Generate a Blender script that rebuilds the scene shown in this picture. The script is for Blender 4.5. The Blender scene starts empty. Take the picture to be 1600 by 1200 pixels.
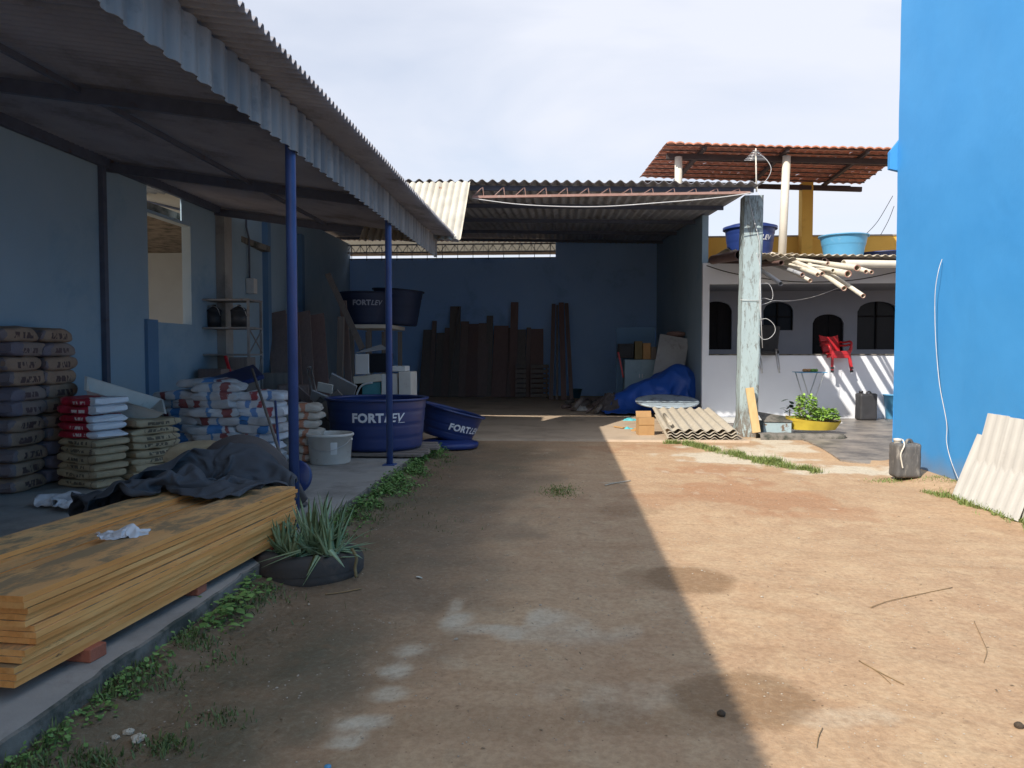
import bpy, bmesh, math, random
from mathutils import Vector, Matrix, noise as mn
R = math.radians
# ---------------------------------------------------------------- camera, world, sun, exposure
scene = bpy.context.scene
C = scene.collection
FPX = 1180.0; EYE = 1.6
pitch = math.atan(48 / FPX); yaw = math.atan(80 / FPX * math.cos(pitch))
cam = bpy.data.cameras.new("camera"); camo = bpy.data.objects.new("camera", cam); C.objects.link(camo)
camo.location = (0, 0, EYE); camo.rotation_euler = (math.pi / 2 - pitch, 0, yaw)
cam.sensor_fit = 'HORIZONTAL'; cam.sensor_width = 36; cam.lens = 36 * FPX / 1600
cam.clip_start = 0.05; cam.clip_end = 3000
scene.camera = camo
scene.render.engine = 'CYCLES'
scene.render.resolution_x = 1024; scene.render.resolution_y = 768
scene.cycles.max_bounces = 10; scene.cycles.diffuse_bounces = 7
scene.view_settings.view_transform = 'Standard'; scene.view_settings.look = 'None'
scene.view_settings.gamma = 1; scene.view_settings.exposure = 0.82
SX, SY = 0.735, 1.03                       # horizontal travel of the sunlight per metre of fall
sun_el = math.atan2(1, math.hypot(SX, SY)); sun_az = math.atan2(-SX, -SY)
world = bpy.data.worlds.new("World"); scene.world = world; world.use_nodes = True
nt = world.node_tree; nt.nodes.clear()
out = nt.nodes.new('ShaderNodeOutputWorld'); bg = nt.nodes.new('ShaderNodeBackground')
sky = nt.nodes.new('ShaderNodeTexSky'); sky.sky_type = 'NISHITA'; sky.sun_disc = False
sky.sun_elevation = sun_el; sky.sun_rotation = sun_az % (2 * math.pi); sky.dust_density = 2.0; sky.altitude = 50
tc = nt.nodes.new('ShaderNodeTexCoord')
mp = nt.nodes.new('ShaderNodeMapping'); mp.inputs['Scale'].default_value = (1.0, 1.0, 3.2)
mp.inputs['Location'].default_value = (0.35, 0.2, 0.1)
nz = nt.nodes.new('ShaderNodeTexNoise'); nz.inputs['Scale'].default_value = 2.3; nz.inputs['Detail'].default_value = 5; nz.inputs['Roughness'].default_value = 0.5
nz.inputs['Distortion'].default_value = 0.4
rp = nt.nodes.new('ShaderNodeMapRange'); rp.inputs['From Min'].default_value = 0.30; rp.inputs['From Max'].default_value = 0.62
rp.inputs['To Min'].default_value = 0.62; rp.inputs['To Max'].default_value = 0.97
mx = nt.nodes.new('ShaderNodeMix'); mx.data_type = 'RGBA'
mx.inputs[7].default_value = (5.0, 5.2, 5.8, 1)
nt.links.new(tc.outputs['Generated'], mp.inputs['Vector']); nt.links.new(mp.outputs[0], nz.inputs['Vector'])
nt.links.new(nz.outputs['Fac'], rp.inputs['Value']); nt.links.new(rp.outputs[0], mx.inputs[0])
nt.links.new(sky.outputs[0], mx.inputs[6]); nt.links.new(mx.outputs[2], bg.inputs['Color'])
bg.inputs['Strength'].default_value = 0.10
nt.links.new(bg.outputs[0], out.inputs['Surface'])
sl = bpy.data.lights.new("sun", 'SUN'); sl.energy = 3.2; sl.angle = R(0.6); sl.color = (1.0, 0.93, 0.82)
so = bpy.data.objects.new("sun", sl); C.objects.link(so)
so.rotation_euler = Vector((-SX, -SY, 1)).to_track_quat('Z', 'Y').to_euler(); so.location = (-20, -20, 30)

# ---------------------------------------------------------------- picture -> place helpers
_f = Vector((-math.sin(yaw) * math.cos(pitch), math.cos(yaw) * math.cos(pitch), -math.sin(pitch)))
_r = Vector((math.cos(yaw), math.sin(yaw), 0)); _u = _r.cross(_f)
def ray(x, y): return _f + _r * ((x - 800) / FPX) + _u * ((600 - y) / FPX)
E0 = Vector((0, 0, EYE))
def aY(x, y, Y): d = ray(x, y); return E0 + d * (Y / d.y)
def aZ(x, y, Z=0.0): d = ray(x, y); return E0 + d * ((Z - EYE) / d.z)
def aX(x, y, X): d = ray(x, y); return E0 + d * (X / d.x)
def zY(y, Y, x=800): return aY(x, y, Y).z
def xY(x, Y): return aY(x, 552, Y).x

# ---------------------------------------------------------------- materials
class NT:
    def __init__(s, name):
        s.m = bpy.data.materials.new(name); s.m.use_nodes = True; s.t = s.m.node_tree
        s.b = s.t.nodes['Principled BSDF']; s.tc = s.t.nodes.new('ShaderNodeTexCoord')
        s.oi = s.t.nodes.new('ShaderNodeObjectInfo')
        w = s.t.nodes.new('ShaderNodeMath'); w.operation = 'MULTIPLY'; w.inputs[1].default_value = 53.0
        s.l(s.oi.outputs['Random'], w.inputs[0]); s.w = w.outputs[0]
    def l(s, a, b): s.t.links.new(a, b)
    def n(s, k): return s.t.nodes.new(k)
    def map(s, scale=(1, 1, 1), rot=(0, 0, 0), coord='Object'):
        m = s.n('ShaderNodeMapping'); m.inputs['Scale'].default_value = scale; m.inputs['Rotation'].default_value = rot
        s.l(s.tc.outputs[coord], m.inputs['Vector']); return m.outputs[0]
    def noise(s, scale, detail=4, rough=0.55, vec=None, dist=0.0, rnd=True):
        n = s.n('ShaderNodeTexNoise'); n.noise_dimensions = '4D'
        n.inputs['Scale'].default_value = scale; n.inputs['Detail'].default_value = detail
        n.inputs['Roughness'].default_value = rough; n.inputs['Distortion'].default_value = dist
        s.l(vec if vec is not None else s.tc.outputs['Object'], n.inputs['Vector'])
        if rnd: s.l(s.w, n.inputs['W'])
        return n.outputs['Fac']
    def rng(s, v, a, b, c=0.0, d=1.0, smooth=False):
        m = s.n('ShaderNodeMapRange'); m.inputs[1].default_value = a; m.inputs[2].default_value = b
        m.inputs[3].default_value = c; m.inputs[4].default_value = d
        if smooth: m.interpolation_type = 'SMOOTHSTEP'
        s.l(v, m.inputs[0]); return m.outputs[0]
    def mix(s, f, a, b, mode='MIX'):
        m = s.n('ShaderNodeMix'); m.data_type = 'RGBA'; m.blend_type = mode
        for i, v in ((0, f), (6, a), (7, b)):
            if isinstance(v, (int, float)): m.inputs[i].default_value = v
            elif isinstance(v, tuple): m.inputs[i].default_value = (*v[:3], 1)
            else: s.l(v, m.inputs[i])
        return m.outputs[2]
    def math(s, op, a, b=0.0):
        m = s.n('ShaderNodeMath'); m.operation = op
        for i, v in ((0, a), (1, b)):
            if isinstance(v, (int, float)): m.inputs[i].default_value = v
            else: s.l(v, m.inputs[i])
        return m.outputs[0]
    def xyz(s, coord='Object'):
        x = s.n('ShaderNodeSeparateXYZ'); s.l(s.tc.outputs[coord], x.inputs[0]); return x.outputs
    def bump(s, h, strength=0.3, dist=0.01):
        b = s.n('ShaderNodeBump'); b.inputs['Strength'].default_value = strength; b.inputs['Distance'].default_value = dist
        s.l(h, b.inputs['Height'])
        if s.b.inputs['Normal'].is_linked: s.l(s.b.inputs['Normal'].links[0].from_socket, b.inputs['Normal'])
        s.l(b.outputs[0], s.b.inputs['Normal'])
    def col(s, c):
        if isinstance(c, tuple): s.b.inputs['Base Color'].default_value = (*c[:3], 1)
        else: s.l(c, s.b.inputs['Base Color'])
    def set(s, rough=None, metal=None, spec=None):
        if rough is not None:
            if isinstance(rough, (int, float)): s.b.inputs['Roughness'].default_value = rough
            else: s.l(rough, s.b.inputs['Roughness'])
        if metal is not None: s.b.inputs['Metallic'].default_value = metal
        if spec is not None: s.b.inputs['Specular IOR Level'].default_value = spec
        return s.m
def mat(name, c1, c2=None, scale=6, rough=0.75, metal=0.0, bump=0.15, bscale=60, stain=None, sscale=3, slo=0.55, shi=0.7, stretch=(1, 1, 1), spec=0.4):
    """two-tone uneven colour, optional stains of a third colour, fine bump"""
    s = NT(name); c2 = c2 or tuple(v * 0.75 for v in c1)
    v = s.map(stretch)
    col = s.mix(s.rng(s.noise(scale, 5, 0.6, v), 0.3, 0.7), c1, c2)
    if stain: col = s.mix(s.rng(s.noise(sscale, 7, 0.7, v, 0.3), slo, shi), col, stain)
    s.col(col)
    if bump: s.bump(s.noise(bscale, 4, 0.6, v), bump, 0.01)
    return s.set(rough, metal, spec)
M = {}
M['conc'] = mat('concrete', (0.36, 0.345, 0.32), (0.27, 0.26, 0.245), 2.2, 0.85, bump=0.3, bscale=30, stain=(0.14, 0.13, 0.12), sscale=1.3, slo=0.5, shi=0.75)
M['conc_edge'] = mat('old_concrete', (0.22, 0.20, 0.175), (0.12, 0.11, 0.095), 5, 0.9, bump=0.7, bscale=22, stain=(0.05, 0.055, 0.045), sscale=5, slo=0.48, shi=0.62)
M['inwall'] = mat('pale_blue_plaster', (0.31, 0.41, 0.49), (0.25, 0.355, 0.44), 0.7, 0.9, bump=0.25, bscale=14, stain=(0.16, 0.29, 0.40), sscale=0.8, slo=0.55, shi=0.8)
M['inwall2'] = mat('blue_plaster', (0.38, 0.60, 0.95), (0.32, 0.53, 0.89), 0.6, 0.9, bump=0.25, bscale=14, stain=(0.16, 0.31, 0.56), sscale=0.6, slo=0.55, shi=0.8)
M['inwall3'] = mat('deeper_blue_plaster', (0.13, 0.23, 0.36), (0.10, 0.19, 0.31), 0.8, 0.9, bump=0.2, bscale=14)
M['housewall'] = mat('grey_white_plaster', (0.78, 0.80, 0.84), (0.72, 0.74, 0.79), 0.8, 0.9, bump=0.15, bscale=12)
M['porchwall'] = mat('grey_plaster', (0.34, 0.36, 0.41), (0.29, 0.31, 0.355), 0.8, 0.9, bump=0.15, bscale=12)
M['beige_shaded'] = mat('shaded_beige_plaster', (0.34, 0.40, 0.45), (0.29, 0.34, 0.38), 1.0, 0.9, bump=0.15)  # beige plaster painted greyer and darker for the shaded lower wall
M['yellow'] = mat('yellow_paint', (0.70, 0.43, 0.09), (0.60, 0.35, 0.07), 1.2, 0.85, bump=0.2, bscale=15, stain=(0.40, 0.24, 0.06), sscale=1.5, slo=0.58, shi=0.8)
M['beige'] = mat('beige_plaster', (0.60, 0.56, 0.47), (0.53, 0.49, 0.41), 1.5, 0.9, bump=0.2, bscale=15, stain=(0.36, 0.31, 0.24), sscale=2.5, slo=0.58, shi=0.72)
M['steel_blue'] = mat('blue_painted_steel', (0.05, 0.095, 0.27), (0.04, 0.07, 0.20), 5, 0.38, bump=0.05, bscale=40, stain=(0.20, 0.24, 0.35), sscale=14, slo=0.66, shi=0.72)
M['dark_steel'] = mat('dark_steel', (0.10, 0.115, 0.16), (0.07, 0.08, 0.115), 6, 0.6, bump=0.1, stain=(0.09, 0.05, 0.035), sscale=6, slo=0.6, shi=0.7)
M['rust'] = mat('rusty_steel', (0.36, 0.22, 0.19), (0.26, 0.15, 0.12), 8, 0.8, bump=0.2, stain=(0.42, 0.36, 0.34), sscale=4)
M['galv'] = mat('weathered_roof_sheet', (0.38, 0.39, 0.43), (0.27, 0.28, 0.31), 2.0, 0.62, 0.0, bump=0.2, bscale=25, stain=(0.12, 0.105, 0.10), sscale=1.6, slo=0.52, shi=0.75)
M['galv_lit'] = mat('weathered_lit_eave_sheet', (0.36, 0.36, 0.39), (0.24, 0.24, 0.27), 1.6, 0.7, bump=0.2, bscale=25, stain=(0.13, 0.12, 0.12), sscale=2.2, slo=0.5, shi=0.75)  # same canopy sheet painted lighter, for ground bounce on the overhang
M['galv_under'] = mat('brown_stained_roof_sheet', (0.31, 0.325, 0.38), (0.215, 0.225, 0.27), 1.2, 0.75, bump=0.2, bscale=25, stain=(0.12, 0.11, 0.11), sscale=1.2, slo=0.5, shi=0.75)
s = NT('fascia_sheet')
v = s.map((1, 5.6, 0.5)); c = s.mix(s.rng(s.noise(1.0, 3, 0.6, v), 0.35, 0.65), (0.27, 0.25, 0.235), (0.14, 0.135, 0.135))
c = s.mix(s.rng(s.noise(2.2, 6, 0.7), 0.54, 0.72), c, (0.095, 0.09, 0.09)); s.col(c); s.bump(s.noise(20), 0.15)
M['fascia'] = s.set(0.6)
s = NT('pale_lit_sheet'); c = s.mix(s.rng(s.noise(3, 5), 0.35, 0.65), (0.56, 0.53, 0.46), (0.42, 0.39, 0.33))
c = s.mix(s.rng(s.noise(2.0, 4, 0.5, s.map((3, 1, 1))), 0.64, 0.66), c, (0.30, 0.13, 0.06)); s.col(c); s.bump(s.noise(30), 0.15)
M['panel'] = s.set(0.7)
M['fibre'] = mat('fibre_cement', (0.52, 0.46, 0.37), (0.43, 0.38, 0.30), 5, 0.9, bump=0.3, bscale=40, stain=(0.28, 0.24, 0.19), sscale=3, slo=0.6, shi=0.75)
M['fibre_pale'] = mat('pale_fibre_cement', (0.58, 0.56, 0.51), (0.51, 0.49, 0.45), 3, 0.85, bump=0.15, bscale=30, stain=(0.38, 0.35, 0.31), sscale=4, slo=0.62, shi=0.75)
M['pvc'] = mat('cream_plastic_pipe', (0.76, 0.71, 0.60), (0.66, 0.61, 0.51), 4, 0.45, bump=0.03, stain=(0.40, 0.34, 0.27), sscale=5, slo=0.62, shi=0.72)
M['pvc_grey'] = mat('grey_plastic_pipe', (0.45, 0.46, 0.48), (0.38, 0.39, 0.41), 4, 0.45, bump=0.03)
M['pvc_brown'] = mat('brown_plastic_pipe', (0.13, 0.075, 0.065), (0.17, 0.11, 0.095), 4, 0.5, bump=0.05)
M['pink'] = mat('pipe_socket_ring', (0.50, 0.25, 0.19), None, 5, 0.6, bump=0)
M['white_post'] = mat('cream_painted_post', (0.68, 0.64, 0.56), (0.60, 0.56, 0.48), 3, 0.7, bump=0.15)
M['tank'] = mat('dark_blue_polyethylene', (0.016, 0.034, 0.125), (0.02, 0.04, 0.145), 3, 0.33, bump=0.04, bscale=20, stain=(0.055, 0.07, 0.17), sscale=2.2, slo=0.56, shi=0.8, spec=0.5)
M['tank_blue'] = mat('bright_blue_polyethylene', (0.016, 0.038, 0.17), (0.016, 0.035, 0.15), 3, 0.4, bump=0.04, bscale=20)
M['tank_lt'] = mat('light_blue_polyethylene', (0.10, 0.33, 0.56), (0.08, 0.29, 0.50), 3, 0.45, bump=0.04, bscale=20, stain=(0.25, 0.42, 0.55), sscale=3)
M['logo'] = mat('white_lettering', (0.72, 0.74, 0.78), (0.64, 0.66, 0.70), 12, 0.6, bump=0)
M['logo_dim'] = mat('shaded_lettering', (0.30, 0.33, 0.40), (0.22, 0.25, 0.33), 12, 0.7, bump=0)  # white lettering darkened for the tanks in the dim back corner
M['white_plastic'] = mat('dirty_white_plastic', (0.60, 0.585, 0.54), (0.52, 0.50, 0.46), 5, 0.5, bump=0.05, stain=(0.33, 0.29, 0.24), sscale=7, slo=0.6, shi=0.75)
M['white_metal'] = mat('white_enamel', (0.62, 0.62, 0.60), (0.54, 0.54, 0.52), 4, 0.4, bump=0.03, stain=(0.40, 0.37, 0.33), sscale=5, slo=0.62, shi=0.72)
M['glass_dark'] = mat('dark_glass', (0.008, 0.012, 0.018), (0.012, 0.016, 0.022), 4, 0.3, bump=0, spec=0.15)
M['dark_wood'] = mat('dark_door_wood', (0.022, 0.02, 0.022), (0.013, 0.013, 0.015), 4, 0.7, bump=0.1, stretch=(6, 6, .6), spec=.1)
M['teal_glass'] = mat('teal_glass_door', (0.10, 0.30, 0.33), (0.06, 0.20, 0.24), 3, 0.15, bump=0)
M['black'] = mat('black_rubber', (0.018, 0.018, 0.02), (0.03, 0.03, 0.03), 8, 0.6, bump=0.1)
M['jerry'] = mat('dark_grey_plastic', (0.045, 0.045, 0.05), (0.035, 0.035, 0.038), 6, 0.5, bump=0.08, bscale=30)
M['jerry_old'] = mat('weathered_grey_plastic', (0.13, 0.125, 0.12), (0.075, 0.072, 0.072), 5, 0.75, bump=0.3, bscale=30, stain=(0.30, 0.28, 0.25), sscale=6, slo=0.52, shi=0.7, stretch=(2, 2, .5))
M['chrome'] = mat('bare_metal', (0.55, 0.55, 0.56), (0.45, 0.45, 0.46), 6, 0.35, 0.8, bump=0.02)
M['redplastic'] = mat('red_plastic', (0.50, 0.022, 0.03), (0.42, 0.018, 0.025), 5, 0.38, bump=0.03, stain=(0.5, 0.12, 0.10), sscale=4, slo=0.64, shi=0.75)
M['terracotta'] = mat('terracotta_tile', (0.62, 0.27, 0.17), (0.50, 0.20, 0.125), 5, 0.9, bump=0.3, bscale=25, stain=(0.30, 0.17, 0.13), sscale=4, slo=0.5, shi=0.7)
M['roof_timber'] = mat('dark_roof_timber', (0.075, 0.05, 0.045), (0.05, 0.035, 0.032), 4, 0.85, bump=0.3, stretch=(.5, 4, 4))
M['brick'] = mat('red_brick', (0.40, 0.13, 0.075), (0.31, 0.10, 0.06), 12, 0.9, bump=0.5, bscale=50, stain=(0.20, 0.10, 0.07), sscale=9)
M['card'] = mat('cardboard', (0.46, 0.27, 0.115), (0.40, 0.23, 0.10), 8, 0.85, bump=0.1, stain=(0.30, 0.17, 0.08), sscale=5, slo=0.6, shi=0.7)
M['newwood'] = mat('raw_pine_offcut', (0.62, 0.44, 0.22), (0.52, 0.35, 0.16), 6, 0.8, bump=0.15, stretch=(3, 3, .5))
M['cyan'] = mat('cyan_cloth', (0.08, 0.42, 0.48), (0.12, 0.52, 0.56), 9, 0.8, bump=0.3)
M['wire_w'] = mat('white_cable', (0.62, 0.62, 0.62), None, 5, 0.5, bump=0)
M['wire_d'] = mat('dark_cable', (0.03, 0.03, 0.035), None, 5, 0.5, bump=0)
M['tile_pale'] = mat('pale_grey_board', (0.36, 0.37, 0.38), (0.29, 0.30, 0.31), 3, 0.75, bump=0.1, stain=(0.20, 0.19, 0.18), sscale=2.5)
M['cab'] = mat('pale_blue_cabinet_paint', (0.27, 0.39, 0.46), (0.22, 0.33, 0.40), 4, 0.5, bump=0.05, stain=(0.16, 0.2, 0.22), sscale=4, slo=0.6, shi=0.72)
M['planter'] = mat('yellow_plastic', (0.66, 0.50, 0.06), (0.56, 0.41, 0.05), 7, 0.55, bump=0.1, stain=(0.22, 0.15, 0.05), sscale=9, slo=0.6, shi=0.7)
M['soil'] = mat('dark_soil', (0.05, 0.035, 0.025), (0.08, 0.06, 0.04), 30, 0.95, bump=0.8, bscale=40)
M['polytext'] = mat('printed_ink', (0.05, 0.05, 0.055), None, 5, 0.8, bump=0)
# ground of the yard
s = NT('dirt')
at = s.n('ShaderNodeVertexColor'); at.layer_name = 'mask'
sep = s.n('ShaderNodeSeparateColor'); s.l(at.outputs['Color'], sep.inputs[0])
wet, red, pale = sep.outputs[0], sep.outputs[1], sep.outputs[2]
big = s.noise(0.55, 6, 0.62, rnd=False); mid = s.noise(3.1, 8, 0.68, dist=0.3, rnd=False); fine = s.noise(26, 6, 0.75, rnd=False); grit = s.noise(120, 3, 0.7, rnd=False)
c = s.mix(s.rng(big, 0.36, 0.64), (0.50, 0.335, 0.20), (0.42, 0.265, 0.155))
c = s.mix(s.rng(mid, 0.46, 0.66, 0, .8), c, (0.54, 0.385, 0.235))
stk = s.noise(1.6, 7, 0.7, s.map((0.6, 2.6, 1), (0, 0, 0.15)), 0.5, rnd=False)
c = s.mix(s.rng(stk, 0.52, 0.68, 0, .42), c, (0.32, 0.18, 0.09))
c = s.mix(s.rng(s.math('ADD', red, s.math('MULTIPLY', mid, 0.55)), 0.55, 1.1), c, (0.37, 0.175, 0.085))
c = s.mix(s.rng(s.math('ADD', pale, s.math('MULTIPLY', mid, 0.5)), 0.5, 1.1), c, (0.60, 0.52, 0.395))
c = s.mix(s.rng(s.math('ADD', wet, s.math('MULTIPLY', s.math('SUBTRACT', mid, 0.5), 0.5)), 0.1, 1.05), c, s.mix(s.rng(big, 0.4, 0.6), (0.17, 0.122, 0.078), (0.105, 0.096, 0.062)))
c = s.mix(s.rng(s.math('ADD', at.outputs['Alpha'], s.math('MULTIPLY', s.math('SUBTRACT', mid, 0.5), 0.25)), 0.08, 1.0, 0, .9), c, (0.20, 0.115, 0.055))
c = s.mix(s.rng(fine, 0.44, 0.66, 0.0, 0.36), c, (0.17, 0.10, 0.06))
c = s.mix(s.rng(fine, 0.50, 0.30, 0.0, 0.18), c, (0.56, 0.46, 0.33))
c = s.mix(s.rng(grit, 0.62, 0.76, 0.0, 0.28), c, (0.60, 0.52, 0.42))
vo = s.n('ShaderNodeTexVoronoi'); vo.inputs['Scale'].default_value = 21; s.l(s.tc.outputs['Object'], vo.inputs['Vector'])
c = s.mix(s.rng(vo.outputs['Distance'], 0.10, 0.07, 0, 0.6), c, (0.12, 0.075, 0.05))
lump = s.noise(9, 5, 0.6, dist=0.4, rnd=False); c = s.mix(s.rng(lump, 0.56, 0.68, 0, .35), c, (0.24, 0.145, 0.08))
s.col(c); s.bump(mid, 0.45, 0.04); s.bump(lump, 0.35, 0.015); s.bump(fine, 0.35, 0.012); s.bump(grit, 0.3, 0.004)
s.set(s.rng(wet, 0.2, 1.0, 0.95, 0.62), spec=0.3)
M['dirt'] = s.m
# timber: grain along local X, dark mould on the upper face
s = NT('orange_pine')
g = s.noise(1.0, 6, 0.65, s.map((1.1, 26, 26)), 0.8); g2 = s.noise(2.0, 4, 0.6, s.map((0.6, 3, 3)))
c = s.mix(s.rng(g, 0.3, 0.7), (0.88, 0.40, 0.115), (0.62, 0.245, 0.055))
c = s.mix(s.rng(g2, 0.45, 0.7), c, (0.90, 0.50, 0.18))
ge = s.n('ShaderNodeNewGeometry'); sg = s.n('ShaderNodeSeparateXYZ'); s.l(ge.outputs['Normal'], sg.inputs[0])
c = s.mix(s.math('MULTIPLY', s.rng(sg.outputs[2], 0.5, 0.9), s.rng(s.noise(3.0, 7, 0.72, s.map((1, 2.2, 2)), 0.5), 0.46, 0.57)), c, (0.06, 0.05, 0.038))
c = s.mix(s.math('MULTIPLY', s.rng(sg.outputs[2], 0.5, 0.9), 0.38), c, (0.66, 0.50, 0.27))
c = s.mix(s.rng(s.noise(5, 6, 0.75, s.map((1, 5, 5)), 0.6), 0.62, 0.70), c, (0.12, 0.06, 0.03))
c = s.mix(s.rng(s.oi.outputs['Random'], 0, 1, 0, .32), c, (0.40, 0.17, 0.04))
s.col(c); s.bump(g, 0.35, 0.006); M['pine'] = s.set(0.72)
def wood(name, a, b):
    s = NT(name); g = s.noise(1.0, 6, 0.65, s.map((22, 22, .8)), 0.8)
    c = s.mix(s.rng(g, 0.3, 0.7), a, b); c = s.mix(s.rng(s.oi.outputs['Random'], 0, 1, 0, 0.45), c, tuple(v * 0.45 for v in a))
    s.col(c); s.bump(g, 0.3, 0.005); return s.set(0.8)
M['board'] = wood('brown_board', (0.27, 0.20, 0.18), (0.20, 0.145, 0.13))
M['board_red'] = wood('red_brown_board', (0.28, 0.185, 0.165), (0.21, 0.13, 0.115))
M['board_grey'] = wood('grey_board', (0.25, 0.215, 0.19), (0.17, 0.145, 0.13))
# blue outside wall: darker blue below a slanted line, with a slight step
s = NT('sky_blue_paint'); x = s.xyz()
ln = s.math('SUBTRACT', s.math('ADD', x[2], s.math('MULTIPLY', x[1], 0.46)), s.math('MULTIPLY', s.noise(2.0, 5, 0.6, rnd=False), 0.35))
c = s.mix(s.rng(s.noise(0.8, 6, 0.6, rnd=False), 0.35, 0.65), (0.055, 0.30, 0.66), (0.042, 0.27, 0.62))
c2 = s.mix(s.rng(s.noise(1.2, 6, 0.6, rnd=False), 0.35, 0.65), (0.085, 0.345, 0.70), (0.068, 0.31, 0.66))
edge = s.rng(ln, 10.28, 10.32); c = s.mix(edge, c, c2)
c = s.mix(s.rng(s.noise(3.0, 7, 0.75, s.map((1, 1, 1.8)), 0.4, rnd=False), 0.66, 0.74, 0, 0.5), c, (0.13, 0.40, 0.72))
c = s.mix(s.rng(s.math('ADD', x[2], s.math('MULTIPLY', s.noise(2.5, 5, rnd=False), 0.35)), 0.52, 0.14, 0, 0.7), c, (0.27, 0.235, 0.20))
c = s.mix(s.rng(s.noise(1.0, 8, 0.8, s.map((1, 5, 0.5)), 0.3, rnd=False), 0.62, 0.70, 0, .28), c, (0.04, 0.20, 0.44))
s.col(c); s.bump(edge, 0.6, 0.02); s.bump(s.noise(1.6, 5, rnd=False), 0.3, 0.05); s.bump(s.noise(45, 4, rnd=False), 0.25, 0.004)
M['bluewall'] = s.set(0.6)
# crackled paint on the concrete pillar
s = NT('peeling_pale_paint'); x = s.xyz()
cr = s.noise(5.0, 8, 0.75, s.map((3, 3, 0.7)), 1.0)
c = s.mix(s.rng(cr, 0.52, 0.60), (0.37, 0.46, 0.475), (0.20, 0.21, 0.20))
top = s.rng(s.math('ADD', x[2], s.math('MULTIPLY', s.noise(4, 6, 0.7), 1.6)), 4.35, 5.6)
bot = s.rng(s.math('ADD', x[2], s.math('MULTIPLY', s.noise(4, 6, 0.7), 1.2)), 1.4, 0.7)
c = s.mix(s.math('MULTIPLY', top, s.rng(cr, 0.44, 0.54)), c, (0.10, 0.10, 0.09)); c = s.mix(s.math('MULTIPLY', bot, s.rng(cr, 0.42, 0.52)), c, (0.16, 0.13, 0.10))
s.col(c); s.bump(cr, 0.6, 0.02); M['pillar'] = s.set(0.85)
# dark porch tiles
s = NT('grey_floor_tiles'); br = s.n('ShaderNodeTexBrick'); br.offset = 0.0; br.inputs['Scale'].default_value = 1.0
br.inputs['Brick Width'].default_value = 0.45; br.inputs['Row Height'].default_value = 0.45; br.inputs['Mortar Size'].default_value = 0.006
br.inputs['Color1'].default_value = (0.135, 0.125, 0.12, 1); br.inputs['Color2'].default_value = (0.105, 0.10, 0.098, 1); br.inputs['Mortar'].default_value = (0.20, 0.18, 0.16, 1)
s.l(s.tc.outputs['Object'], br.inputs['Vector'])
c = s.mix(s.rng(s.noise(1.2, 8, 0.75, s.map((1.3, 1.6, 1)), rnd=False), 0.42, 0.60), br.outputs['Color'], (0.33, 0.29, 0.25)); s.col(c)
M['tiles'] = s.set(0.42)
# leaves
def leafm(name, a, b, tr=0.25):
    s = NT(name); at = s.n('ShaderNodeVertexColor'); at.layer_name = 'mask'
    sp = s.n('ShaderNodeSeparateColor'); s.l(at.outputs['Color'], sp.inputs[0])
    c = s.mix(sp.outputs[0], a, b); s.col(c); s.b.inputs['Subsurface Weight'].default_value = 0.0
    s.b.inputs['Transmission Weight'].default_value = 0.0
    return s.set(0.6, spec=0.35)
M['grass'] = leafm('grass_blades', (0.11, 0.17, 0.04), (0.23, 0.26, 0.08))
M['weed'] = leafm('weed_leaves', (0.085, 0.18, 0.045), (0.19, 0.33, 0.09))
M['aloe'] = leafm('aloe_leaf', (0.18, 0.28, 0.15), (0.33, 0.44, 0.27))
M['herb'] = leafm('bright_leaves', (0.16, 0.30, 0.05), (0.32, 0.50, 0.10))
M['dry'] = leafm('dry_litter', (0.26, 0.19, 0.11), (0.13, 0.08, 0.045))

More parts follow.
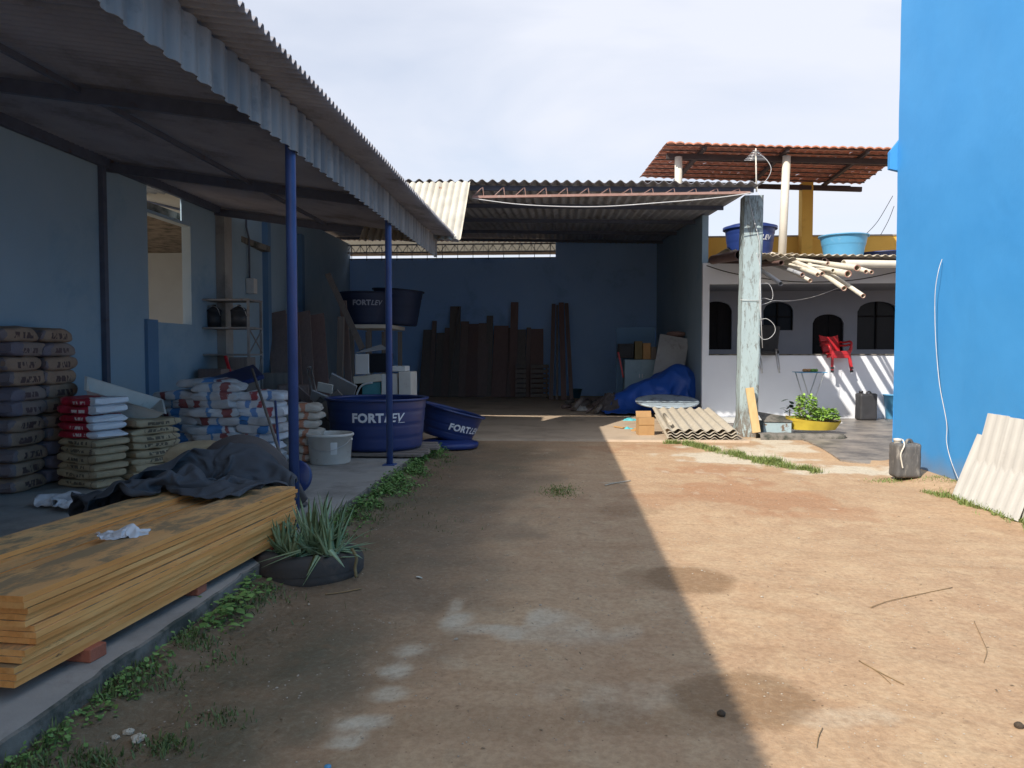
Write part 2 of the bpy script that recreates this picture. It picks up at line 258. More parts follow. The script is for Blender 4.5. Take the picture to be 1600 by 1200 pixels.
# ---------------------------------------------------------------- mesh helpers
rnd = random.Random(7)
def tag(o, label=None, cat=None, group=None, kind=None):
    if label: o['label'] = label
    if cat: o['category'] = cat
    if group: o['group'] = group
    if kind: o['kind'] = kind
    return o
def thing(name, loc, label, cat, group=None):
    o = bpy.data.objects.new(name, None); C.objects.link(o); o.location = loc; o.empty_display_size = 0.1
    return tag(o, label, cat, group)
class MB:
    def __init__(s): s.v = []; s.f = []; s.mi = []; s.sm = []; s.cur = 0; s.smooth = False; s.vc = None
    def add(s, vs, fs, smooth=None):
        b = len(s.v); s.v += [tuple(v) for v in vs]
        for f in fs: s.f.append(tuple(b + i for i in f)); s.mi.append(s.cur); s.sm.append(s.smooth if smooth is None else smooth)
        return s
    def box(s, a, b, bev=0.0, rot=None, piv=None):
        """axis-aligned box a..b, chamfered by bev, optionally rotated by matrix rot about piv"""
        x0, y0, z0 = a; x1, y1, z1 = b
        if bev <= 0:
            vs = [(x, y, z) for x in (x0, x1) for y in (y0, y1) for z in (z0, z1)]
            fs = [(0, 1, 3, 2), (4, 6, 7, 5), (0, 4, 5, 1), (2, 3, 7, 6), (0, 2, 6, 4), (1, 5, 7, 3)]
        else:
            bm = bmesh.new(); bmesh.ops.create_cube(bm, size=1)
            for v in bm.verts: v.co = Vector(((x0 + x1) / 2 + v.co.x * (x1 - x0), (y0 + y1) / 2 + v.co.y * (y1 - y0), (z0 + z1) / 2 + v.co.z * (z1 - z0)))
            bmesh.ops.bevel(bm, geom=list(bm.edges), offset=bev, segments=2 if bev > .01 else 1, affect='EDGES', profile=0.5)
            bm.verts.index_update(); vs = [v.co.copy() for v in bm.verts]; fs = [[v.index for v in f.verts] for f in bm.faces]; bm.free()
        if rot is not None:
            p = Vector(piv) if piv is not None else Vector(((x0 + x1) / 2, (y0 + y1) / 2, (z0 + z1) / 2))
            vs = [p + rot @ (Vector(v) - p) for v in vs]
        return s.add(vs, fs)
    def beam(s, p, q, w, h, up=(0, 0, 1), bev=0.0, tw=1.0):
        """bar from p to q, w wide sideways, h in the up direction"""
        p = Vector(p); q = Vector(q); d = (q - p); L = d.length; d.normalize(); up = Vector(up)
        sd = d.cross(up)
        if sd.length < 1e-4: sd = d.cross(Vector((1, 0, 0)))
        sd.normalize(); u = sd.cross(d)
        m = Matrix((sd, d, u)).transposed()
        t = MB(); t.box((-w / 2, 0, -h / 2), (w / 2, L, h / 2), bev)
        return s.add([p + m @ Vector(v) for v in t.v], t.f)
    def tube(s, pts, r, seg=10, cap=True, smooth=True, r2=None):
        pts = [Vector(p) for p in pts]; n = len(pts); vs = []; fs = []
        prev = None
        for i, p in enumerate(pts):
            t = (pts[min(i + 1, n - 1)] - pts[max(i - 1, 0)]).normalized()
            if prev is None: a = t.orthogonal().normalized()
            else:
                a = prev - t * prev.dot(t); a = a.normalized() if a.length > 1e-6 else t.orthogonal().normalized()
            prev = a; b = t.cross(a)
            rr = r if r2 is None else r + (r2 - r) * i / (n - 1)
            for k in range(seg):
                c = 2 * math.pi * k / seg; vs.append(p + (a * math.cos(c) + b * math.sin(c)) * rr)
        for i in range(n - 1):
            for k in range(seg): fs.append((i * seg + k, i * seg + (k + 1) % seg, (i + 1) * seg + (k + 1) % seg, (i + 1) * seg + k))
        s.add(vs, fs, smooth)
        if cap:
            b = len(s.v) - n * seg
            s.f.append(tuple(b + k for k in reversed(range(seg)))); s.mi.append(s.cur); s.sm.append(False)
            s.f.append(tuple(b + (n - 1) * seg + k for k in range(seg))); s.mi.append(s.cur); s.sm.append(False)
        return s
    def lathe(s, prof, c=(0, 0, 0), seg=40, smooth=True, m=None):
        vs = []; fs = []; n = len(prof); c = Vector(c)
        for r, z in prof:
            for k in range(seg):
                a = 2 * math.pi * k / seg; v = Vector((r * math.cos(a), r * math.sin(a), z))
                vs.append(c + (m @ v if m is not None else v))
        for i in range(n - 1):
            for k in range(seg): fs.append((i * seg + k, i * seg + (k + 1) % seg, (i + 1) * seg + (k + 1) % seg, (i + 1) * seg + k))
        return s.add(vs, fs, smooth)
    def grid(s, fn, nu, nv, smooth=True):
        vs = [fn(i / nu, j / nv) for j in range(nv + 1) for i in range(nu + 1)]
        fs = [(j * (nu + 1) + i, j * (nu + 1) + i + 1, (j + 1) * (nu + 1) + i + 1, (j + 1) * (nu + 1) + i) for j in range(nv) for i in range(nu)]
        return s.add(vs, fs, smooth)
    def corr(s, o, U, V, N, period, amp, nu_per=8, nv=1, th=0.006, ragged=0.0, seed=0, prof='sine', sag=0.0):
        """corrugated sheet: o corner, U across the corrugations, V along them, N normal; a closed thin solid"""
        o = Vector(o); U = Vector(U); V = Vector(V); N = Vector(N).normalized(); L = U.length; n = max(2, int(L / period * nu_per))
        def w(t):
            ph = 2 * math.pi * t / period
            if prof == 'trap':
                q = math.sin(ph); return amp * max(-1, min(1, q * 2.4))
            if prof == 'fluted':
                q = math.sin(ph); return amp * (abs(q) * 2 - 1)
            return amp * math.sin(ph)
        rg = random.Random(seed); top = []; bot = []
        for j in range(nv + 1):
            for i in range(n + 1):
                t = i / n * L; v = j / nv; off = V * v
                sh = int((t / 1.05)); rr = random.Random(seed * 31 + sh)
                e = (rr.uniform(-1, 1) * ragged) if ragged else 0
                if j == nv: off = V * (1 + e / V.length)
                zz = (rr.uniform(0, 1) * ragged * 0.35) if ragged else 0
                p = o + U * (i / n) + off + N * (w(t) + zz + sag * math.sin(math.pi * v)) ; top.append(p); bot.append(p - N * th)
        k = (n + 1) * (nv + 1); fs = []
        for j in range(nv):
            for i in range(n):
                a = j * (n + 1) + i; b = a + 1; c = b + n + 1; d = a + n + 1
                fs.append((a, b, c, d)); fs.append((k + a, k + d, k + c, k + b))
        for i in range(n):
            a = i; fs.append((a, k + a, k + a + 1, a + 1)); a = nv * (n + 1) + i; fs.append((a, a + 1, k + a + 1, k + a))
        for j in range(nv):
            a = j * (n + 1); b = a + n + 1; fs.append((a, b, k + b, k + a)); a += n; b += n; fs.append((a, k + a, k + b, b))
        return s.add(top + bot, fs, True)
    def build(s, name, mt, parent=None, origin=None, auto=None):
        vs = [Vector(v) for v in s.v]
        if parent is not None:
            org = Vector((0, 0, 0)); q = parent; 
            while q is not None: org += Vector(q.location); q = q.parent
            loc = Vector((0, 0, 0))
        elif origin is not None: org = loc = Vector(origin)
        else:
            xs = [v.x for v in vs]; ys = [v.y for v in vs]; zs = [v.z for v in vs]
            org = loc = Vector(((min(xs) + max(xs)) / 2, (min(ys) + max(ys)) / 2, min(zs)))
        me = bpy.data.meshes.new(name); me.from_pydata([v - org for v in vs], [], s.f)
        mts = mt if isinstance(mt, (list, tuple)) else [mt]
        for m_ in mts: me.materials.append(M[m_] if isinstance(m_, str) else m_)
        me.polygons.foreach_set('material_index', s.mi); me.polygons.foreach_set('use_smooth', s.sm)
        if s.vc is not None:
            ca = me.color_attributes.new('mask', 'FLOAT_COLOR', 'POINT')
            flat = []
            for q in s.vc: flat += [q[0], q[1], q[2], q[3] if len(q) > 3 else 0.0]
            ca.data.foreach_set('color', flat)
        me.update()
        if auto: me.set_sharp_from_angle(angle=R(auto))
        o = bpy.data.objects.new(name, me); C.objects.link(o)
        if parent is not None: o.parent = parent
        else: o.location = loc
        return o
def part(name, mt, parent, fn, *a, **k):
    b = MB(); getattr(b, fn)(*a, **k); return b.build(name, mt, parent)
def spline(pts, n=8):
    pts = [Vector(p) for p in pts]; P = [pts[0]] + pts + [pts[-1]]; o = []
    for i in range(1, len(P) - 2):
        a, b, c, d = P[i - 1:i + 3]
        for k in range(n):
            t = k / n; o.append(0.5 * ((2 * b) + (c - a) * t + (2 * a - 5 * b + 4 * c - d) * t * t + (3 * b - a - 3 * c + d) * t ** 3))
    o.append(pts[-1]); return o
def copy_thing(o, loc=None, rz=None, parent=None):
    c = o.copy(); C.objects.link(c)
    if parent is not None: c.parent = parent
    for ch in [q for q in bpy.data.objects if q.parent == o]: copy_thing(ch, None, None, c)
    if loc is not None: c.location = loc
    if rz is not None: c.rotation_euler = (0, 0, rz)
    return c
def fbm(x, y, z=0.0, o=5): return mn.fractal(Vector((x, y, z)), 1.0, 2.0, o)
ORD = ['topmost', 'second from the top', 'third from the top', 'fourth from the top', 'fifth from the top', 'sixth from the top', 'seventh from the top', 'eighth from the top', 'ninth from the top', 'tenth from the top', 'eleventh from the top', 'twelfth from the top', 'thirteenth from the top']

# ---------------------------------------------------------------- the ground
def ss(a, b, x):
    t = max(0, min(1, (x - a) / (b - a))); return t * t * (3 - 2 * t)
STAINS = []
for (px, py, rx, ry, st) in [(1160, 1092, .36, .30, .75), (1075, 905, .34, .34, .8), (985, 798, .34, .30, .35), (1070, 1130, .3, .14, .4), (950, 1120, .22, .16, .45), (760, 1130, .5, .2, .3), (1010, 905, .2, .3, .4)]:
    p = aZ(px, py); STAINS.append((p.x, p.y, rx, ry, st))
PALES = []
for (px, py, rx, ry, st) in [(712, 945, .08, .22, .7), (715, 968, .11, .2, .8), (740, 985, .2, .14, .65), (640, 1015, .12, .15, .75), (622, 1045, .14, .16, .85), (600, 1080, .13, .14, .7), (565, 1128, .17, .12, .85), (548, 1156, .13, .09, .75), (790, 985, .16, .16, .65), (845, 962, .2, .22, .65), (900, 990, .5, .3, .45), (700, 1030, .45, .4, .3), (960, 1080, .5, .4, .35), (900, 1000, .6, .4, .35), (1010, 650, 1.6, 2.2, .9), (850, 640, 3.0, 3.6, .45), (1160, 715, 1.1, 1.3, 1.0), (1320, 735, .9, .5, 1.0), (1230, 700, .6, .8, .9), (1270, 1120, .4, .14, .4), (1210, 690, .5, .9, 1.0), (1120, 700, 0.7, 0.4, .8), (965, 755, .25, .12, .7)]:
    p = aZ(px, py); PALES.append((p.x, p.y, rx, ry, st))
MOSS = [(q.x, q.y, a_, b_, st) for q, a_, b_, st in ((aZ(700, 800), .5, 1.0, .9), (aZ(640, 850), .5, .6, .8), (aZ(780, 830), .5, .5, .6), (aZ(620, 960), .4, .5, .6), (aZ(430, 1130), .4, .3, .8))]
REDS = []
for (px, py, rx, ry, st) in [(1190, 775, 1.2, 1.5, .62), (1120, 730, 1.1, .8, .6), (1060, 700, .9, .7, .6), (960, 700, .8, .8, .5), (1300, 800, 1.0, .6, .5), (1050, 780, .6, .7, .45), (760, 720, .8, 1.0, .3)]:
    p = aZ(px, py); REDS.append((p.x, p.y, rx, ry, st))
def blob(lst, x, y, warp, soft=True):
    m = 0
    if soft: warp = warp * 1.5 + .9 * fbm(x * 5.5, y * 2.2, 33, 4)
    for (cx, cy, rx, ry, st) in lst:
        d = math.hypot((x - cx) / rx, (y - cy) / ry)
        if d > 3: continue
        if soft: m = max(m, st * max(0, min(1, 1.75 * math.exp(-1.1 * d * d) + .55 * warp - .45)))
        else: m = max(m, st * ss(1.12, 0.8, d + warp * .35))
    return m
def gz(x, y):
    """height of the yard at x, y"""
    if not (-2.4 < x < 5 and 1 < y < 20): return 0.0
    z = 0.012 * fbm(x * .8, y * .8, 3, 4) + 0.006 * fbm(x * 5, y * 5, 9, 3)
    z -= 0.010 * math.exp(-((x - 0.1 - 0.04 * y) / 0.16) ** 2) + 0.010 * math.exp(-((x + 1.0 - 0.02 * y) / 0.18) ** 2)
    z += 0.05 * ss(-1.75, -2.1, x)
    z += 0.075 * ss(4.15, 4.68, x) * ss(6.0, 8.3, y) * ss(12, 10.6, y)
    k = ss(13.2, 13.75, y)
    return z * (1 - k) - 0.008 * k
def axis(lo, hi, step, far):
    a = []; v = lo; 
    while v <= hi + 1e-6: a.append(v); v += step
    e = []; d = step * 2; q = lo
    while q > -far: q -= d; d *= 1.6; e.append(q)
    f = []; d = step * 2; q = a[-1]
    while q < far: q += d; d *= 1.6; f.append(q)
    return e[::-1] + a + f
xs = axis(-2.3, 5.0, 0.05, 900); ys = axis(1.6, 19.2, 0.06, 900)
b = MB(); b.vc = []; nx = len(xs)
for y in ys:
    for x in xs:
        b.v.append((x, y, gz(x, y)))
        if -2.5 < x < 5.5 and 1.2 < y < 20:
            w = fbm(x * 1.7, y * 1.7, 5, 5); w2 = fbm(x * .7, y * .7, 15, 4)
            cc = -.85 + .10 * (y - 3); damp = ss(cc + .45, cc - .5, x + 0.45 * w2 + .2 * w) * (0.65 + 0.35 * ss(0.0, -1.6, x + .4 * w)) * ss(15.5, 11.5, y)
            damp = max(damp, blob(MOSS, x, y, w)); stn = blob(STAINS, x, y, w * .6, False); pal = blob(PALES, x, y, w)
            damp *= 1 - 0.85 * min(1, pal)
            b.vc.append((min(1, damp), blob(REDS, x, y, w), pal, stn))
        else: b.vc.append((0.2, 0, 0.3))
b.f = [(j * nx + i, j * nx + i + 1, (j + 1) * nx + i + 1, (j + 1) * nx + i) for j in range(len(ys) - 1) for i in range(nx - 1)]
b.mi = [0] * len(b.f); b.sm = [True] * len(b.f)
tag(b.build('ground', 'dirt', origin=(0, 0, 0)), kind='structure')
M['whitefloor'] = mat('white_painted_concrete', (0.70, 0.70, 0.68), (0.60, 0.60, 0.58), 2, 0.85, bump=0.2, stain=(0.42, 0.38, 0.32), sscale=3, slo=.55, shi=.75)
# concrete slab of the left shed, with a broken worn edge
b = MB(); b.smooth = False
SLX = -2.1
def edge(y): return SLX + 0.012 * fbm(0, y * 3, 1, 4) + (-0.02 if fbm(3, y * 2.2, 4, 3) > .45 else 0)
ny = 220
Ys = [-8 + 19.6 * i / ny for i in range(ny + 1)]
vs = []
for y in Ys:
    e = edge(y); vs += [(-6.2, y, .14), (e - .014, y, .14), (e, y, .132 + .006 * fbm(1, y * 4, 2, 3)), (e + .012 * fbm(2, y * 5, 3, 3), y, -.2)]
fs = [(4 * i + k, 4 * i + k + 1, 4 * i + k + 5, 4 * i + k + 4) for i in range(ny) for k in range(3)] + [(4 * ny, 4 * ny + 1, 4 * ny + 2, 4 * ny + 3)]
b.add(vs, fs); b.mi = [1 if (i < 3 * ny and i % 3 >= 1) else 0 for i in range(len(fs))]
tag(b.build('slab', ['conc', 'conc_edge'], origin=(0, 0, 0)), kind='structure')
b = MB(); b.grid(lambda u, v: (-8.4 + 11.75 * u, 13.8 + 14.2 * v, 0.03 + .004 * fbm(u * 30, v * 30, 0, 3)), 60, 60)
b.add([(-8.4, 13.8, .03), (3.35, 13.8, .03), (3.35, 13.74, -.1), (-8.4, 13.74, -.1)], [(0, 3, 2, 1)])
M['shedfloor'] = mat('dusty_concrete_floor', (0.50, 0.39, 0.28), (0.42, 0.32, 0.23), 1.2, 0.95, bump=0.3, bscale=20, stain=(0.30, 0.235, 0.17), sscale=1.2, slo=0.5, shi=0.7)
tag(b.build('floor', 'shedfloor', origin=(0, 0, 0)), kind='structure')
b = MB(); poly = [(4.42, 13.95), (4.28, 12.6), (4.12, 11.5), (4.42, 10.98), (12, 10.95), (12, 18.8), (3.42, 18.8), (3.42, 14.75), (4.38, 14.7)]
b.add([(x, y, .022) for x, y in poly] + [(x, y, -.1) for x, y in poly], [tuple(range(len(poly)))] + [(i, i + len(poly), (i + 1) % len(poly) + len(poly), (i + 1) % len(poly)) for i in range(len(poly))])
tag(b.build('terrace', 'tiles', origin=(0, 0, 0)), kind='structure')
b = MB(); b.box((3.45, 17.45, -.05), (6.3, 18.8, .035), .008); tag(b.build('pavement', 'whitefloor', origin=(0, 0, 0)), kind='structure')
# low worn kerb in front of the terrace
b = MB()
def kerbf(u, v):
    x = 3.66 + (5.28 - 3.66) * u; a = math.pi * v; w = 0.17 * (1 - 0.75 * ss(.93, 1, u)); h = 0.11 * (1 - 0.6 * ss(.95, 1, u))
    n = .014 * fbm(x * 4, v * 3, 7, 4)
    return (x, 14.42 - w * math.cos(a) + .5 * n, (h + n) * min(1, 1.6 * math.sin(a)) - .01)
b.grid(kerbf, 50, 12); tag(b.build('kerb', 'conc_edge', origin=(4.4, 14.4, 0)), kind='structure')
M['herbfruit'] = mat('green_fruit', (0.12, 0.30, 0.05), (0.20, 0.34, 0.06), 9, 0.5, bump=0)
M['dry_stem'] = mat('brown_stem', (0.20, 0.16, 0.08), (0.14, 0.11, 0.05), 12, 0.8, bump=0)
M['aloe_dark'] = leafm('dark_leaf', (0.02, 0.045, 0.025), (0.04, 0.08, 0.04))
M['cab_rust'] = mat('pale_blue_rusted_paint', (0.40, 0.50, 0.53), (0.34, 0.44, 0.47), 4, 0.8, bump=0.2, stain=(0.19, 0.13, 0.09), sscale=7, slo=0.56, shi=0.62)
M['grass_dark'] = leafm('dark_grass', (0.07, 0.12, 0.04), (0.14, 0.18, 0.06))
M['twig'] = mat('dry_twig', (0.30, 0.20, 0.10), None, 9, .8, bump=0)
M['pale_leaf'] = leafm('pale_leaf', (0.6, 0.58, 0.5), (0.5, 0.45, 0.35))
M['pebble'] = mat('pebble', (0.50, 0.44, 0.36), (0.30, 0.24, 0.18), 40, .9, bump=0)
M['wrap'] = mat('clear_plastic_wrap', (0.26, 0.30, 0.32), (0.16, 0.19, 0.21), 6, .18, bump=.4, bscale=16, spec=.8)
M['tabletop'] = mat('worn_pale_tabletop', (0.42, 0.50, 0.56), (0.34, 0.41, 0.47), 4, .5, bump=.05, stain=(0.13, 0.14, 0.16), sscale=4, slo=.52, shi=.64)
M['teal_plastic'] = mat('teal_plastic', (0.03, 0.13, 0.18), (0.025, 0.10, 0.15), 4, .5, bump=0)
M['rackpaint'] = mat('pale_rack_paint', (0.30, 0.29, 0.28), (0.22, 0.21, 0.20), 5, .6, bump=.05, stain=(0.20, 0.12, 0.09), sscale=6)
M['tyre'] = mat('dusty_rubber', (0.045, 0.042, 0.042), (0.065, 0.058, 0.052), 5, .85, bump=.3, stain=(0.12, 0.09, 0.07), sscale=3, slo=.5, shi=.7)

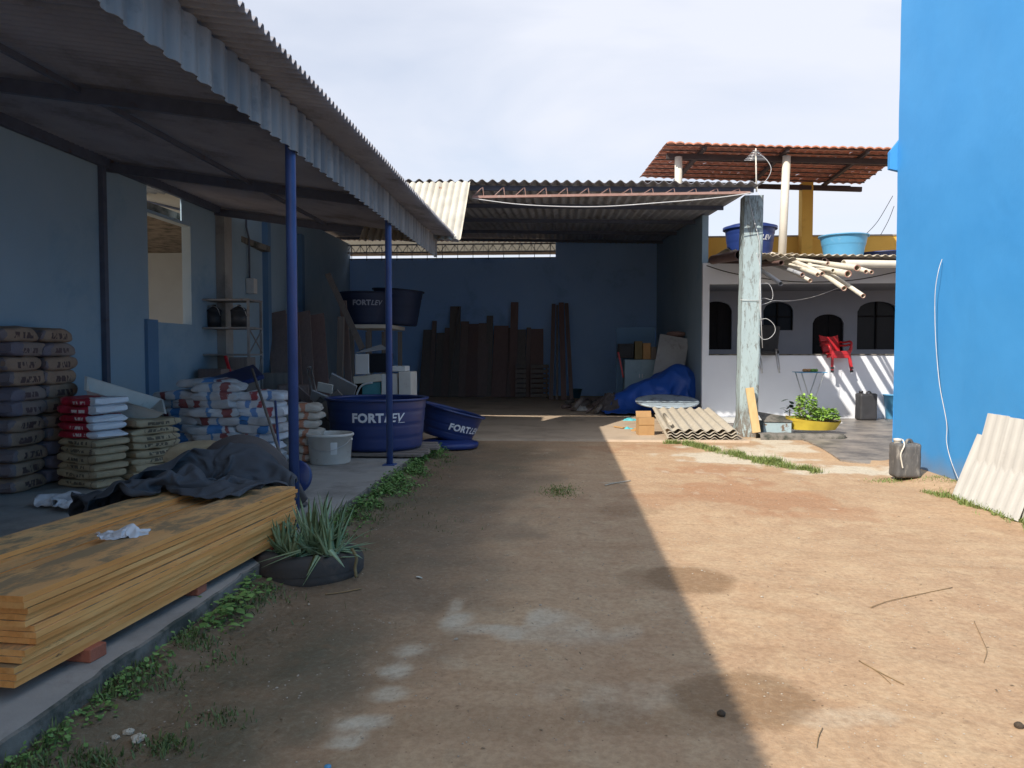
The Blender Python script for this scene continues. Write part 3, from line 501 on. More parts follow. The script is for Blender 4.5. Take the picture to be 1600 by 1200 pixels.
# ---------------------------------------------------------------- draped cloths: rest positions of a cloth grid, steps of 5 mm, each number relative to the one before
CL = {
'dark': (64, 40, [-3.8124, 4.8042, 0.1595],
[96,7,1,-1,2,3,0,-3,3,0,-8,4,-4,-6,-2,0,4,2,-2,-1,-5,1,9,5,3,-1,5,11,10,4,1,8,8,8,10,9,5,1,-2,-6,-1,4,5,4,3,2,3,4,6,5,7,11,13,6,7,9,8,6,4,5,1,7,5,5,-1,-207,-3,1,2,2,1,3,1,-3,4,-6,2,-5,-6,-4,-1,2,4,4,2,-4,-3,3,6,-1,6,2,9,10,4,1,8,9,10,10,8,4,0,-2,-5,-1,5,5,4,3,2,5,3,5,7,8,13,12,4,9,7,8,6,6,2,6,7,7,-1,5,-217,1,-3,2,4,3,-2,0,2,4,-2,-4,-3,-3,-4,-1,-2,6,5,3,2,-3,-6,2,1,9,1,6,4,5,6,7,9,13,9,5,4,3,-2,-4,0,7,6,1,2,4,4,1,7,7,15,12,9,5,8,7,5,7,5,4,6,11,7,4,-3,-221,-2,2,0,4,1,1,-1,-2,4,7,-10,-4,-4,-2,-4,5,4,6,7,0,-2,-4,-6,7,6,-2,3,6,10,3,5,9,10,11,3,4,6,-3,0,4,3,9,3,0,1,5,5,4,14,11,11,7,5,6,6,7,8,7,2,6,10,10,6,-5,-233,2,2,3,3,1,-3,-2,1,4,7,-5,-7,-4,-4,-1,3,7,7,6,-3,1,1,-7,0,7,7,-2,7,8,6,3,8,3,12,8,5,5,3,4,4,0,6,4,1,1,1,6,9,15,7,6,7,5,7,6,8,7,6,4,7,7,11,7,0,-243,0,3,4,2,-1,-2,1,0,4,6,3,-7,-5,-5,-4,6,7,3,8,-1,4,-1,-7,-1,7,3,4,3,6,5,8,7,7,2,8,6,5,7,6,8,7,0,-1,4,2,2,6,11,11,8,4,5,6,5,7,8,7,5,7,8,8,7,8,5,-256,1,2,4,1,0,3,-1,1,6,3,2,-4,-4,-6,-1,5,5,9,1,3,4,-4,1,-8,3,7,3,1,5,4,8,10,7,6,3,7,7,7,5,11,11,-2,2,2,2,3,5,9,9,9,7,5,1,7,6,8,6,7,6,10,6,8,8,6,-265,1,2,2,3,2,1,3,3,3,4,5,-6,-4,-4,-1,5,3,9,8,2,1,-5,0,-2,-6,7,6,3,-1,3,4,12,9,1,12,7,5,10,8,8,11,4,1,4,1,1,4,7,9,9,9,6,3,5,2,6,8,4,6,7,10,9,7,9,-273,1,2,2,0,2,4,4,4,6,4,6,1,-7,-6,2,2,4,6,8,6,0,-4,-5,-3,-4,4,6,5,4,0,1,6,11,3,11,11,10,4,9,11,9,7,0,5,-2,3,8,7,8,8,10,4,6,0,5,2,8,0,6,7,9,9,10,10,-279,4,1,1,1,2,3,4,6,10,4,3,1,1,-6,-5,5,5,5,8,4,2,1,-4,-8,-6,4,5,5,4,-1,3,6,8,7,13,8,10,10,10,4,8,5,5,4,4,0,8,6,9,12,5,5,4,3,-1,4,8,-2,6,6,9,8,11,14,-284,1,0,1,5,4,4,4,6,5,6,1,0,0,-5,5,4,5,5,7,-1,1,0,1,-1,-4,2,-2,3,4,4,5,8,6,10,8,9,10,10,10,3,7,3,5,5,3,5,3,9,8,17,1,3,3,3,2,5,6,1,6,4,6,9,8,15,-284,-3,0,5,4,4,4,3,6,5,4,6,0,-6,3,5,4,5,7,6,2,-4,-5,1,4,-6,4,2,-1,6,7,4,9,9,7,11,7,7,11,8,6,4,5,1,5,5,3,6,12,8,11,6,-1,3,3,4,0,5,8,5,4,5,5,8,14,-281,-4,7,4,0,-2,5,4,7,4,4,2,6,3,0,4,3,5,7,5,4,-3,-8,-4,4,-4,0,1,5,10,7,7,7,7,10,10,3,10,9,9,6,6,-1,6,2,5,7,5,8,9,10,4,5,-1,4,4,1,4,7,5,5,7,6,2,11,-278,-1,4,4,5,0,-2,9,5,1,5,4,2,8,5,3,4,3,3,6,6,-6,-2,-8,-3,5,-5,1,4,9,9,7,9,10,10,7,7,6,11,7,7,1,4,5,2,5,7,6,8,6,9,2,5,3,6,4,4,4,4,6,6,6,1,5,4,-275,3,1,3,4,6,-2,3,7,7,-3,5,7,4,7,7,5,3,3,5,2,-5,2,-7,-5,-2,-1,2,2,8,9,7,8,11,8,9,7,10,11,9,3,2,3,3,6,5,5,8,6,5,11,6,0,5,3,6,2,6,8,4,5,-3,3,5,6,-280,3,4,7,2,3,5,5,7,4,1,0,7,6,6,7,5,6,4,2,-3,1,-5,-1,2,-2,-1,-1,1,5,7,6,8,10,11,8,10,6,16,9,5,3,3,2,2,5,7,6,2,7,10,7,6,4,4,1,6,4,5,6,5,-7,0,5,4,-277,6,7,3,6,6,5,1,1,2,4,4,6,11,6,7,5,2,3,1,0,-6,-2,2,0,6,2,1,1,2,5,4,7,8,9,11,9,8,10,9,8,7,1,6,-1,4,6,1,7,4,9,7,7,3,6,7,2,6,4,6,5,0,-3,4,2,-283,9,1,7,6,6,6,4,-2,7,3,5,4,11,8,0,5,0,6,5,-2,-6,-1,1,-2,4,6,0,7,7,2,2,9,4,9,9,10,8,11,8,8,6,6,4,0,4,1,5,-1,6,6,10,7,6,8,7,1,7,5,3,3,4,-2,4,3,-285,6,5,1,6,6,6,2,6,5,4,4,9,6,2,5,3,2,3,6,0,1,0,-1,-2,-4,2,4,6,7,4,4,4,7,10,10,9,8,12,8,7,7,3,3,5,-1,4,2,5,0,10,8,7,8,7,9,2,5,6,3,4,2,2,2,4,-292,4,3,5,4,5,7,6,5,5,4,6,8,4,5,-1,2,3,4,3,3,5,0,-3,-1,3,-8,5,6,7,2,5,7,11,9,11,4,9,12,10,7,3,5,5,1,5,0,5,4,5,8,5,7,6,10,4,8,5,0,5,5,4,4,1,8,-296,6,3,1,1,4,8,8,7,4,7,1,6,6,3,-1,6,3,4,3,0,3,4,0,0,-4,-6,4,5,8,2,6,11,8,9,11,5,8,10,9,8,4,6,2,4,3,3,2,4,5,8,8,6,7,9,5,8,6,5,5,6,4,0,6,6,-300,8,3,1,0,-2,6,10,5,8,6,0,7,1,3,2,5,5,4,2,2,2,1,0,-5,-2,-1,5,4,8,4,8,10,9,7,9,7,12,8,8,6,5,5,4,2,2,2,5,4,6,9,9,7,6,8,7,8,7,6,4,4,7,6,6,1,-300,-7,1,8,3,2,3,8,7,8,4,0,6,-1,3,6,5,3,0,3,3,2,-2,1,-4,0,3,7,5,3,7,9,8,8,7,7,9,13,7,7,6,4,4,4,1,4,3,6,7,6,9,7,6,6,11,9,9,6,5,2,6,8,9,4,1,-314,-7,1,10,4,3,8,7,7,3,6,4,-1,7,1,6,1,3,4,-3,5,-1,0,0,-1,4,3,4,4,6,8,8,7,8,7,8,10,10,10,7,5,4,5,-2,5,3,5,7,7,6,6,7,8,7,11,10,9,6,5,5,4,7,8,5,-3,-312,-8,-4,9,8,6,9,7,2,3,6,5,3,3,3,5,4,1,-2,6,-2,1,3,-3,7,9,2,2,3,0,7,10,7,8,7,9,10,9,10,9,5,2,2,5,-3,2,7,8,8,7,6,7,5,7,13,10,7,6,6,7,6,5,7,7,1,-314,-9,-11,5,9,13,9,5,4,1,5,4,4,3,5,3,4,-1,0,5,-2,3,0,1,7,7,1,4,6,0,6,12,7,8,8,8,9,9,11,10,3,5,3,4,2,-4,1,8,8,9,8,2,7,7,11,10,8,7,7,10,4,6,8,6,3,-317,-9,-11,3,9,14,8,6,2,6,3,0,7,1,5,4,3,4,-4,1,6,-4,6,-1,8,4,4,5,0,6,9,9,7,7,10,9,9,6,10,11,7,4,4,3,5,0,1,1,8,6,3,8,9,5,9,8,11,7,9,8,5,4,9,3,6,-318,-7,-11,9,11,5,6,6,2,6,-1,8,2,5,3,3,4,7,0,-2,4,-4,0,1,9,9,6,0,6,5,6,11,7,6,9,12,5,9,2,11,12,6,4,2,3,3,-4,4,6,4,4,9,8,8,5,11,14,7,8,5,7,7,6,5,0,-311,-8,-3,-1,11,6,3,4,5,5,1,7,-2,6,3,4,5,5,5,-2,0,3,-1,-4,7,11,6,7,7,6,6,7,6,8,10,9,6,2,7,8,9,7,5,0,1,4,-1,5,4,2,6,9,13,9,2,7,18,10,11,3,9,8,3,6,4,-318,-6,2,-8,4,6,8,6,2,4,4,0,4,2,1,5,6,6,5,-4,-1,2,5,-1,9,12,7,5,7,8,6,6,6,8,8,8,1,6,5,7,9,9,2,5,0,3,1,2,2,3,4,9,14,9,9,1,15,14,12,10,8,2,6,5,9,-323,-1,-6,-8,1,8,8,5,4,2,4,1,-2,5,1,5,9,6,5,-4,-2,3,3,5,6,9,9,9,8,7,7,6,8,8,8,4,7,2,4,3,9,9,6,1,5,0,4,2,3,3,3,5,11,10,11,6,8,14,12,11,6,5,4,3,11,-316,-6,-6,-7,-1,9,11,2,4,2,2,2,3,-4,6,4,9,7,1,-2,6,3,2,6,6,7,8,9,9,7,7,6,9,7,5,7,4,5,5,1,9,10,6,1,3,4,2,2,2,4,4,2,10,10,13,7,9,11,9,9,6,6,5,5,5,-312,-7,-6,8,-5,4,6,5,2,2,-1,5,1,3,-2,8,6,6,1,7,6,3,4,4,4,7,6,10,9,4,7,9,9,5,7,6,3,5,4,6,9,7,5,5,3,5,-1,4,1,2,2,5,6,11,13,10,10,6,13,5,10,6,5,0,8,-314,0,-4,9,4,1,-4,1,3,4,-2,2,4,3,-2,7,3,4,5,10,6,5,5,1,3,4,8,8,8,8,5,10,9,7,7,4,4,4,5,7,6,7,6,5,4,3,5,0,5,5,0,-5,7,16,11,11,10,4,11,9,10,4,2,3,9,-319,3,8,2,3,-4,5,-6,0,4,4,-2,5,4,2,1,6,1,7,8,9,4,0,9,5,3,6,7,5,9,3,9,8,9,8,5,5,4,5,7,6,5,5,4,4,4,6,4,4,5,1,-4,4,15,14,11,5,9,11,10,5,6,2,6,6,-322,7,6,5,2,-3,-1,5,-6,5,-2,6,-2,2,4,2,8,-1,3,10,9,5,4,2,10,8,3,4,4,7,8,9,8,9,4,6,5,4,5,7,6,4,7,4,0,6,3,7,6,0,4,0,6,13,12,13,7,9,10,8,4,9,9,3,-3,-322,7,5,6,-1,2,4,1,-4,-1,4,4,4,3,2,2,4,3,-2,7,11,5,2,3,8,10,9,4,2,4,10,9,11,9,5,2,5,4,5,3,7,4,5,3,4,4,2,6,6,3,2,7,8,9,10,14,9,9,7,7,1,10,11,5,-2,-327,12,1,6,1,0,1,6,0,-4,4,1,4,3,4,0,4,6,5,5,6,5,1,3,3,9,11,9,7,1,7,10,10,9,7,2,4,5,3,0,6,6,6,5,2,3,4,5,4,6,6,6,7,8,6,12,12,10,6,8,-2,11,11,7,0,-323,-1,3,8,4,3,-1,1,4,0,0,5,1,4,1,3,5,5,6,5,6,0,2,2,3,9,11,10,8,4,3,11,11,8,6,4,2,3,3,5,4,5,6,6,4,4,3,5,5,6,6,6,6,8,7,8,12,11,6,8,0,10,10,7,3,-323,-4,-2,8,5,3,6,-1,0,4,-2,5,0,4,5,2,4,5,4,6,8,4,1,5,4,7,11,4,9,7,4,9,14,9,6,4,2,2,2,3,5,5,3,7,3,4,5,4,5,6,6,6,7,5,7,8,10,10,9,8,2,8,6,6,5,-316,-5,-4,0,8,5,7,2,-2,0,3,3,-2,6,4,5,2,5,7,7,6,2,7,5,5,6,7,6,6,6,10,10,14,10,5,5,2,2,2,2,2,4,4,5,4,5,5,5,4,6,7,4,6,7,6,7,11,9,8,7,6,5,6,1,5],
[4,0,7,8,5,7,5,6,2,4,-6,-10,-9,-7,-3,0,3,4,5,4,1,1,2,1,-1,1,2,4,3,2,1,4,0,4,0,8,7,8,7,8,6,2,0,0,-2,2,-5,-4,-7,-6,-12,-8,-1,-4,-3,0,1,2,2,0,3,2,3,2,2,-67,6,9,9,6,5,7,8,3,4,-5,-15,-6,-4,-4,-1,3,5,5,2,1,2,-1,3,-4,2,2,3,3,2,0,4,-2,-4,6,8,8,5,8,6,5,2,2,-1,-3,2,-3,-8,-5,-3,-12,-1,-3,-5,-1,0,3,4,2,1,2,4,2,3,-2,-72,9,7,10,6,4,5,7,7,7,-2,-16,-5,-3,-3,-1,2,3,4,3,2,-1,-1,0,-1,1,3,3,-3,3,3,4,-7,-4,7,8,7,7,3,5,4,2,4,-2,-3,-1,-1,-8,0,-8,-1,-2,-3,-4,-1,0,3,4,4,2,3,5,3,-1,2,-78,6,8,10,2,6,8,6,8,3,7,-16,-8,-5,0,-4,4,3,4,3,1,-1,0,0,2,1,0,1,2,-1,3,3,-8,-4,4,10,6,-2,5,5,4,4,2,4,-5,-4,-3,2,-4,0,-2,-2,-3,-3,-1,0,1,5,6,3,2,4,4,-2,1,-79,8,6,5,7,7,5,7,8,1,6,-10,-8,-5,-3,-2,4,3,3,2,0,0,0,2,0,1,0,3,-1,1,2,2,-2,-3,-6,4,4,2,3,3,5,7,5,4,-2,-4,-3,0,-2,2,-1,-2,-2,-2,0,-1,1,6,5,3,2,3,2,0,1,-81,8,8,5,7,7,3,6,4,5,4,-4,-5,-3,-5,-3,-1,2,3,4,0,-1,1,2,0,-1,1,1,2,1,2,1,-1,-2,-1,-3,1,4,1,1,2,4,6,3,4,0,-3,-2,2,-5,0,3,1,-2,0,0,0,4,6,2,2,2,3,1,-3,-77,6,8,6,5,4,4,5,6,2,7,-9,3,-3,-4,-2,-2,2,-1,7,0,0,1,2,0,-1,0,2,1,2,3,1,-1,-2,0,-2,-2,0,1,4,3,2,6,-1,-3,4,2,1,-3,-1,0,1,0,4,1,0,-1,3,2,4,2,3,2,0,-2,-80,6,6,6,7,5,2,3,5,6,6,-3,-1,-1,-1,-2,-3,1,-2,2,3,3,0,3,1,-2,1,1,2,0,0,4,1,-1,0,0,-3,0,-1,2,1,5,-2,-2,-1,2,-1,6,3,2,1,0,-1,2,-1,3,1,1,1,3,3,3,0,-2,-1,-80,6,6,3,7,6,4,4,5,5,7,2,-1,-2,-2,-4,-2,-1,0,1,3,3,2,1,2,-1,0,1,3,2,-1,0,3,-1,0,2,-1,0,-3,-1,5,2,1,-1,-2,1,-1,-3,1,4,6,-3,6,0,1,1,2,3,0,-2,-1,-1,-1,0,-2,-72,5,5,5,7,6,5,5,4,0,6,7,1,-1,-4,-3,0,-2,0,0,4,2,2,0,4,0,0,0,4,0,-1,0,4,-3,1,1,3,-1,-4,-2,7,-2,2,3,-2,0,0,-1,1,2,-3,9,0,3,0,-1,4,5,0,-3,-1,-2,0,-1,-7,-70,7,4,4,5,5,5,5,1,7,1,3,2,7,-5,2,-1,-2,-1,-2,1,-1,4,6,0,-2,3,1,-2,3,3,-3,-1,5,0,4,1,-1,-3,-3,6,-1,1,-1,0,4,-1,5,0,-8,5,6,5,-1,-1,3,1,6,-1,-4,-3,-4,0,2,-5,-69,1,6,6,5,6,5,2,3,0,5,3,6,4,2,-1,-2,-2,-1,-2,-2,2,0,5,4,-3,4,0,-2,5,-2,3,-1,-1,5,-2,2,3,-3,-1,-2,5,-2,2,2,3,-1,-2,-1,0,4,4,5,3,0,0,4,2,1,-4,-5,-3,-3,2,-1,-69,2,5,7,7,5,2,1,1,4,3,3,6,5,4,0,-3,-3,-1,-2,-4,0,2,3,5,-2,-2,2,2,3,3,-2,0,3,1,-1,4,-1,0,-1,-3,4,0,4,4,-2,2,-4,0,0,3,3,4,5,4,-4,5,2,-4,-4,-5,1,-3,4,-5,-68,4,6,6,4,3,7,-1,2,4,3,2,7,7,1,3,-2,-3,-4,-3,-2,0,0,5,2,-2,1,2,2,3,2,0,1,2,0,-1,-4,7,-2,-5,3,6,3,0,3,-2,-1,-1,0,0,2,6,3,5,0,1,-1,0,2,-6,-5,0,0,3,0,-72,3,5,6,4,2,6,2,4,0,5,3,3,10,1,-1,-2,-1,0,-4,0,0,-2,-1,7,0,2,2,3,1,2,2,2,1,-5,-2,0,-4,6,-4,6,7,1,0,1,-2,-1,0,0,0,1,2,6,5,3,2,-1,1,-2,-7,-4,-2,2,4,0,-74,0,6,2,7,4,4,-2,5,5,5,6,1,7,4,0,1,-1,-2,-2,0,0,-2,-2,-2,4,6,4,3,1,-2,-2,2,3,2,-3,-3,-3,2,-2,0,5,3,4,4,-1,0,-1,-2,2,2,2,3,3,6,5,-3,-1,-5,-2,-4,1,-2,-1,-3,-69,5,1,7,0,1,3,5,7,5,6,4,2,-2,6,-2,3,5,4,-2,-3,-1,-2,-2,-1,3,3,0,4,7,0,0,3,1,-1,-3,-3,-4,1,-1,0,1,6,-3,6,-3,-1,6,0,3,0,4,3,3,5,-1,4,-3,-3,-3,-2,-1,0,-3,-1,-74,4,5,4,4,4,1,4,6,0,6,-1,5,0,4,6,5,1,4,0,-3,-1,-2,-1,-1,1,6,3,3,3,2,2,0,2,-2,-2,-6,-4,-4,4,0,-2,1,2,5,2,-5,3,5,1,3,2,5,3,0,2,6,-3,-4,-2,-1,-1,0,-3,-2,-76,6,3,7,5,6,1,2,1,-1,0,4,3,6,7,6,6,0,-2,5,-3,-2,1,0,-2,1,0,7,4,3,2,0,1,1,-2,-2,-4,-6,-5,4,-2,2,3,0,1,3,1,0,2,4,0,5,5,3,0,0,7,-3,-3,-3,-1,2,-4,-1,-2,-76,7,4,6,7,7,-2,-2,3,0,1,3,5,4,6,6,3,0,1,4,2,1,2,0,-3,-3,-3,5,6,4,-1,0,3,1,0,-2,-4,-6,-5,-1,2,3,3,2,0,2,3,-1,2,1,3,5,-1,0,3,3,0,3,-5,-2,1,-2,-1,0,1,-77,0,6,7,7,7,0,-1,-1,5,-2,6,6,4,3,7,4,1,4,2,2,2,3,-2,-4,-4,-3,4,5,5,-1,0,4,0,0,-1,-4,-5,-4,-2,0,4,2,2,3,1,2,1,1,0,2,4,0,0,3,3,0,-1,-2,0,2,0,-1,-1,-1,-75,-4,1,5,6,8,-2,-1,8,-2,7,7,4,1,4,7,5,3,4,2,3,3,1,-2,-10,-3,3,3,4,4,1,1,1,1,-2,1,-1,-6,-8,-2,2,3,3,3,3,-1,4,1,1,1,3,3,0,0,2,2,0,1,-1,-2,5,2,-1,-2,-4,-72,-6,-4,2,6,3,6,-3,8,1,10,8,5,-3,3,3,2,4,7,4,4,3,-3,-8,-2,2,3,3,3,3,2,1,1,0,-1,1,-1,-3,-8,-2,-2,1,1,3,4,4,3,2,2,0,1,3,-1,3,2,0,3,2,-3,-3,0,5,3,-4,-5,-71,-5,-7,2,0,8,0,5,4,6,10,8,3,-1,3,0,3,0,4,5,2,5,-8,-4,5,5,2,3,3,4,1,0,1,1,0,-1,1,-1,-5,-5,0,0,-1,0,4,3,4,3,0,1,1,-1,2,3,-1,5,2,-1,-1,-1,-4,2,4,-1,-4,-79,2,-6,-1,2,5,5,6,5,6,7,9,4,2,2,0,1,2,-5,3,7,-3,1,-4,5,5,0,2,5,6,1,2,0,0,0,0,0,0,0,-5,-1,0,-4,0,2,2,2,3,-1,0,1,5,4,-4,2,0,-4,0,1,4,1,-3,1,1,-5,-73,-2,-1,0,1,7,8,6,4,3,5,8,6,2,-1,-5,-2,5,2,-3,6,4,-4,1,7,5,-1,2,1,6,-1,2,3,-1,-2,-1,-1,0,0,2,4,-1,-3,-3,-1,3,3,-4,1,4,5,6,0,-7,-5,-1,-1,-1,1,4,5,0,0,-3,-3,-70,-1,1,1,2,7,9,4,6,0,-2,11,-3,2,0,-1,-5,2,3,5,2,6,3,1,8,1,4,-5,3,0,2,4,2,1,0,1,0,0,-2,-1,0,2,0,1,-2,-3,0,3,1,0,8,4,1,-4,-4,-1,-4,-4,-1,3,4,-4,3,-5,-2,-58,-2,1,-2,2,13,7,1,6,0,-7,3,3,-4,1,0,-2,-2,5,3,4,7,6,7,8,7,-1,0,2,-1,2,5,2,-1,-1,3,-3,2,-10,4,-3,-1,1,1,3,-1,0,4,-2,-3,9,0,-3,-3,8,-4,-8,-4,3,-1,-2,4,-5,2,-5,-51,0,-5,3,2,13,3,5,-4,-2,-5,-2,3,-1,-1,0,0,-1,2,4,5,6,8,7,9,11,5,0,-2,1,5,-2,4,1,1,-4,2,-11,-1,3,-3,4,2,-2,-2,3,3,0,-3,-4,5,3,0,-5,9,1,-8,-3,-2,3,0,-2,-1,-3,-4,-46,1,-4,-2,4,12,5,-6,-6,-4,0,-5,-2,3,6,-4,3,-2,1,6,6,6,4,6,9,11,8,6,2,1,-3,3,-5,0,4,3,-8,-7,5,-1,-2,0,6,2,-3,-1,3,2,-3,-4,-2,4,-2,3,5,7,-3,-4,-4,-1,-1,4,-1,-3,-5,-46,-2,0,-1,2,8,-4,-4,-3,-6,5,-5,-5,0,7,-2,8,-1,-8,7,6,4,5,5,10,15,10,0,-2,7,2,-4,3,-6,1,2,-3,-8,5,5,-1,-3,2,6,-1,-4,-1,5,1,-4,-1,-2,3,2,7,4,-6,0,5,-2,-7,2,1,-4,-2,-48,-2,2,1,1,-4,-1,-7,-3,4,-4,5,-4,-5,-1,6,7,-1,-12,6,4,4,5,5,7,13,11,-1,1,9,4,3,0,-5,-6,-2,1,-3,1,5,2,2,-4,6,4,-4,-4,2,5,0,-4,1,0,6,4,-2,1,0,6,3,-8,-4,-2,0,2,-48,-2,1,-2,2,-7,-9,-3,5,-1,-6,3,5,-6,-7,2,8,1,-12,2,4,4,6,5,6,9,12,0,1,10,3,6,6,-10,-4,2,-4,2,1,-1,5,4,-3,1,7,0,-4,0,-4,4,4,0,0,6,3,0,1,4,-1,7,-5,-4,0,-4,-2,-44,-4,3,-2,-9,-5,-2,-5,4,1,-3,-3,3,-4,-10,-4,7,4,-9,-2,5,4,5,5,6,9,15,5,-4,5,11,-1,2,-2,5,-4,3,-2,1,3,3,0,3,1,-2,5,-1,-5,2,-2,4,4,3,-3,8,3,1,6,-4,4,-4,2,0,-3,-4,-45,-2,2,-8,-6,-4,-1,-3,-4,1,1,-6,1,-7,-9,-6,5,5,-1,-7,2,6,7,0,6,8,14,4,7,-1,12,5,3,3,0,-3,1,1,2,1,2,-4,5,-2,2,2,-1,2,-3,0,5,2,5,-3,-1,6,8,3,-4,2,3,0,0,-4,-5,-42,0,-2,-10,-7,-4,-5,1,-3,-2,-3,0,-6,-6,-8,-5,2,6,3,-4,-4,5,7,8,-2,4,6,8,10,6,7,3,4,2,8,4,2,0,1,1,-1,-5,4,4,-4,0,3,3,1,-3,3,4,5,-2,2,2,7,2,-3,4,4,-1,-2,-5,-6,-42,-1,-8,-10,-3,-2,-3,-5,-2,-2,-2,-4,-3,-3,-5,-6,-5,8,2,5,-4,4,3,5,3,0,-1,4,9,16,4,3,-1,3,8,9,4,2,1,5,-1,-4,3,4,0,-2,3,2,2,0,1,2,3,5,1,-1,2,1,4,5,-2,-1,1,-4,-6,-51,-3,-7,-11,-3,-2,-1,-2,-4,-1,-4,-3,-3,-3,-3,-6,-3,4,3,5,3,4,3,5,1,-4,-4,1,5,14,9,5,2,2,4,12,4,3,4,6,-2,1,2,2,5,-3,4,-2,4,3,3,2,3,4,7,-1,-1,0,1,3,-6,2,2,-2,-3,-60,-7,-6,-10,-5,-5,1,-1,-3,-4,-3,-1,-5,3,-5,-4,-4,-3,4,5,3,10,1,4,0,-3,-3,3,-1,9,13,6,2,3,7,7,9,4,5,4,4,3,0,3,0,4,-3,2,3,4,3,4,5,3,8,4,-2,-3,-2,2,-6,1,0,1,-1,-74,-6,-5,-8,-5,-3,-5,-1,-2,-2,-3,0,-4,2,-2,-6,-5,-1,7,6,0,5,2,1,-2,1,-1,1,2,4,12,8,4,4,6,5,6,5,6,4,4,4,7,1,5,1,6,1,3,4,3,3,6,3,7,5,1,-3,-3,-3,-6,1,-2,0,1,-85,-7,-4,-5,-6,-4,-4,-5,-2,2,-3,-2,-1,0,-1,-2,-4,0,0,6,4,6,-2,-1,3,-1,-1,4,1,6,5,7,4,6,7,5,4,3,5,5,6,6,7,6,7,8,4,5,1,4,2,3,4,4,9,3,0,-1,-4,-4,-4,-2,-1,-3,1],
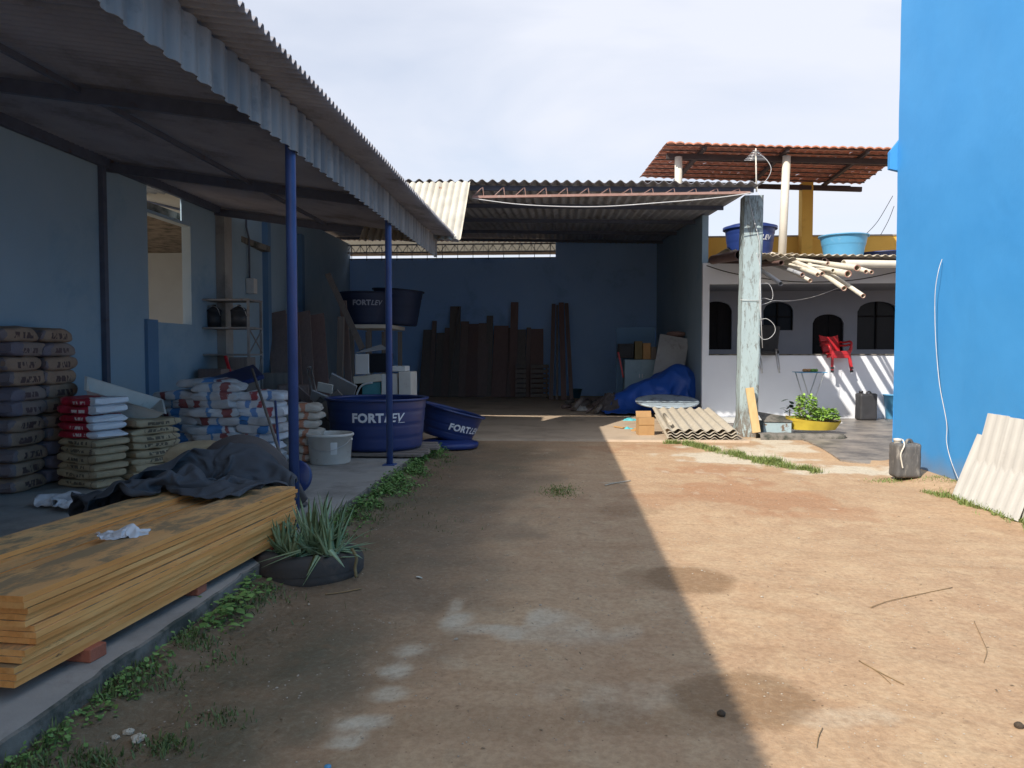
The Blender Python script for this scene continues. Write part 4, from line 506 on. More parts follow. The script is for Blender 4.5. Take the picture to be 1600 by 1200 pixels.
[0,0,4,4,-5,-1,4,2,6,7,2,-5,-3,5,4,5,1,6,4,4,10,7,3,6,8,7,2,0,4,5,7,9,-10,-7,2,-5,-1,-3,4,-3,4,4,2,-3,1,-4,0,-5,-2,0,2,1,1,-4,4,-4,0,3,-3,0,5,0,-3,0,-3,-81,-3,0,2,3,-5,-1,2,5,4,8,-5,4,2,3,5,4,-3,4,7,7,8,8,4,7,6,6,0,4,6,8,7,-10,-9,0,-5,-1,5,-3,2,5,4,-6,-3,2,-3,-2,0,-2,5,3,-4,-2,3,-3,2,0,-1,2,-4,1,7,1,-5,1,-83,-2,-4,-2,3,3,-4,-2,1,3,11,-4,7,4,1,5,5,-1,-3,5,7,8,10,7,8,3,7,2,6,6,6,6,-10,-12,-1,1,-2,0,7,0,5,-2,2,-5,-4,-1,2,-3,3,7,-3,-2,-2,1,-5,0,6,2,-3,-3,0,6,6,-4,-4,-89,4,-1,-2,4,1,-2,-3,-3,6,3,1,7,0,5,3,2,4,-1,-1,8,10,10,6,8,7,7,5,2,-1,9,7,-9,-10,-4,4,4,1,1,3,1,1,-2,-2,-2,-2,0,-1,6,-1,0,-4,0,2,-5,-2,1,4,4,-6,1,5,5,-3,-5,-89,-2,5,1,0,-4,4,-4,2,-5,1,15,-4,3,3,5,4,1,-3,1,13,11,7,5,14,6,1,4,0,1,5,7,7,-13,1,0,4,7,-2,-3,0,1,-1,-3,-5,0,2,0,-4,1,1,4,-1,1,-1,-4,1,-1,4,-5,0,0,4,6,-6,-90,-5,0,0,0,2,5,0,-5,-2,0,12,2,1,1,5,1,0,6,2,12,6,8,4,12,2,6,3,4,-1,2,3,8,7,-13,6,5,3,2,0,-1,-2,-5,-4,0,-3,-1,-3,0,-4,2,3,3,0,6,-1,-2,0,-3,0,5,0,-2,4,-3,-95,0,-3,3,-3,4,-2,3,0,0,-3,7,6,1,1,4,2,-3,4,8,9,5,5,7,7,8,3,4,5,1,1,2,4,6,8,-14,4,3,3,6,0,7,-8,-5,-4,0,-4,-7,-4,3,-2,0,4,4,6,5,0,-5,0,-1,-3,7,-1,-3,-1,-95,-1,3,-2,2,-5,5,-4,-1,3,4,3,1,3,4,5,3,-4,-1,6,7,10,3,7,8,11,3,2,4,6,4,2,1,3,10,-2,-13,9,0,4,11,7,-10,-4,-4,-3,-4,-4,-2,-3,-3,-1,0,4,4,6,6,-2,-8,0,0,2,0,-3,-2,-90,-2,1,6,-3,-2,0,3,-2,-4,4,2,7,3,2,4,6,-4,-4,3,5,9,7,6,8,10,10,5,1,3,6,7,-1,-1,8,1,-10,3,8,5,5,0,-2,-5,1,-5,-6,1,-2,0,-6,-3,-6,1,5,5,8,-2,-13,-3,0,2,3,2,2,-91,1,-2,5,2,0,-1,0,1,-3,3,-3,5,7,3,4,1,-3,-4,-1,8,6,7,7,9,10,9,9,1,4,5,4,2,2,3,-3,3,1,-3,5,6,-3,1,0,0,-4,-8,0,3,3,-7,-10,2,-4,3,6,4,-3,-11,3,-3,0,1,1,2,-80,-3,-6,5,-3,-1,-1,0,2,4,-3,6,4,2,3,5,2,-2,-4,-4,11,9,7,3,12,7,9,10,6,4,2,-3,1,5,-1,2,3,1,2,-1,6,3,-6,-3,0,5,-1,-5,-2,-4,3,-7,-4,4,4,-5,0,1,-8,0,4,1,0,-1,0,-77,-7,-2,-2,-2,2,-1,5,1,-7,1,1,5,4,6,5,-1,1,-2,-2,6,11,9,8,7,6,7,12,9,0,-4,4,1,0,3,-5,4,9,2,-4,5,4,1,-5,-2,1,7,0,-6,-15,7,-1,-2,-3,5,-1,-4,-5,-3,2,0,3,4,1,-4,-76,-6,1,-1,-2,-2,-4,5,-4,-2,5,-5,0,7,6,5,-2,0,1,2,4,10,8,9,7,8,9,12,5,-6,3,-2,2,3,-4,-2,10,5,4,0,-1,5,7,0,-3,3,0,2,-12,-13,4,5,2,-4,-2,5,-5,-3,0,1,-2,-4,-2,6,3,-78,-5,-6,4,1,-5,-4,-2,5,-5,0,4,-6,5,6,6,3,2,2,2,1,8,8,7,12,7,9,9,4,-4,-1,0,0,0,0,1,6,3,4,0,5,11,5,2,-4,3,0,-6,-10,-15,2,5,6,2,1,-1,-2,-4,-6,1,2,-4,-7,1,9,-73,-5,-6,-2,1,0,-4,-4,3,1,-4,-1,5,3,-1,3,3,3,4,0,7,8,7,11,8,7,8,7,6,0,-1,-1,-1,0,6,0,-6,2,9,0,8,9,5,4,1,-3,-5,-5,-10,-15,-2,6,5,3,3,1,-6,2,-2,1,-3,-5,-5,-1,5,-66,-6,-4,1,0,-3,0,-2,3,0,-3,-2,6,2,-1,0,0,1,4,5,7,10,6,8,9,7,5,7,6,6,3,0,-1,0,-6,3,-1,-8,8,6,8,5,2,0,2,0,-3,-7,-11,-9,-1,0,4,4,2,3,1,-7,-2,6,-3,-2,-6,3,3,-73,3,0,-4,6,-3,-1,-2,-1,-2,1,0,0,5,1,1,2,1,-2,7,7,9,7,5,7,4,8,7,6,1,4,5,-7,0,3,-2,-1,-8,12,6,1,0,0,0,1,0,-1,-2,-4,-9,1,-5,0,5,3,1,5,-4,-6,4,1,-5,-4,0,4,-74,-2,7,5,0,0,0,-2,-1,-1,1,-4,4,5,0,-6,3,5,1,4,7,8,6,6,7,5,3,8,0,2,5,6,-2,-7,2,6,-1,-10,6,9,-1,-4,-1,1,0,3,-4,0,3,0,-8,0,-5,5,-2,3,4,0,-2,-5,5,-1,-4,-2,2,-79,2,7,7,-1,3,-1,6,-1,-2,-2,-1,5,3,-9,2,-3,6,7,1,7,6,5,4,8,6,8,0,5,-1,4,4,6,-8,-5,3,8,-12,2,8,-3,-2,5,-5,-3,5,1,-5,2,4,0,-9,0,0,1,0,4,3,0,-3,-3,4,-3,-3,5,-86,6,7,4,2,3,1,-2,3,-2,4,3,1,-9,4,-7,5,6,5,5,4,0,5,3,7,9,9,5,0,0,6,4,4,-6,-8,0,12,-10,-2,0,2,5,-2,2,-6,1,4,0,-5,3,5,-8,4,2,-1,-7,2,4,-3,-2,-2,2,0,6,-2,-89,7,6,2,4,4,0,2,-3,3,0,4,-2,-3,8,-8,0,5,4,5,5,4,1,5,11,9,6,4,4,-2,6,4,0,-8,-2,0,12,-10,0,2,3,-1,3,-5,0,-5,2,5,-3,5,2,-4,2,-4,3,-6,-1,0,2,6,-3,-3,6,-4,2,-92,2,7,5,2,1,3,1,2,-4,-1,6,-3,9,5,-7,-1,0,3,5,5,4,4,8,8,9,7,4,5,-3,6,2,-4,-2,3,-3,9,-8,6,1,2,-1,-2,-3,-6,5,-4,1,6,2,0,-1,-1,-6,2,3,1,0,-1,-4,3,1,-3,0,-3,-86,0,7,0,1,4,4,-1,0,-4,2,5,3,9,5,-1,-1,0,-3,3,4,4,7,6,9,8,6,2,3,5,3,-3,1,2,-2,5,-1,-2,7,-4,-2,-2,-3,-2,5,-2,4,0,1,-1,-3,0,-3,2,-1,-2,0,1,1,-3,1,1,1,-1,-3,-82,0,5,0,6,0,-2,0,-3,7,-3,4,8,3,4,-2,5,3,3,-3,5,3,5,7,7,6,6,5,4,3,-1,1,1,-1,1,1,1,4,3,-3,-3,0,1,-6,0,3,1,-2,-1,-1,-1,-3,-1,1,-2,1,-1,0,0,0,-1,1,1,1,0,-76,-2,2,4,3,-6,-3,-2,7,5,-5,5,8,6,-3,1,2,4,6,4,-2,6,6,6,0,4,8,5,3,4,1,-1,-1,-2,0,-2,1,0,9,9,-1,-6,5,-3,-2,-4,-1,0,-4,-3,-1,-2,4,-3,0,-1,0,-1,1,0,1,-1,2,1,2,-68,-1,-3,7,5,-6,-7,-3,5,5,-5,6,9,7,2,-1,1,1,6,6,-4,5,7,7,2,-1,7,4,-1,4,1,-4,-1,-3,-3,0,1,-2,8,11,7,3,1,1,-4,-1,-7,-4,-3,1,2,-9,-1,-1,0,-3,1,0,2,1,1,0,1,1,3,-71,0,1,9,7,-3,-9,2,-4,3,5,2,7,6,4,2,-2,4,3,5,2,0,5,7,2,6,-4,-1,6,-3,-1,-3,0,-2,-2,0,0,7,-3,9,9,4,3,5,2,-6,-6,-7,1,8,-8,0,-1,-7,3,-6,-1,-2,0,2,-1,2,0,3,1,-63,-5,2,6,6,3,-4,3,-5,4,-2,7,6,-1,5,5,4,1,5,5,3,1,3,3,7,3,3,-8,-2,0,-2,0,0,-1,3,-3,5,0,3,1,3,4,3,3,4,-5,-5,-1,4,7,-6,1,-4,-3,-4,-5,3,-2,-5,-4,-1,5,-1,3,0,-62,-1,5,9,-5,3,8,-4,4,2,-3,1,4,0,3,5,3,5,7,6,5,3,2,2,6,5,-3,-3,2,-1,-3,2,-2,-2,1,2,2,-3,5,0,3,0,1,4,4,-2,-4,0,3,5,0,0,-5,-1,-3,-8,0,-5,1,-7,-3,0,3,-2,4,-58,0,4,-2,9,3,5,2,-1,0,3,-3,3,3,2,0,6,4,7,5,4,4,4,4,3,5,1,-1,0,-1,0,-1,-3,-2,4,1,-2,0,1,3,2,2,0,2,3,1,-2,-2,2,3,4,0,-7,3,-3,-7,-7,-6,5,-3,-4,-3,0,0,-1,-59,5,5,-3,10,6,0,4,2,-2,1,1,0,3,-1,3,3,6,7,6,5,4,4,3,5,5,3,-3,-2,2,-1,-3,-3,0,-1,5,-1,0,0,1,0,5,1,2,0,3,-1,0,-3,1,5,6,-4,3,-6,-6,-4,-6,-5,-1,3,-1,-1,1,-4,-66,1,7,2,10,4,6,3,4,-1,3,-4,1,0,0,1,4,5,4,8,4,4,4,-2,5,10,5,-4,-2,-2,4,-4,-1,-1,0,0,4,0,-3,2,3,4,2,1,-1,2,1,-3,1,-2,1,7,1,-2,-1,-5,-5,-3,-5,0,3,0,-1,1,-7,-74,1,7,8,10,8,3,6,0,3,2,0,-4,0,-2,1,3,6,1,7,4,4,2,3,5,7,7,-3,-1,0,-6,2,1,-1,2,0,3,-2,-2,4,4,1,2,0,1,-2,4,-2,-2,0,0,0,6,-4,-5,1,-2,-5,2,-1,0,0,-2,4,-4,-85,9,10,10,4,8,6,4,-2,0,2,2,-2,-2,-1,-3,5,6,4,0,6,3,2,6,6,6,8,-2,-2,-2,-2,-3,1,5,0,4,1,1,-1,1,0,1,0,1,2,-1,2,4,0,1,-1,-1,-1,-3,-5,-3,0,-6,6,1,0,-3,-3,4,-4,-80,12,13,7,6,5,3,-1,3,-2,1,0,0,-2,-2,-4,3,8,6,-1,3,7,3,3,4,7,0,4,3,0,-2,1,2,6,-1,4,1,0,-1,-1,-3,1,-2,1,2,2,3,3,3,3,-3,-2,-3,-5,-4,-3,-4,-2,6,2,-4,-1,-6,0,-8,-62,15,12,3,4,3,5,-3,0,1,-2,2,-2,-3,-2,-2,0,8,9,-1,3,6,4,2,4,2,8,4,1,1,1,4,3,4,0,-2,-2,-2,-1,0,1,2,-2,-2,4,1,3,2,0,5,1,-2,-3,-3,-3,-4,-6,-1,5,-2,-5,-6,-3,-7,-4,-44,13,4,0,8,5,2,-1,0,-3,2,-1,-1,-4,-3,0,-1,6,12,-1,-4,6,5,7,4,4,-4,5,8,4,0,4,2,0,3,4,-2,-1,-2,-2,1,1,-1,-3,3,2,-5,1,3,6,4,2,-1,-5,2,-4,-5,-3,-3,-3,-8,-7,-2,-6,-5,-34,0,6,3,7,6,5,1,-2,-2,-1,-5,-1,1,0,-3,0,5,7,5,-4,0,6,6,8,4,-6,0,2,14,3,3,5,1,2,6,0,-2,-1,-3,0,1,-1,-2,-2,4,-3,1,2,3,1,2,4,-1,-1,-6,-5,-3,-7,-3,-8,-6,-2,-4,-5,-46,8,6,5,7,5,5,4,1,-3,-5,1,-2,2,-2,-1,0,0,6,4,1,1,6,5,5,2,2,0,-2,9,10,2,2,5,4,4,3,0,-2,-2,-4,-4,-1,0,2,0,4,2,2,2,0,1,0,1,0,-4,-8,-8,-9,-2,-8,-6,-4,-3,-2,-52,6,8,6,6,9,2,5,4,2,-5,2,-4,4,-1,-3,-1,1,4,6,0,-1,6,2,4,0,-2,8,1,6,9,-2,0,4,11,3,3,4,1,-1,-5,-3,0,-1,0,4,-2,5,0,3,0,1,1,-3,-1,-3,-6,-9,-7,-7,-8,-3,-7,-4,1,-56,4,6,10,9,5,2,7,4,6,1,-1,-5,3,-3,3,-2,1,3,3,2,-4,2,6,-3,1,6,1,10,3,3,1,-1,-2,14,6,2,4,1,4,1,-2,-1,-2,-1,0,6,0,6,-5,2,-2,-1,1,-3,-6,-8,-6,-8,-7,-6,-5,-6,-5,-1]),
'brown': (22, 20, [-3.3016, 5.9414, 0.1613],
[60,12,12,0,-4,5,9,4,10,3,9,12,14,9,6,8,15,4,-4,3,10,15,15,-177,12,12,3,3,0,12,3,8,6,13,9,13,10,8,12,13,-4,4,9,3,5,15,-178,11,12,9,3,2,6,8,12,5,8,15,12,10,12,15,-4,7,12,5,-3,7,6,-178,9,12,9,9,3,3,11,10,10,9,13,14,13,13,1,8,13,3,4,1,3,2,-183,11,10,10,8,10,3,9,13,13,8,14,11,14,9,9,11,7,4,7,4,3,6,-192,3,5,12,7,8,11,7,14,13,14,11,13,15,8,12,10,6,8,4,6,9,9,-195,3,2,2,5,10,10,13,8,13,15,10,16,14,13,10,9,9,7,6,10,11,11,-210,0,6,5,7,7,6,12,12,12,11,13,17,16,13,11,9,10,10,9,8,6,6,-218,2,6,6,8,8,10,10,13,13,13,13,16,16,16,12,10,10,7,3,4,5,6,-220,8,10,9,7,7,8,12,13,13,14,13,15,16,14,10,9,7,8,2,4,11,4,-221,7,7,9,11,9,9,14,13,12,15,11,16,16,12,12,10,9,8,6,7,7,3,-212,9,6,5,3,10,7,13,12,12,12,13,16,15,13,12,8,10,9,0,7,7,6,-196,3,2,4,4,8,10,10,14,11,10,13,17,13,13,12,7,10,10,11,1,0,2,-189,-1,0,9,8,9,9,10,14,12,8,13,16,13,8,14,6,9,7,10,11,10,3,-212,7,9,10,5,9,8,10,14,8,12,12,16,12,12,7,12,5,4,8,8,9,10,-199,10,7,4,8,7,6,10,12,7,9,13,16,11,11,11,10,6,6,0,6,9,11,-180,6,5,7,4,9,9,3,6,12,6,11,14,13,12,10,8,12,1,10,0,13,4,-175,10,8,4,7,11,-5,9,4,6,10,10,13,13,11,12,11,4,10,6,6,14,7,-189,13,9,14,9,0,-4,7,10,1,11,12,13,11,8,10,14,10,2,12,6,13,11,-195,12,15,14,8,-4,-1,10,3,6,13,7,12,11,9,7,15,9,-1,11,9,14,10,-192,12,16,18,6,-6,5,12,-4,7,10,2,16,12,10,3,14,9,-5,14,12,11,12],
[8,5,6,-5,-7,-7,9,12,-5,-11,12,13,-5,7,-7,3,-5,5,6,7,0,5,6,-30,2,6,-5,-5,-9,-1,14,-1,-9,8,8,1,3,-4,6,0,7,3,2,3,8,7,-32,5,-1,-1,-6,-9,-6,11,7,-10,7,6,-5,8,-4,3,7,9,-5,6,7,5,8,-44,8,5,-5,0,-6,-7,6,7,-5,5,-2,3,7,-6,9,6,-3,6,6,8,6,6,-49,-1,8,7,-4,-4,-2,-3,8,0,3,-3,6,-2,3,7,0,6,7,7,8,5,5,-47,-1,-2,-1,8,-2,-2,-2,5,1,1,-1,5,-2,7,0,4,8,8,8,8,1,-2,-40,-1,-1,-1,-3,5,1,0,0,4,2,1,2,3,4,1,3,9,8,3,-3,1,1,-24,-4,-1,0,-4,1,1,4,3,2,3,1,2,5,2,3,4,5,-1,1,3,3,0,-25,-5,-2,0,1,2,3,1,6,2,2,3,2,4,2,3,2,0,2,1,1,-1,-3,-26,5,-1,1,2,2,3,1,4,4,5,3,2,1,3,2,-2,-2,-2,4,6,-1,2,-35,3,0,1,4,5,5,2,3,5,4,2,4,2,0,1,2,-2,-1,5,2,1,2,-46,-2,2,9,4,7,7,4,3,3,4,3,3,3,0,0,0,-1,1,2,-3,4,-2,-46,5,4,7,5,8,7,5,3,3,3,1,2,2,2,1,-3,2,1,-1,-4,1,-3,-40,2,7,7,9,5,6,6,4,3,1,1,3,0,2,4,-4,2,-4,-4,3,-2,-4,-40,7,6,8,10,3,6,7,2,5,-1,4,0,0,4,-4,6,-4,-2,-4,-5,-2,3,-39,4,8,11,7,5,8,5,1,5,-2,4,1,1,-1,-4,-3,11,0,-6,-8,-6,2,-34,6,8,10,8,4,4,7,2,1,-5,9,1,-3,2,1,-7,-2,12,2,-8,-4,-3,-37,6,8,10,4,6,8,5,4,-9,-2,13,-1,-3,4,-5,0,-4,2,14,-4,-5,1,-40,7,9,6,0,8,10,7,-5,-13,7,10,-9,9,-6,-1,-3,6,-9,10,4,6,1,-40,6,4,1,5,8,11,5,-11,-11,3,16,-11,8,-2,-6,3,5,-10,10,10,5,4,-37,3,4,-1,4,10,10,-4,-13,-10,6,16,-11,3,6,-11,3,13,-12,12,11,7,6],
[0,0,3,11,12,12,-2,1,11,11,-5,-4,2,-4,0,-2,-2,-9,-11,-13,-9,-2,0,0,7,5,14,11,9,6,-1,9,9,-3,-2,0,-2,-1,-1,-5,-13,-10,-10,-10,-10,-2,5,7,10,10,14,11,9,0,4,12,-2,-2,0,-4,0,-2,-11,-12,-8,-10,-9,-8,-14,20,6,7,11,11,10,11,6,3,9,0,1,-3,-5,1,-11,-9,-10,-10,-10,-10,-10,-14,26,10,8,7,9,12,8,11,2,7,2,2,-5,-1,-8,-9,-6,-13,-11,-10,-10,-11,-12,18,14,14,10,5,9,10,12,4,8,4,0,-6,0,-11,-7,-10,-13,-9,-11,-11,-10,-11,8,15,14,14,12,8,10,8,11,5,5,-2,-2,-4,-8,-11,-12,-10,-10,-9,-9,-11,-11,-1,15,14,11,14,13,15,8,6,7,3,0,-1,-8,-7,-9,-12,-10,-8,-8,-11,-15,-14,0,13,16,14,15,12,10,13,7,4,3,1,-2,-6,-7,-7,-10,-10,-12,-15,-12,-16,-15,8,12,14,14,14,12,11,11,9,5,4,0,-2,-6,-9,-10,-9,-10,-11,-15,-16,-12,-13,8,13,15,17,13,12,9,8,8,6,3,0,-3,-6,-7,-10,-8,-9,-14,-13,-12,-13,-14,-1,12,16,14,13,15,10,10,9,4,2,1,-3,-6,-7,-8,-9,-12,-10,-15,-12,-12,-14,-9,16,18,16,12,11,11,12,6,4,3,1,-2,-6,-8,-5,-9,-10,-10,-12,-16,-14,-16,-4,15,16,13,14,9,9,10,6,5,3,2,0,-5,-7,-6,-10,-8,-12,-12,-11,-13,-14,-3,13,8,10,14,9,10,12,3,9,-1,4,-5,-3,-2,-12,-2,-12,-12,-12,-11,-13,-11,-2,9,9,10,11,10,11,12,3,8,0,2,-3,-5,-3,-7,-6,-8,-11,-14,-14,-11,-10,0,7,9,9,12,11,9,10,8,3,0,2,-4,-6,-5,-4,-7,-9,-7,-11,-15,-6,-12,-2,5,10,10,11,12,9,6,11,1,-3,3,-6,-7,-3,-5,-5,-7,-11,-6,-11,-8,-6,1,-1,11,5,10,12,9,10,4,-2,-1,3,-6,-2,-7,-5,-6,-5,-12,-4,-9,1,-6,1,3,-4,5,12,13,8,8,0,-3,1,3,-6,1,-5,-8,-5,-5,-11,0,-8,3,-3,0,0,0,0,12,8,8,4,-2,-1,0,5,-6,-1,0,-7,-7,-2,-10,-1,0,0,0]),
'tarp': (30, 23, [0.9097, 18.8522, 0.0565],
[21,22,1,35,19,20,30,16,22,25,13,16,27,21,11,19,20,19,6,17,-11,14,4,9,31,13,28,21,28,20,18,-538,16,15,24,25,26,23,18,10,31,14,25,22,21,15,12,17,17,5,10,5,21,13,14,17,6,25,25,27,16,19,-537,23,25,19,24,19,17,13,20,23,15,16,32,33,7,10,12,19,16,3,15,21,13,13,12,2,21,33,34,5,13,-527,31,26,23,13,14,10,10,26,26,15,18,31,36,4,10,2,18,25,7,9,21,25,14,11,10,10,24,17,23,-2,-500,22,29,24,11,9,7,14,27,23,23,9,37,25,14,7,9,7,28,19,-9,31,28,16,12,9,10,9,24,4,-1,-486,26,27,13,15,11,13,10,20,28,26,18,24,29,13,15,11,17,22,9,2,30,24,17,10,1,16,20,12,-15,11,-484,28,23,14,13,9,15,17,20,26,21,20,30,27,11,18,14,22,16,10,6,24,26,23,2,21,3,29,-14,10,16,-503,26,10,20,13,6,24,18,17,32,21,27,24,17,11,27,18,18,12,12,20,19,28,19,8,6,11,31,-5,9,14,-499,24,2,5,11,20,14,11,34,30,17,26,21,17,11,26,29,18,11,13,21,24,22,22,13,7,11,18,9,15,5,-498,11,15,7,7,12,10,16,34,22,28,23,20,16,15,26,18,16,21,21,22,27,21,15,8,11,21,11,22,10,-6,-498,7,9,15,2,15,11,21,25,25,22,37,6,26,13,19,23,25,12,23,14,30,26,7,13,2,38,21,9,10,-5,-507,8,20,10,1,17,9,25,21,16,24,30,22,26,12,15,12,26,24,18,20,26,27,7,18,7,22,23,-1,13,15,-519,14,20,2,3,17,25,16,11,33,31,19,25,23,12,18,9,21,19,22,16,28,25,12,27,15,14,11,9,5,15,-520,24,-3,13,9,24,12,25,12,29,23,31,19,26,16,12,6,25,20,19,18,31,22,15,21,12,24,9,6,5,15,-515,24,14,4,18,17,9,17,23,20,24,30,18,16,10,13,11,26,15,24,17,34,20,19,19,16,20,17,13,9,4,-511,22,24,14,10,16,6,18,18,19,15,34,8,14,13,19,12,12,15,19,26,26,32,19,21,14,22,22,14,15,6,-508,25,19,17,14,4,11,14,24,17,15,31,23,15,4,10,11,14,16,9,26,32,24,20,19,17,11,32,12,0,7,-486,21,25,8,20,14,18,9,25,14,20,15,27,23,8,0,15,8,13,21,7,41,13,19,23,21,19,30,16,-22,9,-479,18,24,12,12,16,25,16,17,23,18,15,20,20,12,13,17,13,17,-10,18,35,15,18,18,17,14,17,17,5,0,-466,25,12,11,21,12,26,32,15,19,20,14,16,15,17,9,10,8,5,9,29,18,11,21,16,22,-1,6,31,21,22,-483,19,14,15,16,18,25,32,21,12,30,22,10,7,9,12,0,11,14,12,26,12,3,18,13,17,4,5,24,37,24,-483,32,17,16,12,9,20,43,10,11,33,28,16,9,-2,-1,1,19,18,12,28,20,3,-5,20,8,6,11,17,26,30,-463,34,20,21,13,9,20,18,19,8,16,38,25,14,-2,-4,-10,37,15,6,32,28,-4,-10,17,3,12,3,19,26,28,-441,27,22,13,28,12,17,-8,20,20,22,27,32,17,-5,-3,3,15,16,13,19,34,-6,-2,4,18,2,16,20,16,16],
[7,5,0,-5,3,-6,6,-7,-3,18,34,12,7,-11,-1,1,2,12,26,23,17,-4,-4,2,-6,-25,-17,0,-9,9,13,-71,0,3,0,-4,7,-6,-6,-1,7,30,18,19,-2,-9,2,-14,7,29,25,19,3,-17,-4,-4,-16,-4,2,-12,2,17,-77,2,4,4,5,-7,2,-1,-5,8,18,19,-1,13,-5,2,-3,-13,24,21,18,-3,-21,7,-4,-13,20,0,0,5,16,-100,9,7,14,1,-5,-2,-2,-3,11,9,9,1,15,12,-2,-20,-9,5,18,22,8,-21,-16,6,-9,21,15,2,8,1,-101,26,6,13,7,1,-6,6,-13,12,8,-10,12,2,-2,-3,-14,3,4,10,28,4,-10,-18,-6,12,5,19,8,6,1,-75,8,14,17,-7,5,-1,-16,10,2,6,-17,2,12,-18,-3,2,-4,4,12,19,10,-1,-20,-4,18,3,7,12,7,10,-57,2,12,0,2,0,-6,2,-2,15,-20,-14,9,5,-9,2,-3,-15,9,8,27,0,1,-5,-11,-1,10,11,17,15,6,-37,-6,-10,1,7,-4,6,4,-4,2,2,-15,5,0,-7,-15,-1,6,11,-4,11,8,2,-17,3,1,10,0,27,13,-3,-23,4,-2,-4,-3,10,2,-5,8,-13,1,-12,-3,4,-2,-4,-1,8,4,-5,1,2,-6,2,-5,-2,7,18,18,6,8,-15,1,1,-2,0,7,-2,0,-9,-5,-4,-11,1,1,7,-4,-1,3,0,2,-10,1,-3,-3,-3,2,6,22,-3,14,9,-12,6,6,4,6,2,-1,-3,-14,-1,-1,-21,2,2,7,-3,5,2,-4,2,-12,-3,5,-2,-6,7,-5,14,8,9,-1,-2,7,3,12,4,3,1,-7,-12,15,-6,-20,0,16,-7,-7,0,1,0,-3,-6,-11,11,-3,-2,-5,0,20,3,7,-4,6,-3,3,9,3,10,7,-12,1,9,-13,-19,15,11,-4,-1,-4,-6,-4,2,-2,-6,-4,2,5,-11,0,18,-2,1,-8,20,-11,14,4,-2,9,13,2,-10,0,4,-16,-4,7,8,2,-2,-9,-6,-2,3,4,-7,-2,1,-7,7,0,5,-8,-10,32,-11,5,4,8,-2,16,-14,7,1,11,-11,-11,11,2,4,10,-6,-7,-9,2,-8,0,-8,-1,-1,4,-9,-11,4,-2,32,-5,7,-3,3,0,7,1,-3,1,25,-16,6,-1,-1,7,3,-9,2,-10,10,-4,-7,-8,0,1,3,-19,-12,0,-7,55,-6,-2,-1,-2,10,4,-6,-9,9,3,3,-3,8,-16,-2,-7,2,4,18,9,0,-12,2,-8,3,-5,-6,-18,-14,-2,58,-2,0,5,1,2,-12,2,-14,9,-1,6,-9,5,-4,-15,2,6,25,1,16,-6,-11,4,-8,-5,3,-8,-17,-24,1,73,3,-6,-3,3,4,-1,-5,-7,-12,1,0,-4,-14,6,-2,13,15,-2,11,9,-13,-3,-3,0,-5,-2,-5,-9,-16,-5,78,-4,-1,-8,-2,2,2,-12,-18,-2,5,-1,9,-3,-16,-2,13,15,14,0,3,-19,-6,8,-8,7,-6,-11,0,-10,-2,65,8,-3,-17,-1,9,-23,-9,3,-3,-1,19,-5,-27,-1,-3,11,18,2,0,23,-23,-9,-6,15,-13,2,-7,-9,7,3,70,5,-15,-10,-8,-9,-16,3,13,-3,-7,-7,-3,-12,-8,14,8,-10,1,15,28,-23,-8,-13,11,17,-18,-2,-12,1,9,82,-4,-5,-12,-18,-10,-8,-8,10,9,4,-14,-7,-7,-8,4,-2,-4,1,27,17,-11,-12,-9,-19,20,14,-25,-4,2,-3,112,-12,-11,-3,-23,-9,-4,-10,-3,4,11,2,-17,-8,-4,1,0,-4,-1,18,23,-6,-22,-21,-11,7,24,-12,4,-4,-15],
